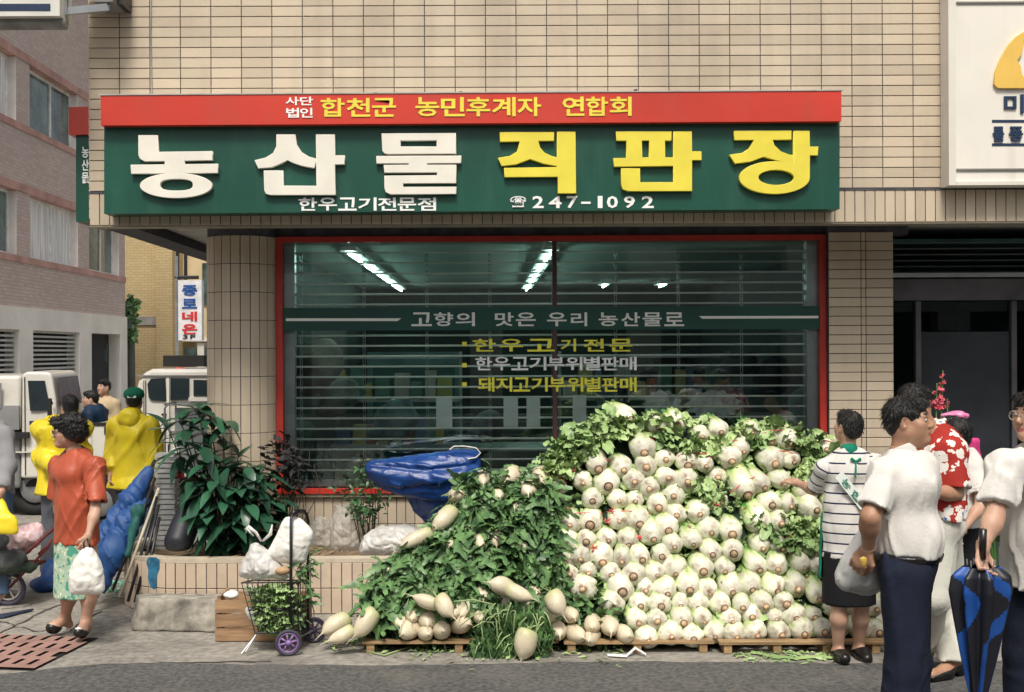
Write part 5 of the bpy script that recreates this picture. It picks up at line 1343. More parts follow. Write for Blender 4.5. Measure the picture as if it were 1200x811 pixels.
    def build_body(s, h=.011, hh=.0050, hands=('l', 'r'), face=True):
        body = s.torso() + s.neck(); lo = []
        for n in 'lr': body += s.arm(n) + s.leg(n) + s.foot(n)
        hp = {n: s.handp(n) for n in hands}; hdp = s.head()
        allp = body + hdp + sum(hp.values(), [])
        Vs, Qs, off = [], [], 0
        def region(prims, h, lo, hi, planes):
            nonlocal off
            f = Field(lo, hi, h).prims(prims).planes(planes); V, Q = nets(f.F, lo, h); Vs.append(V); Qs.append(Q + off); off += len(V)
        zc = s.HP((0, 0, -.115)); up = s.hR @ np.array((0, 0, 1.))
        cuts = [(s.J['wr_' + n] + (lambda d: d / np.linalg.norm(d))(s.J['wr_' + n] - s.J['el_' + n]) * .004, s.J['wr_' + n] - s.J['el_' + n]) for n in hands]
        blo, bhi = bbox(body, .02)
        # body: everything but the finely meshed head and hands
        f = Field(blo, bhi, h).prims(body + hdp[:4]); X = f.grid()
        f.F = np.maximum(f.F, (X - zc) @ up)
        for n in hands:
            w0 = s.J['wr_' + n]; d = w0 - s.J['el_' + n]; d /= np.linalg.norm(d); dist = np.linalg.norm(X - (w0 + d * .1), axis=-1)
            f.F = np.where(dist < .13 * s.u, np.maximum(f.F, (X - w0 - d * .004) @ d), f.F)
        V, Q = nets(f.F, blo, h); Vs.append(V); Qs.append(Q + off); off += len(V)
        for n in hands:
            d = s.J['wr_' + n] - s.J['el_' + n]; d /= np.linalg.norm(d); pr = s.arm(n)[-1:] + hp[n]
            lo, hi = bbox(hp[n], .02); region(pr, hh, lo, hi, [(s.J['wr_' + n] - d * .012, -d)])
        lo, hi = bbox(hdp, .02); nb = off
        region(hdp + s.neck(), hh, lo, hi, [(zc - up * .012, -up)])
        V = np.concatenate(Vs); Q = np.concatenate(Qs)
        me = None; C = V[Q].mean(1); L = (C - s.J['headc']) @ s.hR / s.u
        mid = np.zeros(len(Q), int)
        def inside(c, r): return ((np.abs(L) * 0 + (L - np.array(c)) / np.array(r)) ** 2).sum(1) < 1
        mid[inside((0, -.098, -.053), (.023, .018, .011))] = 1
        for sd in (1, -1): mid[inside((sd * .031, -.088, .036), (.021, .022, .0062))] = 2
        me = mesh('body', V - np.array(org(s.root)), Q, [s.skin, M_lip, M_brow], True, mid); s.body = link('body', me, s.root)
        if face:
            for sd in (1, -1):
                mb = MB(); c = Vector(s.HP((sd * .030, -.081, .0115))); Rm = Matrix(s.hR.tolist()) @ Matrix.Rotation(PI / 2, 3, 'X')
                pr = [(.0001, .0115), (.0045, .0110), (.0048, .0105), (.009, .0070), (.0115, 0)]
                sc = Matrix.Diagonal((1.25, .55, 1.0)); mb.mt(1).lathe([(r * s.u, z * s.u) for r, z in pr[:3]], c, 10, Rm @ sc); mb.mt(0).lathe([(r * s.u, z * s.u) for r, z in pr[2:]], c, 10, Rm @ sc)
                mb.build('eye', [M_eyew, M_iris], s.root, True)
        return s
    def hair(s, kind='short', h=.006, m=None):
        u = s.u * HSC; R = s.hR; H = s.HP
        def E(c, r, k=.012, neg=False): return ell(H(c), np.array(r) * u, R, k, neg)
        if kind == 'short':
            pr = [E((0, .018, .034), (.084, .100, .094)), E((0, .055, -.015), (.068, .055, .062), .02), E((0, -.045, .085), (.062, .052, .032), .02),
                  E((0, -.125, -.040), (.105, .075, .095), .012, True), E((.094, -.004, -.018), (.034, .030, .050), .008, True), E((-.094, -.004, -.018), (.034, .030, .050), .008, True), E((0, -.04, -.12), (.12, .11, .10), .01, True)]
            nf = lambda X: .0035 * wob(X, 75, 3) + .002 * wob(X * np.array([1, 1, .4]), 220, 5)
        elif kind == 'perm':
            pr = [E((0, .040, .050), (.128, .125, .105)), E((0, .085, -.02), (.105, .085, .090), .03), E((.085, .04, .0), (.055, .07, .075), .03), E((-.085, .04, .0), (.055, .07, .075), .03), E((0, -.055, .092), (.085, .055, .045), .02),
                  E((0, -.135, -.030), (.085, .088, .090), .012, True)]
            nf = lambda X: .011 * wob(X, 48, 3) + .010 * wob(X, 110, 5) + .006 * wob(X, 230, 6)
        elif kind == 'bob':
            pr = [E((0, .022, .034), (.092, .106, .098)), E((0, .060, -.04), (.085, .062, .09), .03), E((0, -.045, .088), (.070, .055, .034), .02), E((0, -.13, -.045), (.078, .082, .095), .012, True)]
            nf = lambda X: .005 * wob(X * np.array([1, 1, .5]), 60, 3) + .003 * wob(X * np.array([1, 1, .4]), 170, 5)
        V, Q = solid([(pr, [])], h, nf); C = V[Q].mean(1); Nn = np.cross(V[Q[:, 2]] - V[Q[:, 0]], V[Q[:, 3]] - V[Q[:, 1]]); Nn /= np.maximum(np.linalg.norm(Nn, axis=1), 1e-9)[:, None]
        top_ = np.array(H((0, .02, .13))); r_ = np.random.default_rng(int(abs(s.o[0]) * 100)); lz = ((C - s.J['headc']) @ R) / u
        near = np.min([np.linalg.norm((C - H((sd * .08, -.004, -.012))), axis=1) for sd in (1, -1)], 0)
        ok = np.where((Nn @ np.array((0, 0, 1.)) > -.3) & ((near > .062) | (kind != 'short')))[0]; cnt = min(len(ok), 900 if h < .008 else 300); pick = r_.choice(ok, cnt, replace=False)
        SV, SF = [], []; base = len(V)
        for i in pick:
            c, n_ = C[i], Nn[i]; d = c - top_; d -= n_ * (d @ n_); d /= max(1e-6, np.linalg.norm(d))
            if kind == 'perm': d = r_.normal(size=3); d -= n_ * (d @ n_); d /= np.linalg.norm(d)
            d = d + r_.normal(size=3) * .28; w_ = np.cross(d, n_); w_ /= max(1e-6, np.linalg.norm(w_)); l = r_.uniform(.018, .034) * u * (.7 if kind == 'perm' else 1); ww = r_.uniform(.0014, .003) * u; lift = r_.uniform(.002, .007) * (2.2 if kind == 'perm' else 1)
            k = base + len(SV); SV += [c - w_ * ww - n_ * .002, c + w_ * ww - n_ * .002, c + d * l * .6 + n_ * lift + w_ * ww * .8, c + d * l * .6 + n_ * lift - w_ * ww * .8, c + d * l + n_ * lift * .6]
            SF += [(k, k + 1, k + 2, k + 3), (k + 3, k + 2, k + 4)]
        VV = np.concatenate([V, np.array(SV)]) - np.array(org(s.root))
        me = mesh('hair', VV, [tuple(q) for q in Q.tolist()] + SF, m or M_hair, True); return link('hair', me, s.root)
    def garment(s, name, groups, m, h=.010, noise=None, kk=.03, along=True):
        """groups: (prims, planes, tag) with tag 0 for torso, or (origin, dir) along a limb"""
        bs = [bbox(g[0], .03) for g in groups]; lo = np.min([b[0] for b in bs], 0); hi = np.max([b[1] for b in bs], 0)
        Ft = None; fl = []
        for g in groups:
            f = Field(lo, hi, h).prims(g[0]).planes(g[1]).F; fl.append(f)
            if Ft is None: Ft = f.copy()
            else: gg = np.maximum(kk - np.abs(Ft - f), 0) / kk; Ft = np.minimum(Ft, f) - gg * gg * kk / 4
        if noise is not None:
            fd = Field(lo, hi, h); near = np.abs(Ft) < .06; X = fd.grid()[near]; Ft[near] += np.minimum(noise(X), .007)
        # hems stay clean: cut once more by any global plane given under tag 'cut'
        V, Q = nets(Ft, lo, h)
        ij = np.clip(np.round((V - lo) / h).astype(int), 0, np.array(Ft.shape) - 1)
        al = np.stack([f[ij[:, 0], ij[:, 1], ij[:, 2]] for f in fl], 1).argmin(1); val = V[:, 2].copy()
        for i, g in enumerate(groups):
            if isinstance(g[2], tuple): o_, d_ = g[2]; mm = al == i; val[mm] = (V[mm] - np.array(o_)) @ np.array(d_)
        me = mesh(name, V - np.array(org(s.root)), Q, m, True, None, {'along': val}); return link(name, me, s.root)
    def top(s, m, hem=.86, g=.018, sleeve=.55, neckr=.078, sg=.020, name='shirt', folds=.006, collar=True, flare=0.0, vneck=0, h=.010, arms='lr', seed=1, tuck=False):
        u = s.u; hz = hem * u + s.o[2]; gr = []
        pr = s.torso(g)
        if hem < .95: pr.append(cone(s.W((0, 0, hem - .05)), s.J['waist'], (.165 * s.wide + flare) * u + g, .138 * u * s.wide + g, .05, (s.R @ np.array((0, 1, 0)), .74)))
        nk = s.J['neck'] + np.array((0, 0, .055 * u))
        front = s.R @ np.array((0, -1., 0))
        pr.append(ell(nk + front * .03 * u * (1 + vneck), (neckr * u, neckr * u * (1 + vneck * .3), .055 * u * (1 + vneck * .4)), s.R, .01, True))
        gr.append((pr, [((0, 0, hz), (0, 0, -1))], 0))
        if hem < .95: gr[-1][0].append(cone(s.W((0, 0, hem - .12)), s.W((0, 0, hem + .035)), (.160 * s.wide + flare) * u + g - .013, .150 * u * s.wide + g - .016, .008, (s.R @ np.array((0, 1, 0)), .74), True))
        for n in arms:
            a, b, c = s.J['sh_' + n], s.J['el_' + n], s.J['wr_' + n]
            if sleeve <= 1: end = a + (b - a) * sleeve; d = (b - a) / np.linalg.norm(b - a); pl = [(end, d)]; prs = [ell(a, (.052 * u + sg * .55,) * 3, None, .04), cone(a, b, .048 * u + sg * .6, .044 * u + sg * 1.05, .03), cone(end - d * .035, end + d * .08, .045 * u + sg * .85 - .012, .046 * u + sg * 1.1 - .012, .006, None, True)]; tg = (a - d * s.J['sh_l'][2], d)
            else:
                d1 = (b - a) / np.linalg.norm(b - a); d = (c - b) / np.linalg.norm(c - b); end = b + (c - b) * (sleeve - 1)
                prs = [ell(a, (.054 * u + sg * .6,) * 3, None, .04), cone(a, b, .050 * u + sg * .7, .044 * u + sg * .9, .03), cone(b, end + d * .05, .045 * u + sg, .034 * u + sg, .03)]; pl = [(end, d)]; tg = (a - d1 * s.J['sh_l'][2], d1)
            gr.append((prs, pl, tg))
        def nf(X):
            Y = (X - s.o) @ np.array(Matrix.Rotation(.5, 3, 'Y'))
            Z = (X - s.o) @ np.array(Matrix.Rotation(-.35, 3, 'Y'))
            return folds * .35 * wob((X - s.o) * np.array([1, 1, .5]), 12, seed) - folds * .75 * thin(Y * np.array([1, 1, .22]), 15, seed + 3, .15) - folds * .6 * thin(Z * np.array([1, 1, .22]), 19, seed + 4, .13) + folds * .35 * thin((X - s.o) * np.array([1, 1, .2]), 22, seed + 8, .15)
        o = s.garment(name, gr, m, h, nf)
        if collar:
            cr_ = [([cone(s.J['neck'] + np.array((0, 0, .0)), s.J['neck'] + np.array((0, 0, .045 * u)) + front * -.006, .072 * u, .066 * u, .01), ell(s.J['neck'] + front * .065 * u + np.array((0, 0, .03 * u)), (.03 * u, .04 * u, .05 * u), s.R, .008, True)], [(s.J['neck'] + np.array((0, 0, .042 * u)) , -front * .45 + np.array((0, 0, 1.)))])]
            smesh('collar', cr_, .006, m, s.root)
        return o
    def trousers(s, m, top=1.04, g=.020, hem=.09, name='trousers', folds=.011, flare=.02, h=.011, seed=5):
        u = s.u; gr = []
        pr = [cone(s.J['pelvis'] - np.array((0, 0, .02)), s.J['waist'], (.155 if s.female else .150) * s.wide * u + g, .140 * s.wide * u + g, .05, (s.R @ np.array((0, 1, 0)), .72))]
        pr += s.torso(g * .8)
        gr.append((pr, [((0, 0, top * u + s.o[2]), (0, 0, 1))], 0))
        for n in 'lr':
            a, b, c = s.J['hp_' + n], s.J['kn_' + n], s.J['an_' + n]
            d = (c - b) / np.linalg.norm(c - b); end = b + (c - b) * ((.48 - hem) / .395)
            gr.append(([cone(a, b, .090 * u * s.wide ** .5 + g, .062 * u + g, .03), cone(b, end + d * .05, .062 * u + g, .046 * u + g + flare, .03)], [(end, d)], 0))
        nf = lambda X: folds * .3 * wob((X - s.o) * np.array([1, 1, .3]), 14, seed) - folds * .8 * thin((X - s.o) * np.array([1, 1, .12]), 18, seed + 2, .15) - folds * .4 * thin((X - s.o) @ np.array(Matrix.Rotation(.7, 3, 'Y')) * np.array([1, 1, .3]), 22, seed + 6, .12)
        return s.garment(name, gr, m, h, nf)
    def skirt(s, m, top=1.02, hem=.50, w0=.155, w1=.19, g=.012, name='skirt', folds=.008, h=.010, seed=8):
        u = s.u; ax = s.R @ np.array((0, 1, 0))
        pr = [cone(s.W((0, 0, hem - .03)), s.W((0, 0, .85)), w1 * u + g, (w0 + .015) * u * s.wide + g, .04, (ax, .78)), cone(s.W((0, 0, .85)), s.W((0, 0, top + .03)), (w0 + .015) * u * s.wide + g, w0 * .85 * u * s.wide + g, .04, (ax, .74))] + ([] if top < .8 else s.torso(g * .9))
        nf = lambda X: folds * wob((X - s.o) * np.array([1, 1, .12]), 30, seed)
        return s.garment(name, [(pr, [((0, 0, hem * u), (0, 0, -1)), ((0, 0, top * u), (0, 0, 1))], 0)], m, h, nf)
    def shoes(s, m, h=.008, name='shoe', cut=None, open_=False, heel=0):
        for n in 'lr':
            u = s.u; an, toe = s.J['an_' + n], s.J['toe_' + n]; d = toe - an; d[2] = 0; d /= np.linalg.norm(d)
            pr = s.foot(n, .008)[1:] + [s.foot(n, .010)[0]]
            z0 = s.o[2] + .003
            pl = [((0, 0, z0), (0, 0, -1)), (np.array((an[0], an[1], s.o[2] + (.075 if not open_ else .048) * u)), np.array((0, 0, 1.)) + (-d * .45 if open_ else d * 0.15))]
            smesh(name, [(pr, pl)], h, m, s.root)
    def glasses(s, m, r=.021):
        H = s.HP; f = s.hR @ np.array((0, -1., 0)); mb = MB()
        for sd in (1, -1):
            c = Vector(H((sd * .032, -.104, .008))); mb.ring(c, Vector(f), r * s.u, .0022 * s.u, 16, 5)
            mb.tube([Vector(H((sd * .053, -.100, .012))), Vector(H((sd * .078, -.05, .013))), Vector(H((sd * .081, .0, .010)))], .0018, 5)
        mb.tube([Vector(H((-.011, -.106, .012))), Vector(H((0, -.109, .014))), Vector(H((.011, -.106, .012)))], .0018, 5)
        mb.build('glasses', m, s.root, True)
# cloth materials
def cloth(name, col, var=.08, bump=.25, rough=.85, **k): return mat(name, col, rough, var, 5, bump, 60, spec=.25, crease=(4.5, .25, .03), **k)
M_ws = cloth('white_cotton', (.66, .64, .60), .04); M_navy = cloth('navy_wool', (.012, .016, .034), .2); M_blk = cloth('black_cloth', (.010, .010, .012)); M_cream = cloth('cream_trouser', (.62, .61, .54), .05)
M_leath = mat('black_leather', (.012, .011, .011), .3, .2, 9)
def graph(m): t = m.node_tree; return t.nodes, t.links, t.nodes['Principled BSDF']
def node_mix(N, L, f, a, b):
    x = N.new('ShaderNodeMix'); x.data_type = 'RGBA'
    for s_, v in ((x.inputs[0], f), (x.inputs[6], a), (x.inputs[7], b)):
        if isinstance(v, tuple): s_.default_value = v
        elif isinstance(v, (int, float)): s_.default_value = v
        else: L.new(v, s_)
    return x.outputs[2]
def node_math(N, L, op, a, b=0):
    k = N.new('ShaderNodeMath'); k.operation = op
    for s_, v in ((k.inputs[0], a), (k.inputs[1], b)):
        if isinstance(v, (int, float)): s_.default_value = v
        else: L.new(v, s_)
    return k.outputs[0]
# white shirt with thin navy stripes, broken here and there
M_str = cloth('striped_cotton', (.66, .64, .60), .04); N, L, b = graph(M_str); src = b.inputs['Base Color'].links[0].from_socket
at = N.new('ShaderNodeAttribute'); at.attribute_name = 'along'
fr_ = node_math(N, L, 'FRACT', node_math(N, L, 'MULTIPLY', at.outputs['Fac'], 1 / .062)); ln = node_math(N, L, 'LESS_THAN', fr_, .16)
tc = N.new('ShaderNodeTexCoord'); nn = N.new('ShaderNodeTexNoise'); nn.inputs['Scale'].default_value = 6; L.new(tc.outputs['Object'], nn.inputs[0]); gp = node_math(N, L, 'GREATER_THAN', nn.outputs['Fac'], .40)
L.new(node_mix(N, L, node_math(N, L, 'MULTIPLY', ln, gp), src, (.015, .02, .06, 1)), b.inputs['Base Color'])
# red shirt with white and blue flowers
M_flo = cloth('floral_red', (.36, .030, .022), .1); N, L, b = graph(M_flo); src = b.inputs['Base Color'].links[0].from_socket
tc = N.new('ShaderNodeTexCoord'); wv = N.new('ShaderNodeTexNoise'); wv.inputs['Scale'].default_value = 14; L.new(tc.outputs['Object'], wv.inputs[0])
va = N.new('ShaderNodeVectorMath'); va.operation = 'MULTIPLY_ADD'; L.new(wv.outputs['Color'], va.inputs[0]); va.inputs[1].default_value = (.07, .07, .07); L.new(tc.outputs['Object'], va.inputs[2])
vo = N.new('ShaderNodeTexVoronoi'); vo.inputs['Scale'].default_value = 13; L.new(va.outputs[0], vo.inputs['Vector'])
ds = vo.outputs['Distance']; pet = N.new('ShaderNodeTexNoise'); pet.inputs['Scale'].default_value = 55; L.new(tc.outputs['Object'], pet.inputs[0])
rr = node_math(N, L, 'ADD', ds, node_math(N, L, 'MULTIPLY', node_math(N, L, 'SUBTRACT', pet.outputs['Fac'], .5), .5))
c1 = node_mix(N, L, node_math(N, L, 'LESS_THAN', rr, .47), src, (.74, .70, .64, 1)); c2 = node_mix(N, L, node_math(N, L, 'LESS_THAN', rr, .12), c1, (.05, .14, .42, 1))
L.new(c2, b.inputs['Base Color'])
# green flowered skirt
M_skt = cloth('green_print', (.40, .56, .42), .1); N, L, b = graph(M_skt); src = b.inputs['Base Color'].links[0].from_socket
tc = N.new('ShaderNodeTexCoord'); vo = N.new('ShaderNodeTexVoronoi'); vo.inputs['Scale'].default_value = 34; L.new(tc.outputs['Object'], vo.inputs['Vector']); nn = N.new('ShaderNodeTexNoise'); nn.inputs['Scale'].default_value = 22; L.new(tc.outputs['Object'], nn.inputs[0])
c1 = node_mix(N, L, node_math(N, L, 'LESS_THAN', vo.outputs['Distance'], .30), src, (.62, .62, .38, 1)); c2 = node_mix(N, L, node_math(N, L, 'GREATER_THAN', nn.outputs['Fac'], .58), c1, (.08, .30, .22, 1))
c3 = node_mix(N, L, node_math(N, L, 'LESS_THAN', nn.outputs['Fac'], .36), c2, (.68, .72, .60, 1)); L.new(c3, b.inputs['Base Color'])
M_org = cloth('rust_silk', (.42, .085, .040), .10, .3, .45); M_org.node_tree.nodes['Principled BSDF'].inputs['Specular IOR Level'].default_value = .4
M_rain = mat('yellow_raincoat', (.80, .64, .03), .42, .06, 4, .3, 30, spec=.4, crease=(4, .8, .05)); M_apr = cloth('apron_green', (.010, .22, .14), .15)
M_denim = cloth('grey_denim', (.13, .14, .16), .2); M_jack = cloth('navy_jacket', (.012, .035, .075), .3, .5, .6); M_tanj = cloth('tan_jacket', (.50, .39, .25), .1); M_grey = cloth('grey_suit', (.26, .26, .27), .1)

# ---- 1: woman in the striped shirt and green apron, back to us, reaching for the cabbages
p = Person('woman in striped shirt and green apron, back turned, reaching out to the stacked cabbages', 995, 7.50, 1.57, 172, .98, female=True, head_yaw=205, head_pitch=-14, sink=0)
p.setpx(el_l=(955, 574, 7.62), wr_l=(934, 566, 7.78), sh_l=(966, 549, 7.52), el_r=(1035, 590, 7.35), wr_r=(1040, 630, 7.25))
p.setpx(hp_l=(980, 652, 7.5), kn_l=(983, 706, 7.47), an_l=(982, 764, 7.55), toe_l=(990, 772, 7.38), hp_r=(1008, 652, 7.5), kn_r=(1009, 706, 7.5), an_r=(1006, 762, 7.6), toe_r=(1016, 772, 7.46))
p.hand['l'] = {'dir': (-.6, .75, .15), 'palm': (0, .5, -.9), 'curl': .45, 'thumb': (0, 0, 1)}
p.build_body(h=.010); p.hair('short'); p.top(M_str, hem=.71, sleeve=.95, sg=.016, g=.014, collar=False, folds=.013, neckr=.07); p.skirt(M_blk, top=.745, hem=.385, w0=.148, w1=.165)
p.shoes(M_leath, open_=True)
u = p.u; ax = p.R @ np.array((0, 1, 0))
smesh('neck_strap', [([cone(p.J['neck'] + np.array((0, 0, .006)), p.J['neck'] + np.array((0, 0, .012)), .064 * u, .062 * u, .01)], [])], .006, M_apr, p.root)
mb = MB(); f0 = p.J['neck'] + p.R @ np.array((0, .10, .03)) ; bk = p.R @ np.array((0, 1., 0))
f0 = np.array(P(1003, 541, 7.5 - .105)); mb.tube([f0, f0 + np.array((-.008, -.025, -.05)), f0 + np.array((-.012, -.03, -.10))], .006, 5); mb.tube([f0 + np.array((-.03, .0, .02)), f0, f0 + np.array((.03, .0, .02))], .009, 6)
mb.build('apron_tie', M_apr, p.root)
smesh('apron_band', [(p.torso(.027), [((0, 0, p.J['waist'][2] - .045), (0, 0, -1)), ((0, 0, p.J['waist'][2] - .018), (0, 0, 1))])], .006, M_apr, p.root)
# apron skirt: wraps the front (away from us) and shows at her left hip
pr = [cone(p.W((0, -.02, .50)), p.W((0, -.02, .95)), .205 * u, .182 * u, .03, (ax, .80))]
inn = [cone(p.W((0, -.0, .50)), p.W((0, -.0, 1.05)), .192 * u, .168 * u, .01, (ax, .80), True)]
smesh('apron', [(pr + inn, [(p.W((0, .015, 0)), ax), ((0, 0, .55 * u), (0, 0, -1)), ((0, 0, 1.0 * u), (0, 0, 1))])], .009, M_apr, p.root, lambda X: .006 * wob(X * np.array([1, 1, .2]), 25, 3))
# sash across her back with green lettering
sA, sB = P(983, 556, 7.375), P(1013, 594, 7.355); dv = (sB - sA).normalized(); nv_ = Vector((-dv.z, 0, dv.x)) * .03
mb = MB(); mb.add([sA - nv_, sB - nv_, sB + nv_, sA + nv_, sA - nv_ + Vector((0, .006, 0)), sB - nv_ + Vector((0, .006, 0)), sB + nv_ + Vector((0, .006, 0)), sA + nv_ + Vector((0, .006, 0))], [(0, 1, 2, 3), (4, 7, 6, 5), (0, 4, 5, 1), (1, 5, 6, 2), (2, 6, 7, 3), (3, 7, 4, 0)])
sash = mb.build('sash', cloth('sash_white', (.66, .72, .66)), p.root)
M_gt = mat('sash_print', (.04, .20, .14), .7)
for i, ch in enumerate('농협'):
    V_, F_ = fat_glyph(ch, .02); lo_, hi_ = V_.min(0), V_.max(0); n_ = (V_ - lo_) / (hi_ - lo_) - .5; c_ = sA.lerp(sB, .30 + .36 * i)
    out = [c_ + dv * (a * .07) + nv_.normalized() * (b_ * .045) * (1 if nv_.z > 0 else -1) + Vector((0, -.0022 - .001 * c, 0)) for a, b_, c in n_]
    link('character', mesh('character', np.array(out) - np.array(org(p.root)), F_, M_gt), sash)
# ---- 2: man in white shirt, hands behind his back
p = Person('man in white short-sleeved shirt and navy trousers holding his hands behind his back', 1062, 5.50, 1.755, 66, .93, belly=.5, skin=M_sk2, head_yaw=62, head_pitch=0)
p.setpx(headc=(1064, 494, 5.5), neck=(1054, 531, 5.52), sh_r=(1041, 553, 5.42), el_r=(1020, 606, 5.34), wr_r=(1017, 643, 5.44), sh_l=(1080, 548, 5.68), el_l=(1056, 616, 5.84), wr_l=(1024, 650, 5.62))
p.J['neck'] = p.W((0, .01, 1.425))
p.hand['r'] = {'dir': (-.45, .25, -.85), 'palm': (.6, .6, 0), 'curl': .8, 'thumb': (1, -.2, 0)}; p.hand['l'] = {'dir': (-.7, -.5, -.5), 'palm': (.2, -.5, .8), 'curl': .8, 'thumb': (-.2, -.2, .9)}
p.J['kn_r'] = p.W((-.10, -.0, .49)); p.J['an_r'] = p.W((-.10, .06, .085)); p.J['toe_r'] = p.W((-.12, -.12, .03))
p.build_body(h=.010, hh=.0045); p.hair('short', .005); p.top(M_ws, hem=.992, g=.020, sleeve=.80, sg=.026, folds=.017, name='shirt', seed=4, h=.009); p.trousers(M_navy, top=.985, g=.018, flare=.03, folds=.012, h=.010)
smesh('belt', [(p.torso(.033), [((0, 0, .955 * p.u), (0, 0, -1)), ((0, 0, .990 * p.u), (0, 0, 1))])], .007, M_leath, p.root)
p.shoes(M_leath)
hc = P(1010, 652, 5.40)
tag(smesh('yellow_wrapper', [([ell((hc.x + .005, hc.y - .01, hc.z - .025), (.018, .012, .026), k=.02)], [])], .006, mat('wrapper_yellow', (.62, .42, .08), .4), None, amp(.006, 90, 2)), 'small yellow wrapper held behind the back of the man in the white shirt', 'wrapper')
t_ = tag(polysolid('plastic_bag', [(1022, 590), (1034, 600), (1036, 690), (1020, 700), (985, 692), (976, 676), (980, 655), (1005, 620)], 5.66, .09, .009, bagmat('grey_bag', (.62, .62, .60), .85), None, crk(.005, 4), .5), 'pale plastic shopping bag hanging behind the man in the white shirt', 'bag')
_u = (lambda *a: None)('x', [ell(np.array(P(1003, 662, 5.62)), (.085, .11, .125), k=.06), cone(np.array(P(1012, 650, 5.6)), np.array(P(1028, 600, 5.6)), .08, .02, .05), ell(np.array(P(990, 675, 5.62)), (.05, .08, .06), k=.06)], bagmat('grey_bag', (.60, .60, .58), .93), .012, 22, 4, .010)
# ---- 3: man in the red flowered shirt and cream trousers
p = Person('man in red flowered shirt and cream trousers half hidden behind the man in white', 1096, 7.05, 1.775, 118, 1.0, skin=M_sk2, head_yaw=120, head_pitch=8)
p.setpx(headc=(1072, 474, 7.0), sh_r=(1112, 530, 6.93), el_r=(1120, 578, 6.88), wr_r=(1086, 577, 6.80), hp_l=(1104, 622, 7.1), kn_l=(1112, 706, 7.2), an_l=(1118, 775, 7.12), toe_l=(1092, 791, 7.0), hp_r=(1098, 622, 7.0), kn_r=(1096, 700, 6.95), an_r=(1074, 764, 7.3), toe_r=(1056, 778, 7.3))
p.J['neck'] = p.W((0, .0, 1.42)); p.hand['r'] = {'dir': (-1, -.2, -.1), 'palm': (0, 1, .1), 'curl': .5, 'thumb': (0, 0, 1)}
p.build_body(); p.hair('short'); p.top(M_flo, hem=.93, g=.02, sleeve=.85, sg=.03, folds=.015, seed=9); p.trousers(M_cream, top=.95, g=.02, flare=.03); p.shoes(M_leath)
# ---- 4: woman in white blouse behind
p = Person('woman in white blouse with black hair, turned away beside the pink flowers', 1129, 7.60, 1.56, -140, 1.0, female=True, head_yaw=-150, head_pitch=-15)
p.setpx(headc=(1118, 508, 7.5), sh_r=(1140, 545, 7.55), sh_l=(1116, 545, 7.8), el_r=(1150, 592, 7.42), wr_r=(1127, 622, 7.28), el_l=(1108, 600, 7.5), wr_l=(1116, 626, 7.3), an_l=(1083, 757, 7.65), toe_l=(1067, 770, 7.6), kn_l=(1098, 706, 7.6))
p.hand['r'] = {'dir': (-.8, -.3, -.1), 'palm': (0, 1, .1), 'curl': .7, 'thumb': (0, 0, 1)}
p.build_body(); p.hair('bob'); p.top(M_ws, hem=.90, g=.016, sleeve=.75, sg=.022, collar=False, seed=6); p.skirt(M_blk, top=.92, hem=.34, w0=.15, w1=.19); p.shoes(mat('green_shoe', (.02, .10, .08), .4), open_=True)
# ---- 5: man with glasses at the right edge, holding the umbrella
p = Person('man in white shirt with glasses at the right edge, holding a furled umbrella', 1222, 5.62, 1.775, -58, .98, belly=.3, head_yaw=-62, head_pitch=4)
p.setpx(headc=(1211, 487, 5.58), sh_r=(1176, 545, 5.50), el_r=(1165, 606, 5.42), wr_r=(1152, 640, 5.36))
p.J['neck'] = p.W((0, .01, 1.42)); p.hand['r'] = {'dir': (-.25, -.35, -.9), 'palm': (.55, -.75, .2), 'curl': .75, 'thumb': (.9, -.2, .1)}
p.build_body(h=.010, hh=.0045); p.hair('short', .005); p.top(M_ws, hem=.80, g=.028, sleeve=.72, sg=.030, folds=.018, seed=12, h=.009); p.trousers(M_navy, top=.83, g=.02, flare=.03, seed=13); p.shoes(M_leath); p.glasses(mat('glass_frame', (.35, .28, .22), .3))
# umbrella, furled loosely, tip down
t = thing('umbrella', 'furled blue and black umbrella held tip down at the right edge', 'umbrella', tuple(P(1147, 650, 5.33)))
top, tip = P(1150, 664, 5.34), P(1146, 838, 5.34); axd = (tip - top)
V = []; Fs = []; n = 120; m = 90; mid = []
for j in range(m + 1):
    s_ = j / m; rad = .052 + .105 * math.sin(PI * min(1, s_ * 1.0) ** .45) * (1 - s_) ** .55 if s_ < 1 else .012
    rad = np.interp(s_, [0, .06, .16, .35, .6, .85, 1], [.085, .135, .145, .120, .085, .045, .012]); c = top + axd * s_
    for i in range(n):
        a = 2 * PI * i / n + 1.0 * math.sin(s_ * 5.2) * .35; f = .5 + .5 * math.cos(8 * a); r = rad * (.62 + .38 * f)
        V.append(c + Vector((math.cos(a) * r, math.sin(a) * r * .75, 0)))
for j in range(m):
    for i in range(n):
        Fs.append((j * n + i, (j + 1) * n + i, (j + 1) * n + (i + 1) % n, j * n + (i + 1) % n)); s_ = j / m
        z_ = np.interp(s_, [0, .22, .5, .75, 1], [4, -9, 6, 0, 0]); mid.append(1 if ((i + z_ + 60) % 30) < 9 else 0)
M_ub = mat('umbrella_black', (.010, .011, .018), .45, .2, 5); M_ubl = mat('umbrella_blue', (.010, .07, .30), .4, .2, 5)
me = mesh('canopy', np.array(V) - np.array(org(t)), Fs, [M_ub, M_ubl], True, mid); link('canopy', me, t)
MB().tube([P(1152, 620, 5.31), P(1151.5, 655, 5.32)], [.017, .015], 10).build('handle', M_leath, t, True)
MB().tube([P(1151.5, 655, 5.32), P(1146, 842, 5.34)], .005, 6).build('shaft', M_alu, t, True)
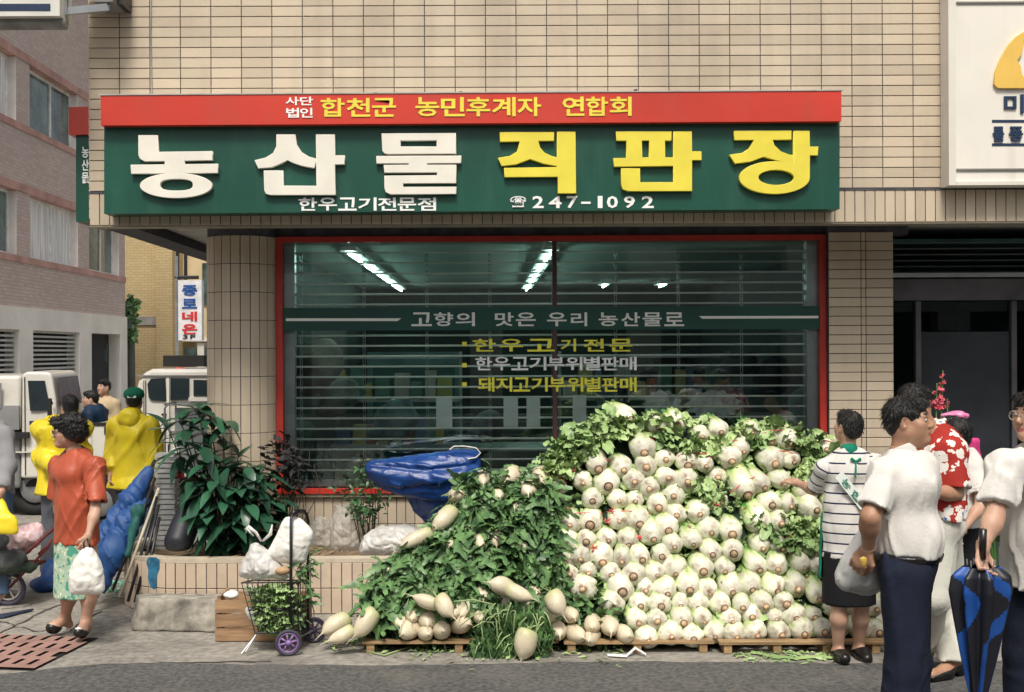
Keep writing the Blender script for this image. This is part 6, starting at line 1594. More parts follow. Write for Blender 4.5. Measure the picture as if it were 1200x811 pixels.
for k in range(7): a = 2 * PI * k / 7; MB().tube([top + Vector((math.cos(a) * .06, math.sin(a) * .05, .002)), top + Vector((math.cos(a) * .062, math.sin(a) * .052, .03))], .0035, 5).build('rib_tip', M_alu, t)
# ---- 6: woman in the rust-coloured top with the white carrier bag
p = Person('woman with permed hair and glasses in a rust top and green flowered skirt', 90, 8.20, 1.53, -52, 1.04, belly=.3, female=True, skin=M_sk, head_yaw=-62, head_pitch=8)
p.setpx(headc=(78, 506, 8.17), sh_l=(111, 547, 8.05), el_l=(112, 598, 7.95), wr_l=(103, 628, 7.86), sh_r=(70, 547, 8.32), el_r=(68, 590, 8.35), wr_r=(74, 620, 8.2))
p.J['neck'] = p.W((0, .0, 1.41))
p.setpx(hp_l=(101, 640, 8.15), kn_l=(103, 690, 8.1), an_l=(101, 729, 8.12), toe_l=(92, 741, 7.98), hp_r=(82, 640, 8.25), kn_r=(80, 690, 8.2), an_r=(76, 725, 8.28), toe_r=(60, 736, 8.2))
p.hand['l'] = {'dir': (-.25, -.2, -.9), 'palm': (-.6, .6, 0), 'curl': .9, 'thumb': (-.5, -.5, .1)}
p.build_body(h=.010); p.hair('perm'); p.top(M_org, hem=.73, g=.024, sleeve=.82, sg=.034, folds=.014, collar=False, flare=.015, vneck=.3, seed=15, neckr=.085); p.skirt(M_skt, top=.76, hem=.315, w0=.16, w1=.20, folds=.012)
p.shoes(M_leath, open_=True); p.glasses(mat('dark_frame', (.03, .02, .04), .3), .020)
for n_ in 'lr':
    tq = Vector(p.J['toe_' + n_]); mb = MB(); mb.lathe([(.026, 0), (.022, .016), (.001, .022)], tq + Vector((0, 0, .012)), 12); mb.build('shoe_buckle', M_wht, p.root, True)
bg_ = tag(polysolid('plastic_bag', [(97, 641), (108, 641), (121, 664), (123, 694), (119, 697), (84, 697), (80, 690), (82, 664)], 7.80, .075, .008, M_bagw, None, crk(.003, 21), .4), 'square white carrier bag held by the woman in the rust top', 'bag')
_u = (lambda *a: None)('x', [cone(np.array(P(101, 668, 7.80)), np.array(P(101, 684, 7.80)), .10, .105, .03, ((0, 1, 0), .6)), cone(np.array(P(103, 644, 7.82)), np.array(P(101, 665, 7.80)), .022, .095, .03, ((0, 1, 0), .6))], M_bagw, .004, 22, 21, .008, [((0, 0, P(101, 697, 7.8).z), (0, 0, -1))])
MB().tube([P(99, 648, 7.79), P(98, 636, 7.78), P(102, 631, 7.80), P(105, 640, 7.80), P(104, 648, 7.80)], .006, 6).build('bag_handle', M_leath, bg_, True)
# ---- 7..11: people in the alley
p = Person('person in a yellow raincoat and green cap seen from behind', 157, 10.7, 1.64, 168, .90, head_yaw=190)
p.setpx(el_l=(133, 530, 10.8), wr_l=(130, 555, 10.65), el_r=(182, 525, 10.7), wr_r=(184, 555, 10.6))
p.build_body(h=.014, hh=.007, face=False); p.hair('short', .009); p.top(M_rain, hem=.80, g=.038, sleeve=1.85, sg=.036, folds=.022, collar=False, flare=.06, h=.013, name='raincoat', neckr=.06, seed=22); p.trousers(M_denim, h=.014)
smesh('hood', [([ell(p.J['neck'] + p.R @ np.array((0, .075, .01)), (.105, .065, .085), p.R, .03), cone(p.J['neck'] + np.array((0, 0, -.01)), p.J['neck'] + np.array((0, 0, .03)), .095, .085, .03)], [])], .010, M_rain, p.root, amp(.009, 40, 2))
M_cap = cloth('green_cap', (.008, .13, .075), .1)
smesh('cap', [([ell(p.HP((0, .012, .055)), (.092, .102, .070), p.hR, .01), ell(p.HP((0, -.11, .03)), (.07, .065, .010), p.hR, .01)], [(p.HP((0, 0, .022)), p.hR @ np.array((0, 0, -1.)))])], .007, M_cap, p.root)
cb = Vector(p.HP((0, .112, .038))); MB().box(cb.x - .045, cb.x + .03, cb.y - .008, cb.y + .002, cb.z - .010, cb.z + .008).build('cap_strap', M_wht, p.root)
p = Person('person in a yellow raincoat standing behind the woman with permed hair', 74, 10.3, 1.64, -160, .92, head_yaw=-150)
p.setpx(headc=(82, 477, 10.3), el_r=(50, 535, 10.3), wr_r=(66, 548, 10.0), el_l=(96, 530, 10.4), wr_l=(84, 555, 10.2))
p.build_body(h=.014, hh=.008, face=False); p.hair('short', .009); p.top(M_rain, hem=.78, g=.04, sleeve=1.9, sg=.036, folds=.022, collar=True, flare=.06, h=.013, name='raincoat', seed=31); p.trousers(M_denim, h=.014)
p = Person('man in a navy jacket with black hair behind the truck bed', 112, 15.0, 1.66, -95, 1.05, head_yaw=-70, sink=.12)
p.setpx(headc=(106, 468, 15.0)); p.build_body(h=.016, hh=.009, hands=()); p.hair('short', .010); p.top(M_jack, hem=.85, g=.04, sleeve=1.9, sg=.03, folds=.012, h=.016, name='jacket'); p.trousers(M_denim, h=.018)
p = Person('man in a tan jacket standing farthest back in the alley', 123, 17.0, 1.68, -20, .95, head_yaw=-30, sink=.10)
p.build_body(h=.018, hh=.010, hands=()); p.hair('short', .011); p.top(M_tanj, hem=.85, g=.035, sleeve=1.9, sg=.03, folds=.010, h=.018, name='jacket'); p.trousers(M_denim, h=.02)
p = Person('person in a grey jacket and jeans cut off by the left edge', -14, 9.3, 1.70, 175, 1.05)
p.setpx(el_l=(-30, 545, 9.3), sh_r=(6, 510, 9.2), el_r=(8, 548, 9.1), wr_r=(2, 575, 9.0)); p.build_body(h=.016, hh=.009, face=False); p.hair('short', .01); p.top(M_grey, hem=.86, g=.03, sleeve=1.9, sg=.022, folds=.008, h=.014, name='jacket'); p.trousers(cloth('blue_jeans', (.10, .16, .26)), h=.016)
tag(smesh('yellow_raincoat', [([cone(np.array(P(-18, 575, 9.0)), np.array(P(0, 618, 8.9)), .05, .13, .04, ((0, 1, 0), .4)), cone(np.array(P(-5, 575, 9.0)), np.array(P(8, 615, 8.9)), .02, .05, .04, ((0, 1, 0), .5))], [((0, 0, P(0, 626, 8.9).z), (0, 0, -1))])], .010, M_rain, None, amp(.01, 30, 3)), 'folded yellow raincoat hanging over the handcart at the left edge', 'raincoat')

# ================================================================ THINGS ROUND THE PLANTER AND ALLEY
# shopping trolley
M_wire = mat('black_wire', (.015, .015, .018), .4); M_pur = mat('purple_plastic', (.26, .16, .38), .45, .15, 20); M_tyre = mat('dull_tyre', (.05, .045, .07), .7)
t = thing('shopping_trolley', 'two wheeled wire shopping trolley with purple wheels packed with greens and bags', 'trolley', tuple(G(335, 770)))
td = 7.72
def T(a, b, dd=0.0): return P(a, b, td + dd)
x0, x1, x0b, x1b = 286, 347, 296, 344; y0_, y1_ = 683, 743; dz = .26
mb = MB(); 
for (a, b) in ((283, 683), (291, 715), (299, 742)):
    r1 = 349; q = [T(a, b), T(r1, b - 1), T(r1 + 12, b - 3, dz), T(a + 14, b - 3, dz)]; q = q + [q[0]]
    for i in range(4): mb.tube([q[i], q[i + 1]], .0055, 6)
mb.build('basket_rim', M_wire, t)
nw = 0
for i in range(12):
    f = i / 11; a = T(283 + 66 * f, 683); b = T(299 + 50 * f, 742); w_ = MB().tube([a, b], .0028, 5).build('wire', M_wire, t)
for i in range(6):
    f = (i + .5) / 6; a = T(349, 682).lerp(T(361, 680, dz), f); b = T(349, 741).lerp(T(361, 739, dz), f); MB().tube([a, b], .0028, 5).build('wire', M_wire, t)
for i in range(1, 8):
    f = i / 8; a = T(283 + 16 * f, 683 + 59 * f); b = T(349, 683 + 59 * f); MB().tube([a, b], .002, 4).build('wire', M_wire, t)
mb = MB(); mb.tube([T(341, 742), T(341, 608, .0), T(343, 602, .04), T(352, 599, .16), T(359, 602, .22), T(361, 610, dz), T(361, 745, dz)], .010, 8); mb.build('handle_frame', M_wire, t, True)
mb = MB(); mb.tube([T(343, 602, .04), T(348, 599, .1), T(356, 600, .2)], .017, 8); mb.build('grip', M_leath, t, True)
def wheel(c, R_, lab, m):
    w = MB().ring(c, (.25, -1, 0), R_ * .88, R_ * .13, 28, 8).build('wheel', M_tyre, t, True)
    mb = MB(); mb.ring(c, (.25, -1, 0), R_ * .72, R_ * .08, 24, 6); ax_ = Vector((.25, -1, 0)).normalized(); u_ = Vector((0, 0, 1)); v_ = ax_.cross(u_)
    for k in range(8): a = 2 * PI * k / 8 + .2; mb.bar(c, Vector(c) + (u_ * math.cos(a) + v_ * math.sin(a)) * R_ * .72, .007, .012)
    mb.tube([Vector(c) - ax_ * .012, Vector(c) + ax_ * .02], R_ * .22, 10); mb.build('spoke_hub', m, w, True)
wR = 15.5 / (F_PX / td)
cw = G(338, 772); wheel((P(338, 757, td - .05).x, td - .05, wR), wR, '', M_pur); wheel((P(368, 745, td + .3).x, td + .3, wR), wR, '', mat('dark_purple', (.09, .06, .13), .5))
MB().tube([(P(338, 757, td - .05).x, td - .04, wR), (P(368, 745, td + .3).x, td + .3, wR)], .007, 6).build('axle', M_alu, t)
MB().tube([T(300, 744), P(288, 764, 7.66)], .006, 6).build('stand', M_alu, t); MB().tube([T(300, 744, .05), P(283, 766, 7.7), P(302, 760, 7.72)], .005, 6).build('stand', M_alu, t)
# load of greens in the trolley
gr = [([ell(np.array(T(320, 700, .13)), (.15, .11, .085), k=.03), ell(np.array(T(322, 718, .13)), (.14, .11, .08), k=.03), ell(np.array(T(324, 733, .13)), (.125, .11, .06), k=.03)], [])]
M_ld = mat('lettuce_pack', (.20, .38, .09), .6, .5, 12, 1, 45, hue2=(.05, .16, .04))
tag(smesh('packed_lettuce', gr, .012, M_ld, None, lambda X: .012 * wob(X, 45, 2) + .007 * wob(X, 110, 3)), 'bundle of leafy lettuce packed inside the wire trolley', 'lettuce')
scatter('lettuce_leaves', 'frilly lettuce leaves filling the wire trolley', [[(292, 690), (346, 688), (346, 740), (303, 740)]], [230], FL, M_gl2, lambda x, y: td + .035, anyd, .02, sc=(.3, .55))
for i, yy in enumerate((690, 716)):
    tag(smesh('plastic_sheet', [([cone(np.array(T(292, yy, .06)), np.array(T(302, yy + 12, .06)), .03, .035, .03)], [])], .010, bagmat('sheet_%d' % i, (.7, .7, .66), .8), None, crumple(.008, 40, i)), ('upper', 'lower')[i] + ' white plastic wrap showing at the left side of the trolley load', 'wrap')
scatter('dark_greens', 'dark green leaves sticking out behind the bags in the trolley', [[(345, 655), (362, 650), (362, 730), (346, 735)]], [60], RL, M_gl, lambda x, y: td + .12, anyd, .05, sc=(.35, .6))
bg_ = tag(polysolid('plastic_bag', [(300, 631), (309, 631), (322, 650), (342, 664), (340, 676), (300, 680), (280, 676), (281, 665)], td + .10, .10, .008, M_bag, None, crk(.008, 31), .5), 'thin white bag with a knotted top, left one on the trolley', 'bag')
_u = (lambda *a: None)('x', [ell(np.array(T(302, 664, .10)), (.115, .10, .085), k=.04), cone(np.array(T(303, 650, .10)), np.array(T(307, 632, .10)), .07, .02, .04), ell(np.array(T(318, 668, .10)), (.10, .09, .06), k=.04)], M_bag, .014, 28, 31, .009)
MB().tube([T(306, 634, .1), T(300, 624, .08), T(291, 617, .06), T(288, 619, .05), T(297, 628, .07)], [.008, .010, .012, .010, .006], 6).build('bag_ear', M_bagw, bg_, True)
MB().tube([T(308, 634, .1), T(317, 626, .08), T(319, 615, .06)], [.008, .012, .004], 6).build('bag_ear', M_bagw, bg_, True)
tag(polysolid('plastic_bag', [(334, 605), (352, 607), (369, 625), (368, 632), (357, 660), (330, 661), (312, 650)], td + .10, .085, .008, M_bagw, None, crk(.003, 41), .35), 'stiff opaque white bag standing tilted, right one on the trolley', 'bag')
_u = (lambda *a: None)('x', [cone(np.array(T(330, 652, .10)), np.array(T(345, 624, .10)), .085, .10, .02, ((0, 1, 0), .5)), cone(np.array(T(322, 650, .10)), np.array(T(352, 648, .12)), .05, .03, .03, ((0, 1, 0), .5))], M_bagw, .005, 14, 41, .009,
    [(P(338, 606, td), (-.25, 0, 1)), (P(366, 627, td), (1, 0, .35)), (P(340, 668, td), (.15, 0, -1))])
tag(smesh('potato', [([ell(np.array(T(331, 669, .02)), (.05, .04, .028), k=.02)], [])], .008, mat('potato_skin', (.52, .34, .18), .6, .2, 12), None), 'brown potato on top of the trolley load under the bags', 'potato')
# wooden crate behind the trolley
t = thing('wooden_crate', 'low slatted wooden crate on the ground behind the trolley', 'crate', (P(275, 757, 8.05).x, 8.05, 0))
M_cr = mat('crate_wood', (.36, .22, .12), .8, .25, 3, .4, 30, coord='World', stretch=(1, 10, 10), rand=.15); cx0, cx1 = P(252, 750, 8.05).x, P(358, 750, 8.05).x
zt = P(252, 699, 8.05).z
for i in range(3):
    z0_ = .006 + i * (zt - .02) / 3
    MB().box(cx0, cx1, 8.05, 8.062, z0_, z0_ + (zt - .02) / 3 - .012).build('slat', M_cr, t); MB().box(cx0, cx1, 8.338, 8.35, z0_, z0_ + (zt - .02) / 3 - .012).build('slat', M_cr, t); MB().box(cx0 + .001, cx0 + .012, 8.064, 8.336, z0_, z0_ + (zt - .02) / 3 - .012).build('slat', M_cr, t); MB().box(cx1 - .012, cx1 - .001, 8.064, 8.336, z0_, z0_ + (zt - .02) / 3 - .012).build('slat', M_cr, t)
for a in (cx0 + .013, cx1 - .034):
    for b in (8.064, 8.315): MB().box(a, a + .022, b, b + .022, .004, zt).build('corner_post', M_cr, t)
mb = MB(); mb.prism([(cx0 + .01, zt), (cx0 + .12, zt + .05), (cx0 + .25, zt - .005)], 8.09, 8.10)
MB().box(cx0 + .02, cx1 - .02, 8.066, 8.334, .03, .05).build('floor_board', M_cr, t)
tag(smesh('paper_scrap', [([ell(np.array(P(270, 697, 8.1)), (.05, .04, .025), k=.02)], [])], .008, M_wht, None, amp(.010, 70, 3)), 'crumpled white paper on top of the wooden crate', 'paper')
MB().tube([P(363, 700, 8.2), P(366, 748, 8.2)], .012, 6)
# furled blue parasols with dark poles leaning on the planter end
M_pole = mat('dark_pole', (.02, .02, .022), .4, .2, 9); M_bcl = mat('blue_canvas', (.015, .07, .21), .6, .2, 4, .3, 30, hue2=(.01, .055, .2), crease=(6, .8, .04))
for i, (pts, lab) in enumerate(((((175, 552, 9.55), (150, 592, 9.4), (118, 640, 9.3), (112, 668, 9.2)), 'upper of the two furled blue market parasols leaning beside the planter'), (((170, 590, 9.35), (150, 612, 9.3), (128, 655, 9.15), (118, 690, 9.05)), 'lower of the two furled blue market parasols leaning beside the planter'))):
    t = thing('folded_parasol', lab, 'parasol', tuple(P(118, 690, 9.05)), 'furled blue parasols'); q_ = [np.array(P(*c_)) for c_ in pts]
    rr = (.05, .09, .11, .05) if i == 0 else (.045, .10, .105, .045)
    smesh('canopy', [([cone(q_[k], q_[k + 1], rr[k], rr[k + 1], .04) for k in range(3)], [])], .013, M_bcl, t, lambda X: .008 * wob(X @ np.array(Matrix.Rotation(-.6, 3, 'Y')) * np.array([1.5, 1.2, .2]), 20, 4 + i) + .022 * thin(X @ np.array(Matrix.Rotation(-.6, 3, 'Y')) * np.array([1.3, 1.2, .12]), 22, 7 + i, .14) - .016 * thin(X @ np.array(Matrix.Rotation(-.6, 3, 'Y')) * np.array([1.3, 1.2, .15]), 26, 17 + i, .14))
    d_ = Vector(q_[3] - q_[0]).normalized(); MB().tube([Vector(q_[0]) - d_ * .1, Vector(q_[3]) + d_ * .15], .016, 8).build('pole', M_pole, t, True)
poles = [((186, 572, 9.3), (140, 700, 8.95)), ((184, 582, 9.25), (150, 705, 8.95)), ((186, 592, 9.2), (158, 706, 8.97)), ((187, 606, 9.2), (166, 704, 9.0)), ((182, 560, 9.35), (132, 692, 9.0))]
for i, (a, b) in enumerate(poles):
    tag(MB().tube([P(*a), P(*b)], .012, 8).build('long_pole', (M_pole, M_pole, mat('pole_cream%d' % i, (.5, .45, .34), .6) if i in (0, 1) else M_pole)[2 if i in (0,) else 0], None, True), '%s of the bunch of poles leaning against the rounded planter end' % ('leftmost but one', 'middle', 'second from the right', 'rightmost', 'leftmost')[i], 'pole', 'poles leaning on the planter')
tag(smesh('green_cloth', [([cone(np.array(P(160, 602, 9.2)), np.array(P(150, 650, 9.1)), .04, .02, .03), ell(np.array(P(162, 598, 9.2)), (.06, .04, .05), k=.03)], [])], .011, mat('teal_cloth', (.01, .10, .09), .7), None, amp(.012, 40, 4)), 'strip of dark green cloth tied round the parasols', 'cloth')
M_rib = mat('mint_ribbon', (.20, .55, .38), .4, .2, 9)
mb = MB()
for c0_, n_ in (((62, 686), 16), ((132, 690), 14)):
    for k in range(n_):
        g = G(c0_[0] + random.uniform(-12, 12), c0_[1] + random.uniform(-5, 6)); mb.tube([g + Vector((random.uniform(-.05, .05), random.uniform(-.05, .05), random.uniform(.0, .04))) for _ in range(4)], .006, 4)
tag(mb.build('ribbon_tangle', M_rib, None, True), 'tangles of mint green plastic ribbon on the ground behind the rust-topped woman', 'ribbon', kind='stuff')
tag(smesh('tarpaulin_scrap', [([cone(np.array(G(48, 688, .04)), np.array(G(62, 668, .14)), .04, .09, .04), ell(np.array(G(55, 685, .05)), (.14, .1, .05), k=.04)], [((0, 0, .006), (0, 0, -1))])], .013, M_bcl, None, amp(.012, 30, 8)), 'small heap of blue tarpaulin on the ground left of the woman', 'tarpaulin')
# rubber roll and rack beside the column
tag(smesh('rubber_mat_roll', [([cone(np.array(P(226, 585, 9.25)), np.array(P(209, 634, 9.12)), .085, .105, .03)], [(P(209, 645, 9.1), (0, 0, -1))])], .012, mat('rubber', (.018, .020, .028), .5, .2, 5), None, amp(.004, 20, 2)), 'dark rolled rubber mat leaning in the left end of the planter', 'rubber mat')
t = thing('display_rack', 'tall wire rack with a grey panel and stacked clear trays behind the shrub', 'rack', (P(212, 640, 9.95).x, 9.95, 0)); rd = 9.95
mb = MB(); qa, qb = P(193, 474, rd), P(262, 474, rd)
mb.tube([(qa.x, rd, .0), (qa.x, rd, qa.z - .03), (qa.x + .03, rd, qa.z), (qb.x, rd, qa.z)], .009, 8); mb.tube([(qa.x, rd + .35, 0), (qa.x, rd + .35, qa.z), (qb.x, rd + .35, qa.z)], .009, 8); mb.tube([(qa.x, rd, qa.z), (qa.x, rd + .35, qa.z)], .009, 8)
mb.build('frame', mat('rack_steel', (.35, .35, .34), .4, metal=.5), t, True)
MB().box(qa.x + .07, qb.x, rd + .05, rd + .06, P(0, 552, rd).z, qa.z - .03).build('panel', mat('rack_panel', (.26, .30, .29), .3, .3, 3, coord='World'), t)
MB().box(qa.x, qb.x, rd - .01, rd + .3, P(0, 556, rd).z, P(0, 553, rd).z).build('shelf', M_alu, t)
M_tray = mat('clear_tray', (.55, .57, .58), .25, .1, 20, alpha=.7)
for k in range(19):
    z_ = P(0, 640, rd).z + k * .042; w_ = .085 if k % 2 else .078; c_ = P(195, 600, 9.75)
    if z_ > P(0, 490, rd).z: break
    MB().box(c_.x - w_, c_.x + w_, 9.70, 9.86, z_, z_ + .030).build('tray', M_tray, t)
for i, (a, b, c_) in enumerate(((197, 538, (.6, .02, .03)), (206, 545, (.6, .05, .05)), (202, 551, (.7, .7, .65)), (212, 556, (.5, .02, .02)), (194, 557, (.65, .63, .6)), (208, 528, (.7, .68, .66)))):
    q_ = P(a, b, 9.9); tag(MB().box(q_.x - .028, q_.x + .028, 9.83, 9.90, q_.z - .028, q_.z + .026).build('small_packet', mat('packet_%d' % i, c_, .5)), ('red packet on the upper left of the wire rack', 'red packet beside it on the wire rack', 'white packet in the middle of the wire rack', 'dark red packet lowest on the wire rack', 'pale packet at the lower left of the wire rack', 'white packet topmost on the wire rack')[i], 'packet')
# handcart at the left
t = thing('handcart', 'rusty red handcart loaded with sacks at the left edge', 'handcart', tuple(G(10, 706))); M_rust = mat('rust_red', (.16, .03, .025), .7, .3, 12)
hd = 9.25; c_ = Vector((P(10, 692, hd).x, hd, .13)); w = MB().ring(c_, (.1, -1, 0), .115, .018, 24, 8).build('wheel', M_tyre, t, True)
mb = MB(); mb.ring(c_, (.1, -1, 0), .085, .008, 20, 6)
for k in range(6): a = k * PI / 3; mb.bar(c_, c_ + Vector((math.cos(a), 0, math.sin(a))) * .085, .012, .012)
mb.build('rim', mat('wheel_grey', (.4, .38, .36), .5), w)
mb = MB(); mb.tube([P(-30, 680, hd), P(5, 672, hd), P(40, 640, hd - .05), P(62, 620, hd - .1)], .012, 6); mb.build('push_bar', M_rust, t, True)
mb = MB(); mb.tube([(c_.x, c_.y, c_.z), P(56, 642, hd), P(60, 632, hd)], .012, 6); mb.tube([P(46, 650, hd), P(56, 640, hd)], .016, 6); mb.build('side_bar', M_rust, t, True)
MB().box(P(-60, 670, hd).x, P(32, 670, hd).x, hd, hd + .4, P(0, 668, hd).z - .01, P(0, 668, hd).z + .01).build('deck', M_rust, t)
bag('white and pink plastic sack on the handcart', [ell(np.array(P(30, 628, 9.3)), (.14, .14, .10), k=.05), ell(np.array(P(15, 640, 9.3)), (.14, .14, .09), k=.05)], mat('pinkish_bag', (.68, .60, .58), .4, .1, 6, .8, 25, hue2=(.60, .30, .34)), .022, 24, 51, .012)
bag('dark grey bundle at the back of the handcart load', [ell(np.array(P(-2, 640, 9.25)), (.14, .14, .13), k=.05), ell(np.array(P(10, 655, 9.2)), (.14, .14, .08), k=.05)], cloth('dark_sack', (.14, .15, .15), .3), .02, 22, 55, .013, nm='sack')
bag('dark green sack under the load of the handcart', [ell(np.array(P(15, 664, 9.2)), (.19, .12, .06), k=.05)], cloth('green_sack', (.05, .07, .05), .3), .02, 24, 57, .013, nm='sack')
tag(smesh('dark_rag', [([cone(np.array(G(4, 722, .01)), np.array(G(38, 714, .015)), .05, .02, .03, ((0, 0, 1), .4))], [((0, 0, .005), (0, 0, -1))])], .01, cloth('rag', (.03, .04, .07)), None, amp(.006, 30, 2)), 'dark blue rag lying on the pavement at the left', 'rag')
# drain cover
t = thing('drain_cover', 'pinkish slotted drain cover set in the pavement at the lower left', 'drain cover', tuple(G(60, 768)))
M_dr = mat('pink_iron', (.34, .20, .165), .8, .15, 4, .5, 40, coord='World', dirt=((.18, .13, .10), .6, 4)); M_hole = mat('drain_hole', (.006, .006, .006), .9)
aa = math.atan2(.12, .76); U = Vector((math.cos(-aa), math.sin(-aa), 0)); Vv = Vector((math.sin(aa), math.cos(aa), 0)); O = G(42, 785)
MB().add([O + U * a * 1 + Vv * b + Vector((0, 0, .003)) for a, b in ((-1.2, -.03), (.0, -.03), (.0, .82), (-1.2, .82))], [(0, 1, 2, 3)]).build('pit', M_hole, t)
bars = []
rows_ = 4; rl = .19
for r in range(rows_):
    b0 = .0 + r * .2; off = .05 * (r % 2)
    MB().add([O + U * x + Vv * y + Vector((0, 0, z)) for x, y, z in ((-1.2, b0 - .02, .016), (0, b0 - .02, .016), (0, b0 + .055, .016), (-1.2, b0 + .055, .016))], [(0, 1, 2, 3)]).build('plate', M_dr, t)
    x = 0.0; k = 0
    while x > -1.15:
        xa = x - (.05 if k == 0 and off else .0); w_ = .068
        MB().add([O + U * a + Vv * b + Vector((0, 0, .0158)) for a, b in ((xa - w_, b0 + .053), (xa, b0 + .053), (xa, b0 + .182), (xa - w_, b0 + .182))], [(0, 1, 2, 3)]).build('bar', M_dr, t)
        x = xa - .10; k += 1
# flowers by the entrance
t = thing('flower_stand', 'tall arrangement of pink gladioli and wrapped bouquets by the entrance', 'flowers', (P(1105, 600, 8.9).x, 8.9, 0)); fd = 8.9
M_pink = mat('pink_petal', (.78, .16, .22), .5, .25, 12); M_mag = mat('magenta_wrap', (.62, .05, .22), .35, .2, 6); M_gst = mat('green_stem', (.08, .22, .05), .5)
mb = MB(); st = MB()
for (a, b, a2, b2, n_) in ((1105, 437, 1101, 484, 16), (1098, 452, 1096, 485, 9), (1110, 470, 1112, 486, 5)):
    st.tube([P(a, b - 3, fd), P(a2, b2 + 60, fd)], .006, 5)
    for k in range(n_):
        f = k / n_; c_ = P(a + (a2 - a) * f + random.uniform(-3, 3) * (.4 + f), b + (b2 - b) * f, fd + random.uniform(-.02, .02)); m3 = Euler((random.uniform(0, 6), random.uniform(0, 6), random.uniform(0, 6))).to_matrix(); r_ = .018 + .016 * f
        for j in range(3): mm = m3 @ Matrix.Rotation(j * 2.1, 3, 'Y'); mb.add([c_ + mm @ Vector(v) for v in ((0, 0, 0), (-r_ * .7, r_ * .8, .005), (0, r_ * 1.6, .012), (r_ * .7, r_ * .8, .005))], [(0, 1, 2, 3)])
tag(mb.build('petals', M_pink, t), kind='stuff'); st.build('stem', M_gst, t)
smesh('wrap', [([cone(np.array(P(1150, 600, 8.6)), np.array(P(1133, 520, 8.6)), .03, .10, .03, ((0, 1, 0), .4))], [(P(1133, 512, 8.6), (0, 0, 1))])], .012, M_mag, t, amp(.012, 30, 3)); MB().tube([P(1100, 540, fd), (P(1100, 600, fd).x, fd, .02)], [.03, .04], 8).build('stand', M_dark, t, True)
smesh('wrap', [([ell(np.array(P(1118, 487, 8.7)), (.10, .04, .03), k=.02)], [])], .012, mat('pink_paper', (.72, .22, .42), .4), t, amp(.014, 40, 6))
t = thing('pot_plant', 'dim leafy pot plant standing before the dark side entrance', 'pot plant', (P(1172, 600, 8.95).x, 8.95, 0))
px_ = P(1172, 600, 8.95).x
MB().lathe([(.001, .004), (.12, .004), (.16, .26), (.17, .30), (.14, .30), (.13, .27), (.001, .27)], (px_, 8.95, 0), 20).build('pot', mat('pot_brown', (.09, .05, .03), .6, .2, 6), t, True)
st = MB(); mb = MB()
for k in range(14):
    a = random.uniform(0, 6.28); e = Vector((px_ + math.cos(a) * random.uniform(.05, .24), 8.95 + math.sin(a) * random.uniform(.05, .2), random.uniform(.6, 1.15))); b_ = Vector((px_ + math.cos(a) * .04, 8.95 + math.sin(a) * .04, .27)); m_d = b_.lerp(e, .5) + Vector((0, 0, .08))
    st.tube([b_, m_d, e], [.006, .005, .003], 5, False)
    for j in range(8):
        c_ = m_d.lerp(e, random.random()); mm = Euler((random.uniform(0, 6), random.uniform(0, 6), random.uniform(0, 6))).to_matrix(); mb.add([c_ + mm @ Vector(v) for v in ((0, 0, 0), (-.025, .04, .005), (0, .10, .012), (.025, .04, .005))], [(0, 1, 2, 3)])
st.build('stem', M_gst, t); tag(mb.build('foliage', M_gl, t), kind='stuff')
# ================================================================ TRUCKS
M_tw = mat('truck_white', (.62, .60, .54), .3, .05, 1.5, coord='World', coat=.4, dirt=((.35, .32, .27), .4, 2)); M_tg = mat('truck_grey', (.20, .20, .20), .5, .15, 2, coord='World'); M_tgl = mat('truck_glass', (.02, .03, .035), .08, spec=.8); M_tnav = mat('truck_navy', (.01, .02, .07), .4); M_chas = mat('chassis', (.012, .012, .012), .8)
def prof_body(name, prof, y0, y1, m, parent, inset=.10):
    """extrude a side outline (x, z) across the truck; upper points lean inwards"""
    zs = [z for x, z in prof]; zt, zb = max(zs), min(zs); n = len(prof); V = []
    secs = [(y0 + .0, 0), (y0, 1), (y1, 1), (y1, 0)]
    V = [(x, y0 + max(0, (z - 1.05)) * inset, z) for x, z in prof] + [(x, y1 - max(0, (z - 1.05)) * inset, z) for x, z in prof]
    mb = MB().add(V, [tuple(range(n)), tuple(range(2 * n - 1, n - 1, -1))] + [(i, i + n, (i + 1) % n + n, (i + 1) % n) for i in range(n)])
    o = mb.build(name, m, parent)
    bv = o.modifiers.new('bevel', 'BEVEL'); bv.width = .04; bv.segments = 3; bv.limit_method = 'ANGLE'
    dg = bpy.context.evaluated_depsgraph_get(); dg.update(); me = bpy.data.meshes.new_from_object(o.evaluated_get(dg)); o.modifiers.clear(); o.data = me
    me.polygons.foreach_set('use_smooth', np.ones(len(me.polygons), dtype=bool)) if False else None
    return o
def pan(name, pts, d, t_, m, parent, inset=.10):
    """flat panel on the leaning side, from photograph pixels"""
    q = []
    for a, b in pts:
        z = P(a, b, d).z; y = d + max(0, z - 1.05) * inset; v = P(a, b, y); q.append((v.x, y, v.z))
    n = len(q); V = [(x, y - t_, z) for x, y, z in q] + [(x, y + .01, z) for x, y, z in q]
    return MB().add(V, [tuple(range(n)), tuple(range(2 * n - 1, n - 1, -1))] + [(i, i + n, (i + 1) % n + n, (i + 1) % n) for i in range(n)]).build(name, m, parent)
def tyre(c, R_, parent):
    w = MB().ring(c, (0, 1, 0), R_ * .78, R_ * .24, 28, 8).build('wheel', M_chas, parent, True)
    MB().lathe([(R_ * .55, -.06), (R_ * .50, -.09), (R_ * .2, -.07), (.001, -.08)], c, 20, Matrix.Rotation(-PI / 2, 3, 'X')).build('rim', M_tg, w, True)
td_ = 14.3
def pxs(pts, d): return [(P(a, b, d).x, P(a, b, d).z) for a, b in pts]
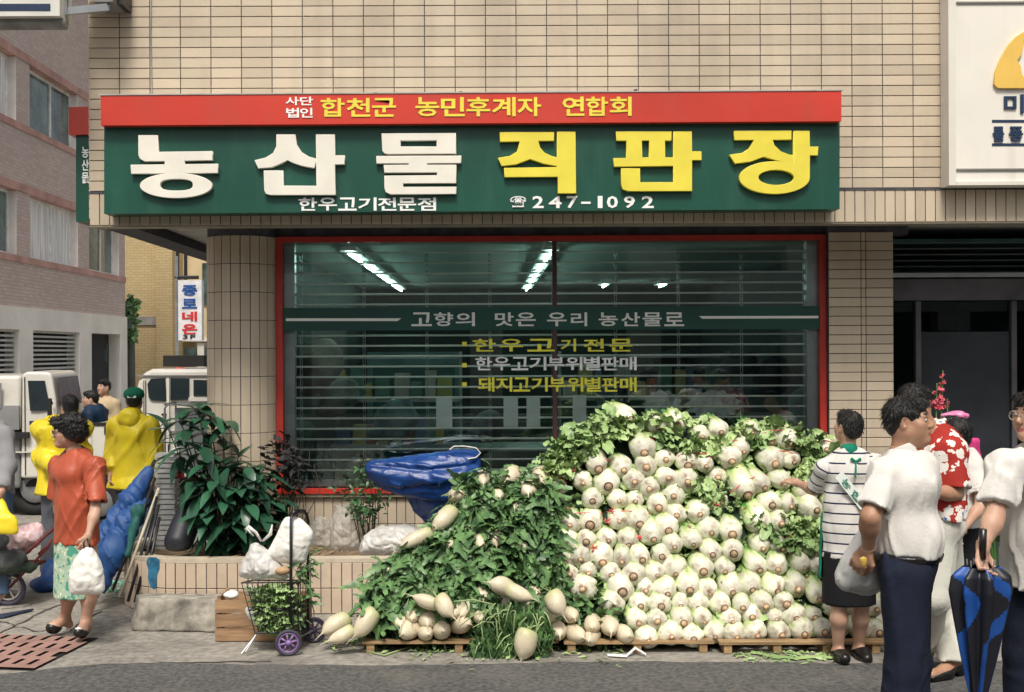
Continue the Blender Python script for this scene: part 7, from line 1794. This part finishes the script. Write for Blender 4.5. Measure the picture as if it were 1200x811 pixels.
t1 = thing('parked_truck', 'white and grey truck facing right behind the woman with permed hair', 'truck', (P(66, 500, td_).x, 14.3, 0))
prof_body('cab', pxs([(26, 560), (26, 440), (30, 435.5), (56, 436), (60, 440), (65, 470), (67, 495), (68, 560)], td_)[::-1], td_, td_ + 1.6, M_tw, t1)
prof_body('lower_body', pxs([(-140, 572), (-140, 505), (25.5, 505), (25.5, 572)], td_)[::-1], td_ + .02, td_ + 1.6, M_tg, t1)
prof_body('cargo_box', pxs([(-140, 504), (-140, 440), (25, 440), (25, 504)], td_)[::-1], td_ + .01, td_ + 1.6, M_tw, t1)
pan('window', [(37, 481), (35, 446), (54, 446), (60, 481)], td_, .012, M_tgl, t1)
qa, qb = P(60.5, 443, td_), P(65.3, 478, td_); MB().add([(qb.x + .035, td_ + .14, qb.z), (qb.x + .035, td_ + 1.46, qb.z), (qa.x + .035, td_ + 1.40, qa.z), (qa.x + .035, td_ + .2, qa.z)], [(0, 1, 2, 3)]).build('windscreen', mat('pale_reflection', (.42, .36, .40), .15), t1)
pan('stripe', [(36, 498), (36, 493), (67, 493), (67, 498)], td_, .010, M_tnav, t1); pan('side_panel', [(-140, 503), (-140, 475), (25, 475), (25, 503)], td_, .03, M_tg, t1)
pan('bed_rail', [(-140, 513), (-140, 506), (36, 506), (36, 513)], td_, .06, M_chas, t1); pan('door_seam', [(31, 556), (31, 442), (32, 442), (32, 556)], td_, .012, M_chas, t1); 
pan('door_handle', [(40, 505), (40, 502), (48, 502), (48, 505)], td_, .03, M_chas, t1); pan('body_line', [(-140, 530), (-140, 528.5), (67, 528.5), (67, 530)], td_, .03, M_tw, t1)
MB().box(P(-140, 560, td_).x, P(64, 560, td_).x, td_ + .1, td_ + 1.5, .35, .62).build('chassis', M_chas, t1)
for px in (-95, 40): tyre((P(px, 590, td_).x, td_ + .18, .33), .33, t1); tyre((P(px, 590, td_).x, td_ + 1.42, .33), .33, t1)
fx = P(68, 500, td_).x
for yy in (td_ + .22, td_ + 1.38): MB().box(fx + .002, fx + .03, yy - .12, yy + .12, .80, .93).build('headlight', mat('lamp_lens', (.7, .68, .6), .15), t1)
MB().box(fx + .002, fx + .05, td_ + .02, td_ + 1.58, .42, .60).build('bumper', M_chas, t1); MB().box(fx + .002, fx + .02, td_ + .45, td_ + 1.15, .82, .92).build('grille', M_chas, t1)
MB().tube([(P(62, 500, td_).x, td_ - .02, 1.35), (P(64, 500, td_).x, td_ - .16, 1.38)], .012, 6).build('mirror_arm', M_chas, t1); MB().box(P(61, 500, td_).x, P(65, 500, td_).x, td_ - .24, td_ - .18, 1.18, 1.42).build('mirror', M_chas, t1)
for k in range(7): xx = P(-130 + 22 * k, 500, td_).x; MB().box(xx, xx + .03, td_ - .015, td_ + .005, 1.30, 1.60).build('side_rib', M_tg, t1)
MB().box(P(-120, 560, td_).x, P(-40, 560, td_).x, td_ + .06, td_ + .10, .45, .62).build('side_guard', M_alu, t1)
t1.rotation_euler = (0, 0, math.radians(8))
d2 = 13.1
t2 = thing('parked_truck', 'white flatbed truck facing right behind the person with the green cap', 'truck', (-3.6, 13.1, 0))
prof_body('cab', pxs([(150, 560), (152, 480), (160, 447), (166, 437), (176, 432.5), (300, 432), (318, 470), (322, 560)], d2)[::-1], d2, d2 + 1.6, M_tw, t2)
pan('window', [(174.5, 466), (173, 450), (177, 444), (194, 443), (195.5, 470), (178, 469)], d2, .012, M_tgl, t2); pan('window', [(200, 469), (200, 443), (222, 443.5), (222, 468)], d2, .012, M_tgl, t2); pan('window', [(227, 464), (227, 445), (262, 446), (262, 464)], d2, .012, M_tgl, t2)
pan('window_frame', [(196, 520), (196, 443), (199, 443), (199, 520)], d2, .03, M_tw, t2); pan('pillar_seam', [(168, 540), (168, 446), (169, 446), (169, 540)], d2, .012, M_tg, t2); pan('sill', [(222, 470), (222, 465.5), (262, 465.5), (262, 470)], d2, .04, M_tw, t2)
a, b = P(94, 540, d2), P(149, 499, d2)
MB().box(a.x, b.x, d2, d2 + .04, a.z, b.z).build('bed_side', M_tw, t2); MB().box(a.x, b.x, d2 - .01, d2 + .05, b.z + .002, b.z + .035).build('bed_rail', M_chas, t2); MB().box(a.x, b.x, d2 + 1.56, d2 + 1.6, a.z, b.z).build('bed_side', M_tw, t2)
MB().box(a.x, b.x, d2 + .042, d2 + 1.558, a.z, a.z + .05).build('bed_floor', M_tg, t2); MB().box(a.x, a.x + .04, d2 + .042, d2 + 1.558, a.z + .052, b.z).build('tailboard', M_tw, t2)
for k in range(3): MB().box(a.x + .12 + k * .16, a.x + .13 + k * .16, d2 - .012, d2 - .001, a.z + .02, b.z - .02).build('side_rib', M_tw, t2)
MB().box(a.x, P(322, 560, d2).x, d2 + .1, d2 + 1.5, .30, .60).build('chassis', M_chas, t2)
for px in (112, 260): tyre((P(px, 590, d2).x, d2 + .18, .30), .30, t2); tyre((P(px, 590, d2).x, d2 + 1.42, .30), .30, t2)
pan('door_seam', [(170.5, 548), (170.5, 446), (171.3, 446), (171.3, 548)], d2, .011, M_chas, t2); pan('door_seam', [(197, 548), (197, 521), (198, 521), (198, 548)], d2, .011, M_chas, t2); pan('gutter', [(160, 441), (160, 439.6), (300, 439.6), (300, 441)], d2, .02, M_tg, t2)
pan('door_handle', [(190, 487), (190, 484.5), (195, 484.5), (195, 487)], d2, .03, M_chas, t2); pan('body_line', [(153, 507), (153, 505.8), (318, 505.8), (318, 507)], d2, .012, M_tg, t2)
for k in range(3): MB().box(a.x + .1 + k * .17, a.x + .125 + k * .17, d2 - .022, d2 - .003, b.z - .10, b.z - .01).build('latch', M_chas, t2)
q_ = P(228, 427, d2 + .6)
MB().box(q_.x - .28, q_.x + .18, d2 + .3, d2 + .9, P(0, 431, d2).z, P(0, 424, d2).z + .06).build('roof_rack', M_chas, t2)
tag(smesh('red_bundle', [([ell((q_.x - .08, d2 + .25, q_.z - .05), (.06, .04, .03), k=.02)], [])], .015, mat('red_bundle', (.5, .06, .05), .5), None, amp(.01, 30, 1)), 'small red bundle tied on the roof of the right-hand truck', 'bundle')

# ================================================================ BACKGROUND BUILDINGS
M_rb = bpy.data.materials.new('red_brick'); M_rb.use_nodes = True
def brick_mat(m, c1, c2, mo, sw, sh, off=.5, ax='yz', rough=.85):
    m.use_nodes = True; N = m.node_tree.nodes; L = m.node_tree.links; b = N['Principled BSDF']; b.inputs['Roughness'].default_value = rough
    g = N.new('ShaderNodeNewGeometry'); sp_ = N.new('ShaderNodeSeparateXYZ'); L.new(g.outputs['Position'], sp_.inputs[0]); cb_ = N.new('ShaderNodeCombineXYZ')
    L.new(sp_.outputs['Y' if ax == 'yz' else 'X'], cb_.inputs[0]); L.new(sp_.outputs['Z'], cb_.inputs[1])
    br = N.new('ShaderNodeTexBrick'); L.new(cb_.outputs[0], br.inputs['Vector']); br.inputs['Color1'].default_value = (*c1, 1); br.inputs['Color2'].default_value = (*c2, 1); br.inputs['Mortar'].default_value = (*mo, 1)
    br.inputs['Scale'].default_value = 1; br.inputs['Brick Width'].default_value = sw; br.inputs['Row Height'].default_value = sh; br.inputs['Mortar Size'].default_value = sh * .12; br.offset = off
    nz_ = N.new('ShaderNodeTexNoise'); nz_.inputs['Scale'].default_value = .6; nz_.inputs['Detail'].default_value = 6; L.new(g.outputs['Position'], nz_.inputs['Vector'])
    L.new(node_mix(N, L, node_math(N, L, 'MULTIPLY', nz_.outputs['Fac'], .45), br.outputs['Color'], (*[x * .6 for x in c1], 1)), b.inputs['Base Color'])
    bp = N.new('ShaderNodeBump'); bp.inputs['Distance'].default_value = .02; bp.inputs['Strength'].default_value = .6; L.new(br.outputs['Fac'], bp.inputs['Height']); bp.invert = True; L.new(bp.outputs[0], b.inputs['Normal'])
brick_mat(M_rb, (.66, .54, .50), (.54, .41, .37), (.46, .41, .39), .24, .085)
M_yb = bpy.data.materials.new('yellow_brick'); brick_mat(M_yb, (.62, .48, .25), (.54, .41, .20), (.42, .33, .20), .26, .10, ax='xz')
M_band = mat('red_band', (.50, .30, .26), .85, .15, 2, coord='World'); M_cc = mat('pale_concrete', (.82, .79, .73), .85, .08, 1, .2, 20, coord='World', dirt=((.35, .32, .27), .3, 2)); M_rev = mat('reveal', (.80, .75, .70), .85, .08, 2, coord='World')
M_wfr = mat('window_frame_pale', (.80, .84, .84), .4); M_skyref = mat('pane_sky_reflection', (.85, .87, .84), .8, .2, 2, coord='World', stretch=(1, 6, .3)); M_bgl = mat('far_glass', (.10, .16, .15), .1, .5, 1.2, coord='World', spec=.8); M_wopen = mat('dark_room', (.03, .03, .035), .8)  # some panes whitened: bright sky reflection put into their colour
XW = -11.2
def dy(px): return -XW * F_PX / (VPX - px)
bld = thing('brick_building', 'reddish brick three storey building with pale ground floor shutters on the left', 'building', (XW, 30, 0))
def zy(px, py): return CAM_H + (VPY - py) * dy(px) / F_PX
sill2, top2 = 4.30, 5.85; fl = 3.20; zc0 = 3.07
wins = [(18.0, 21.8), (23.0, 26.0), (dy(-30), dy(20)), (dy(36), dy(92)), (dy(105), dy(140))]
wins = [(19.0, 22.0), (23.2, 26.2), (26.9, dy(20)), (dy(36), dy(92)), (dy(105), dy(140))]
yend, y00 = dy(147), 16.5
# wall in bands so that window openings are real
def bandwall(z0, z1, m, x0=XW - .35, x1=XW, ops=None, nm='brick_wall'):
    ys_ = [y00] + sum([[a, b] for a, b in (ops or [])], []) + [yend]
    for i in range(0, len(ys_), 2): MB().box(x0, x1, ys_[i], ys_[i + 1], z0, z1).build(nm, m, bld)
for f in range(2):
    s_, t_ = sill2 + f * fl, top2 + f * fl - (0 if f == 0 else .0)
    bandwall(s_, t_, M_rb, ops=wins); bandwall((zc0 if f == 0 else top2 + .001 + .2), s_ - .16, M_rb); bandwall(s_ - .159, s_ - .001, M_band, x1=XW + .03, nm='red_course')
    bandwall(t_ + .001, t_ + .2, M_band, x1=XW + .03, nm='red_course')
bandwall(top2 + fl + .201, 14.5, M_rb)
for f in range(2):
    s_, t_ = sill2 + f * fl, top2 + f * fl
    for i, (a, b) in enumerate(wins):
        fr_ = MB(); x = XW - .22; fr_.box(x - .03, x + .03, a + .01, b - .01, s_ + .002, s_ + .07); fr_.box(x - .03, x + .03, a + .01, b - .01, t_ - .07, t_ - .002); fr_.box(x - .03, x + .03, a + .01, a + .08, s_ + .071, t_ - .071); fr_.box(x - .03, x + .03, b - .08, b - .01, s_ + .071, t_ - .071)
        mid = (a + b) / 2 + .2; fr_.box(x - .025, x + .035, mid - .04, mid + .04, s_ + .071, t_ - .071)
        w = fr_.build('window', M_wfr, bld)
        MB().box(x - .012, x - .002, a + .081, mid - .041, s_ + .072, t_ - .072).build('pane', M_bgl if (i + f) % 2 == 0 else M_skyref, w); MB().box(x - .012, x - .002, mid + .041, b - .081, s_ + .072, t_ - .072).build('pane', M_bgl if (i + f) % 3 else M_skyref, w)
        MB().box(XW - .30, XW + .002, b - .012, b - .002, s_ + .01, t_ - .01).build('reveal', M_rev, w)
# ground floor: pale concrete frame with shutters
gops = [(17.5, 21.0), (22.0, 25.8), (26.5, dy(20)), (dy(36), dy(91)), (dy(105), dy(139))]
zg = zy(60, 386)
bandwall(zg, zc0 - .001, M_cc, x1=XW + .06, nm='concrete_band'); bandwall(0, zg - .001, M_cc, x1=XW + .06, ops=gops, nm='concrete_pier')
M_sh = mat('shutter_slat', (.50, .52, .50), .5, .1, 3, coord='World')
for i, (a, b) in enumerate(gops[:-1]):
    for k in range(22): MB().box(XW - .10, XW - .06, a + .02, b - .02, .05 + k * .115, .05 + k * .115 + .052).build('shutter_slat', M_sh, bld)
MB().box(XW - .34, XW - .30, y00, yend - .01, 0, zg).build('dark_back', M_wopen, bld)
MB().box(XW - .6, XW + .12, y00 - .1, yend + .02, 14.502, 14.8).build('cornice', M_cc, bld); MB().box(XW - 9, XW - .352, y00, yend, 0, 14.5).build('rear_block', M_rb, bld)
MB().box(XW + .062, XW + .12, dy(120), dy(123), 1.7, 2.2).build('meter_box', M_bgl, bld)
# yellow brick building
yb = thing('yellow_brick_building', 'yellow brick building closing the alley behind the hanging sign', 'building', (-13, 45, 0)); Y0 = 45.0
def X_(px, d): return P(px, 400, d).x
def Z_(py, d): return P(180, py, d).z
MB().box(X_(100, Y0), X_(186, Y0), Y0, Y0 + 8, 0, 16).build('main_wall', M_yb, yb); MB().box(X_(186, Y0) + .002, X_(205, Y0), Y0 - .35, Y0 + 8, 0, 16).build('corner_pier', M_yb, yb)
MB().box(X_(205, Y0) + .002, X_(330, Y0), Y0 + 1.2, Y0 + 8, Z_(400, Y0), 16).build('side_wall', mat('cream_wall', (.62, .50, .30), .85, .1, 1, coord='World'), yb)
MB().box(X_(100, Y0), X_(185.5, Y0), Y0 - .06, Y0 - .002, Z_(381, Y0), Z_(371, Y0)).build('grey_band', mat('band_grey', (.30, .29, .27), .8), yb)
MB().box(X_(205, Y0) + .002, X_(330, Y0), Y0 + 1.1, Y0 + 1.19, Z_(400, Y0), Z_(396, Y0)).build('ledge', M_cc, yb)
MB().box(X_(205, Y0) + .01, X_(330, Y0), Y0 + 3, Y0 + 3.1, 0, Z_(400, Y0) - .01).build('recess_wall', M_cc, yb)
for i, (a, b, c, d) in enumerate(((206, 221, 407, 425), (231, 243, 407, 425))): MB().box(X_(a, Y0), X_(b, Y0), Y0 + 1.22, Y0 + 1.3, Z_(d, Y0), Z_(c, Y0)).build('window', M_bgl, yb)
MB().box(X_(222, Y0), X_(230, Y0), Y0 + 1.22, Y0 + 1.5, 0, Z_(402, Y0)).build('post', M_cc, yb)
MB().box(X_(229, Y0), X_(243, Y0), Y0 + 1.12, Y0 + 1.18, Z_(356, Y0), Z_(306, Y0)).build('window', M_bgl, yb)
for px in (208.5, 218): MB().tube([(X_(px, 44), 44, Z_(280, 44)), (X_(px, 44), 44, Z_(328, 44))], .07, 6).build('downpipe', M_dark, yb)
MB().tube([(X_(208.5, 44), 44, Z_(328, 44)), (X_(209.5, 44), 44, Z_(378, 44))], .05, 6).build('downpipe', M_dark, yb)
# hanging vertical sign
sd_ = 32.0
t = thing('hanging_sign', 'white vertical sign with blue and red lettering hanging in the alley', 'sign', (X_(222, sd_), sd_, 0))
MB().box(X_(209, sd_), X_(236.5, sd_), sd_, sd_ + .25, Z_(399, sd_), Z_(328.5, sd_)).build('panel', mat('sign_white', (.72, .72, .74), .4), t)
MB().tube([(X_(204, sd_), sd_ + .1, Z_(325, sd_)), (X_(232, sd_), sd_ + .1, Z_(325, sd_))], .05, 6).build('bracket', M_dark, t); MB().tube([(X_(206, sd_), sd_ + .1, Z_(300, sd_)), (X_(206, sd_), sd_ + .1, 0)], .05, 6).build('post', M_alu, t)
M_bl = mat('sign_blue', (.01, .08, .32), .5); M_rl = mat('sign_letter_red', (.60, .03, .03), .5)
for ch, y0, y1, m in (('종', 334, 346.5, M_bl), ('로', 350, 361.5, M_bl), ('네', 365, 376.5, M_rl), ('온', 379.5, 391.5, M_rl)): glyph_px(ch, 213.5, 231, y0, y1, sd_, m, t, t=.02, off=.03)
glyph_px('3', 214.5, 220, 392.5, 397, sd_, M_dark, t, t=.02); glyph_px('F', 223, 229, 392.5, 397, sd_, M_dark, t, t=.02)
# utility pole with a tangle of plants and boxes
t = thing('utility_pole', 'dark utility pole hung with boxes and a leafy creeper against the yellow wall', 'utility pole', (X_(154, 38), 38, 0))
MB().tube([(X_(154, 38), 38, 0), (X_(153, 38), 38, Z_(350, 38))], .13, 8).build('pole', mat('pole_grey', (.10, .11, .10), .8), t, True)
mb = MB()
for k in range(170):
    c_ = Vector((X_(random.gauss(153, 3.2), 37.8), 37.8 + random.uniform(-.2, .2), Z_(random.uniform(348, 398), 37.8))); mm = Euler((random.uniform(0, 6), random.uniform(0, 6), random.uniform(0, 6))).to_matrix(); mb.add([c_ + mm @ Vector(v) for v in ((0, 0, 0), (-.08, .12, .01), (0, .26, .03), (.08, .12, .01))], [(0, 1, 2, 3)])
tag(mb.build('creeper', M_gl, t), kind='stuff')
MB().box(X_(150, 37.6), X_(156, 37.6), 37.5, 37.75, Z_(385, 37.6), Z_(375, 37.6)).build('meter_box', M_bgl, t)
# the other side of the street, behind the camera: mirrored in the shop window
ob = thing('opposite_building', 'plain grey block across the street, seen only as a reflection in the shop glass', 'building', (0, -9, 0))
M_ob = mat('opposite_wall', (.48, .46, .42), .85, .2, .6, coord='World')
mb = MB(); mb.box(-16, 16, -10.2, -9.6, 0, .4); mb.box(-16, 16, -10.2, -9.6, 2.9, 3.9); mb.box(-16, 16, -10.2, -9.6, 5.6, 6.4)
for k in range(9): mb.box(-16 + 3.9 * k, -16 + 3.9 * k + .8, -10.2, -9.6, .401, 2.899); mb.box(-16 + 3.9 * k, -16 + 3.9 * k + 1.2, -10.2, -9.6, 3.901, 5.599)
mb.build('wall', M_ob, ob); MB().box(-16, 16, -10.6, -10.25, 0, 6.4).build('shop_glazing', mat('opposite_glass', (.05, .07, .07), .2, .6, .8, coord='World'), ob); MB().box(-16.2, 16.2, -20, -9.4, 6.402, 6.7).build('roof', M_conc2, ob)
MB().box(-8, 2, -9.58, -9.4, 2.95, 3.85).build('fascia', mat('opposite_fascia', (.55, .55, .52), .5), ob)
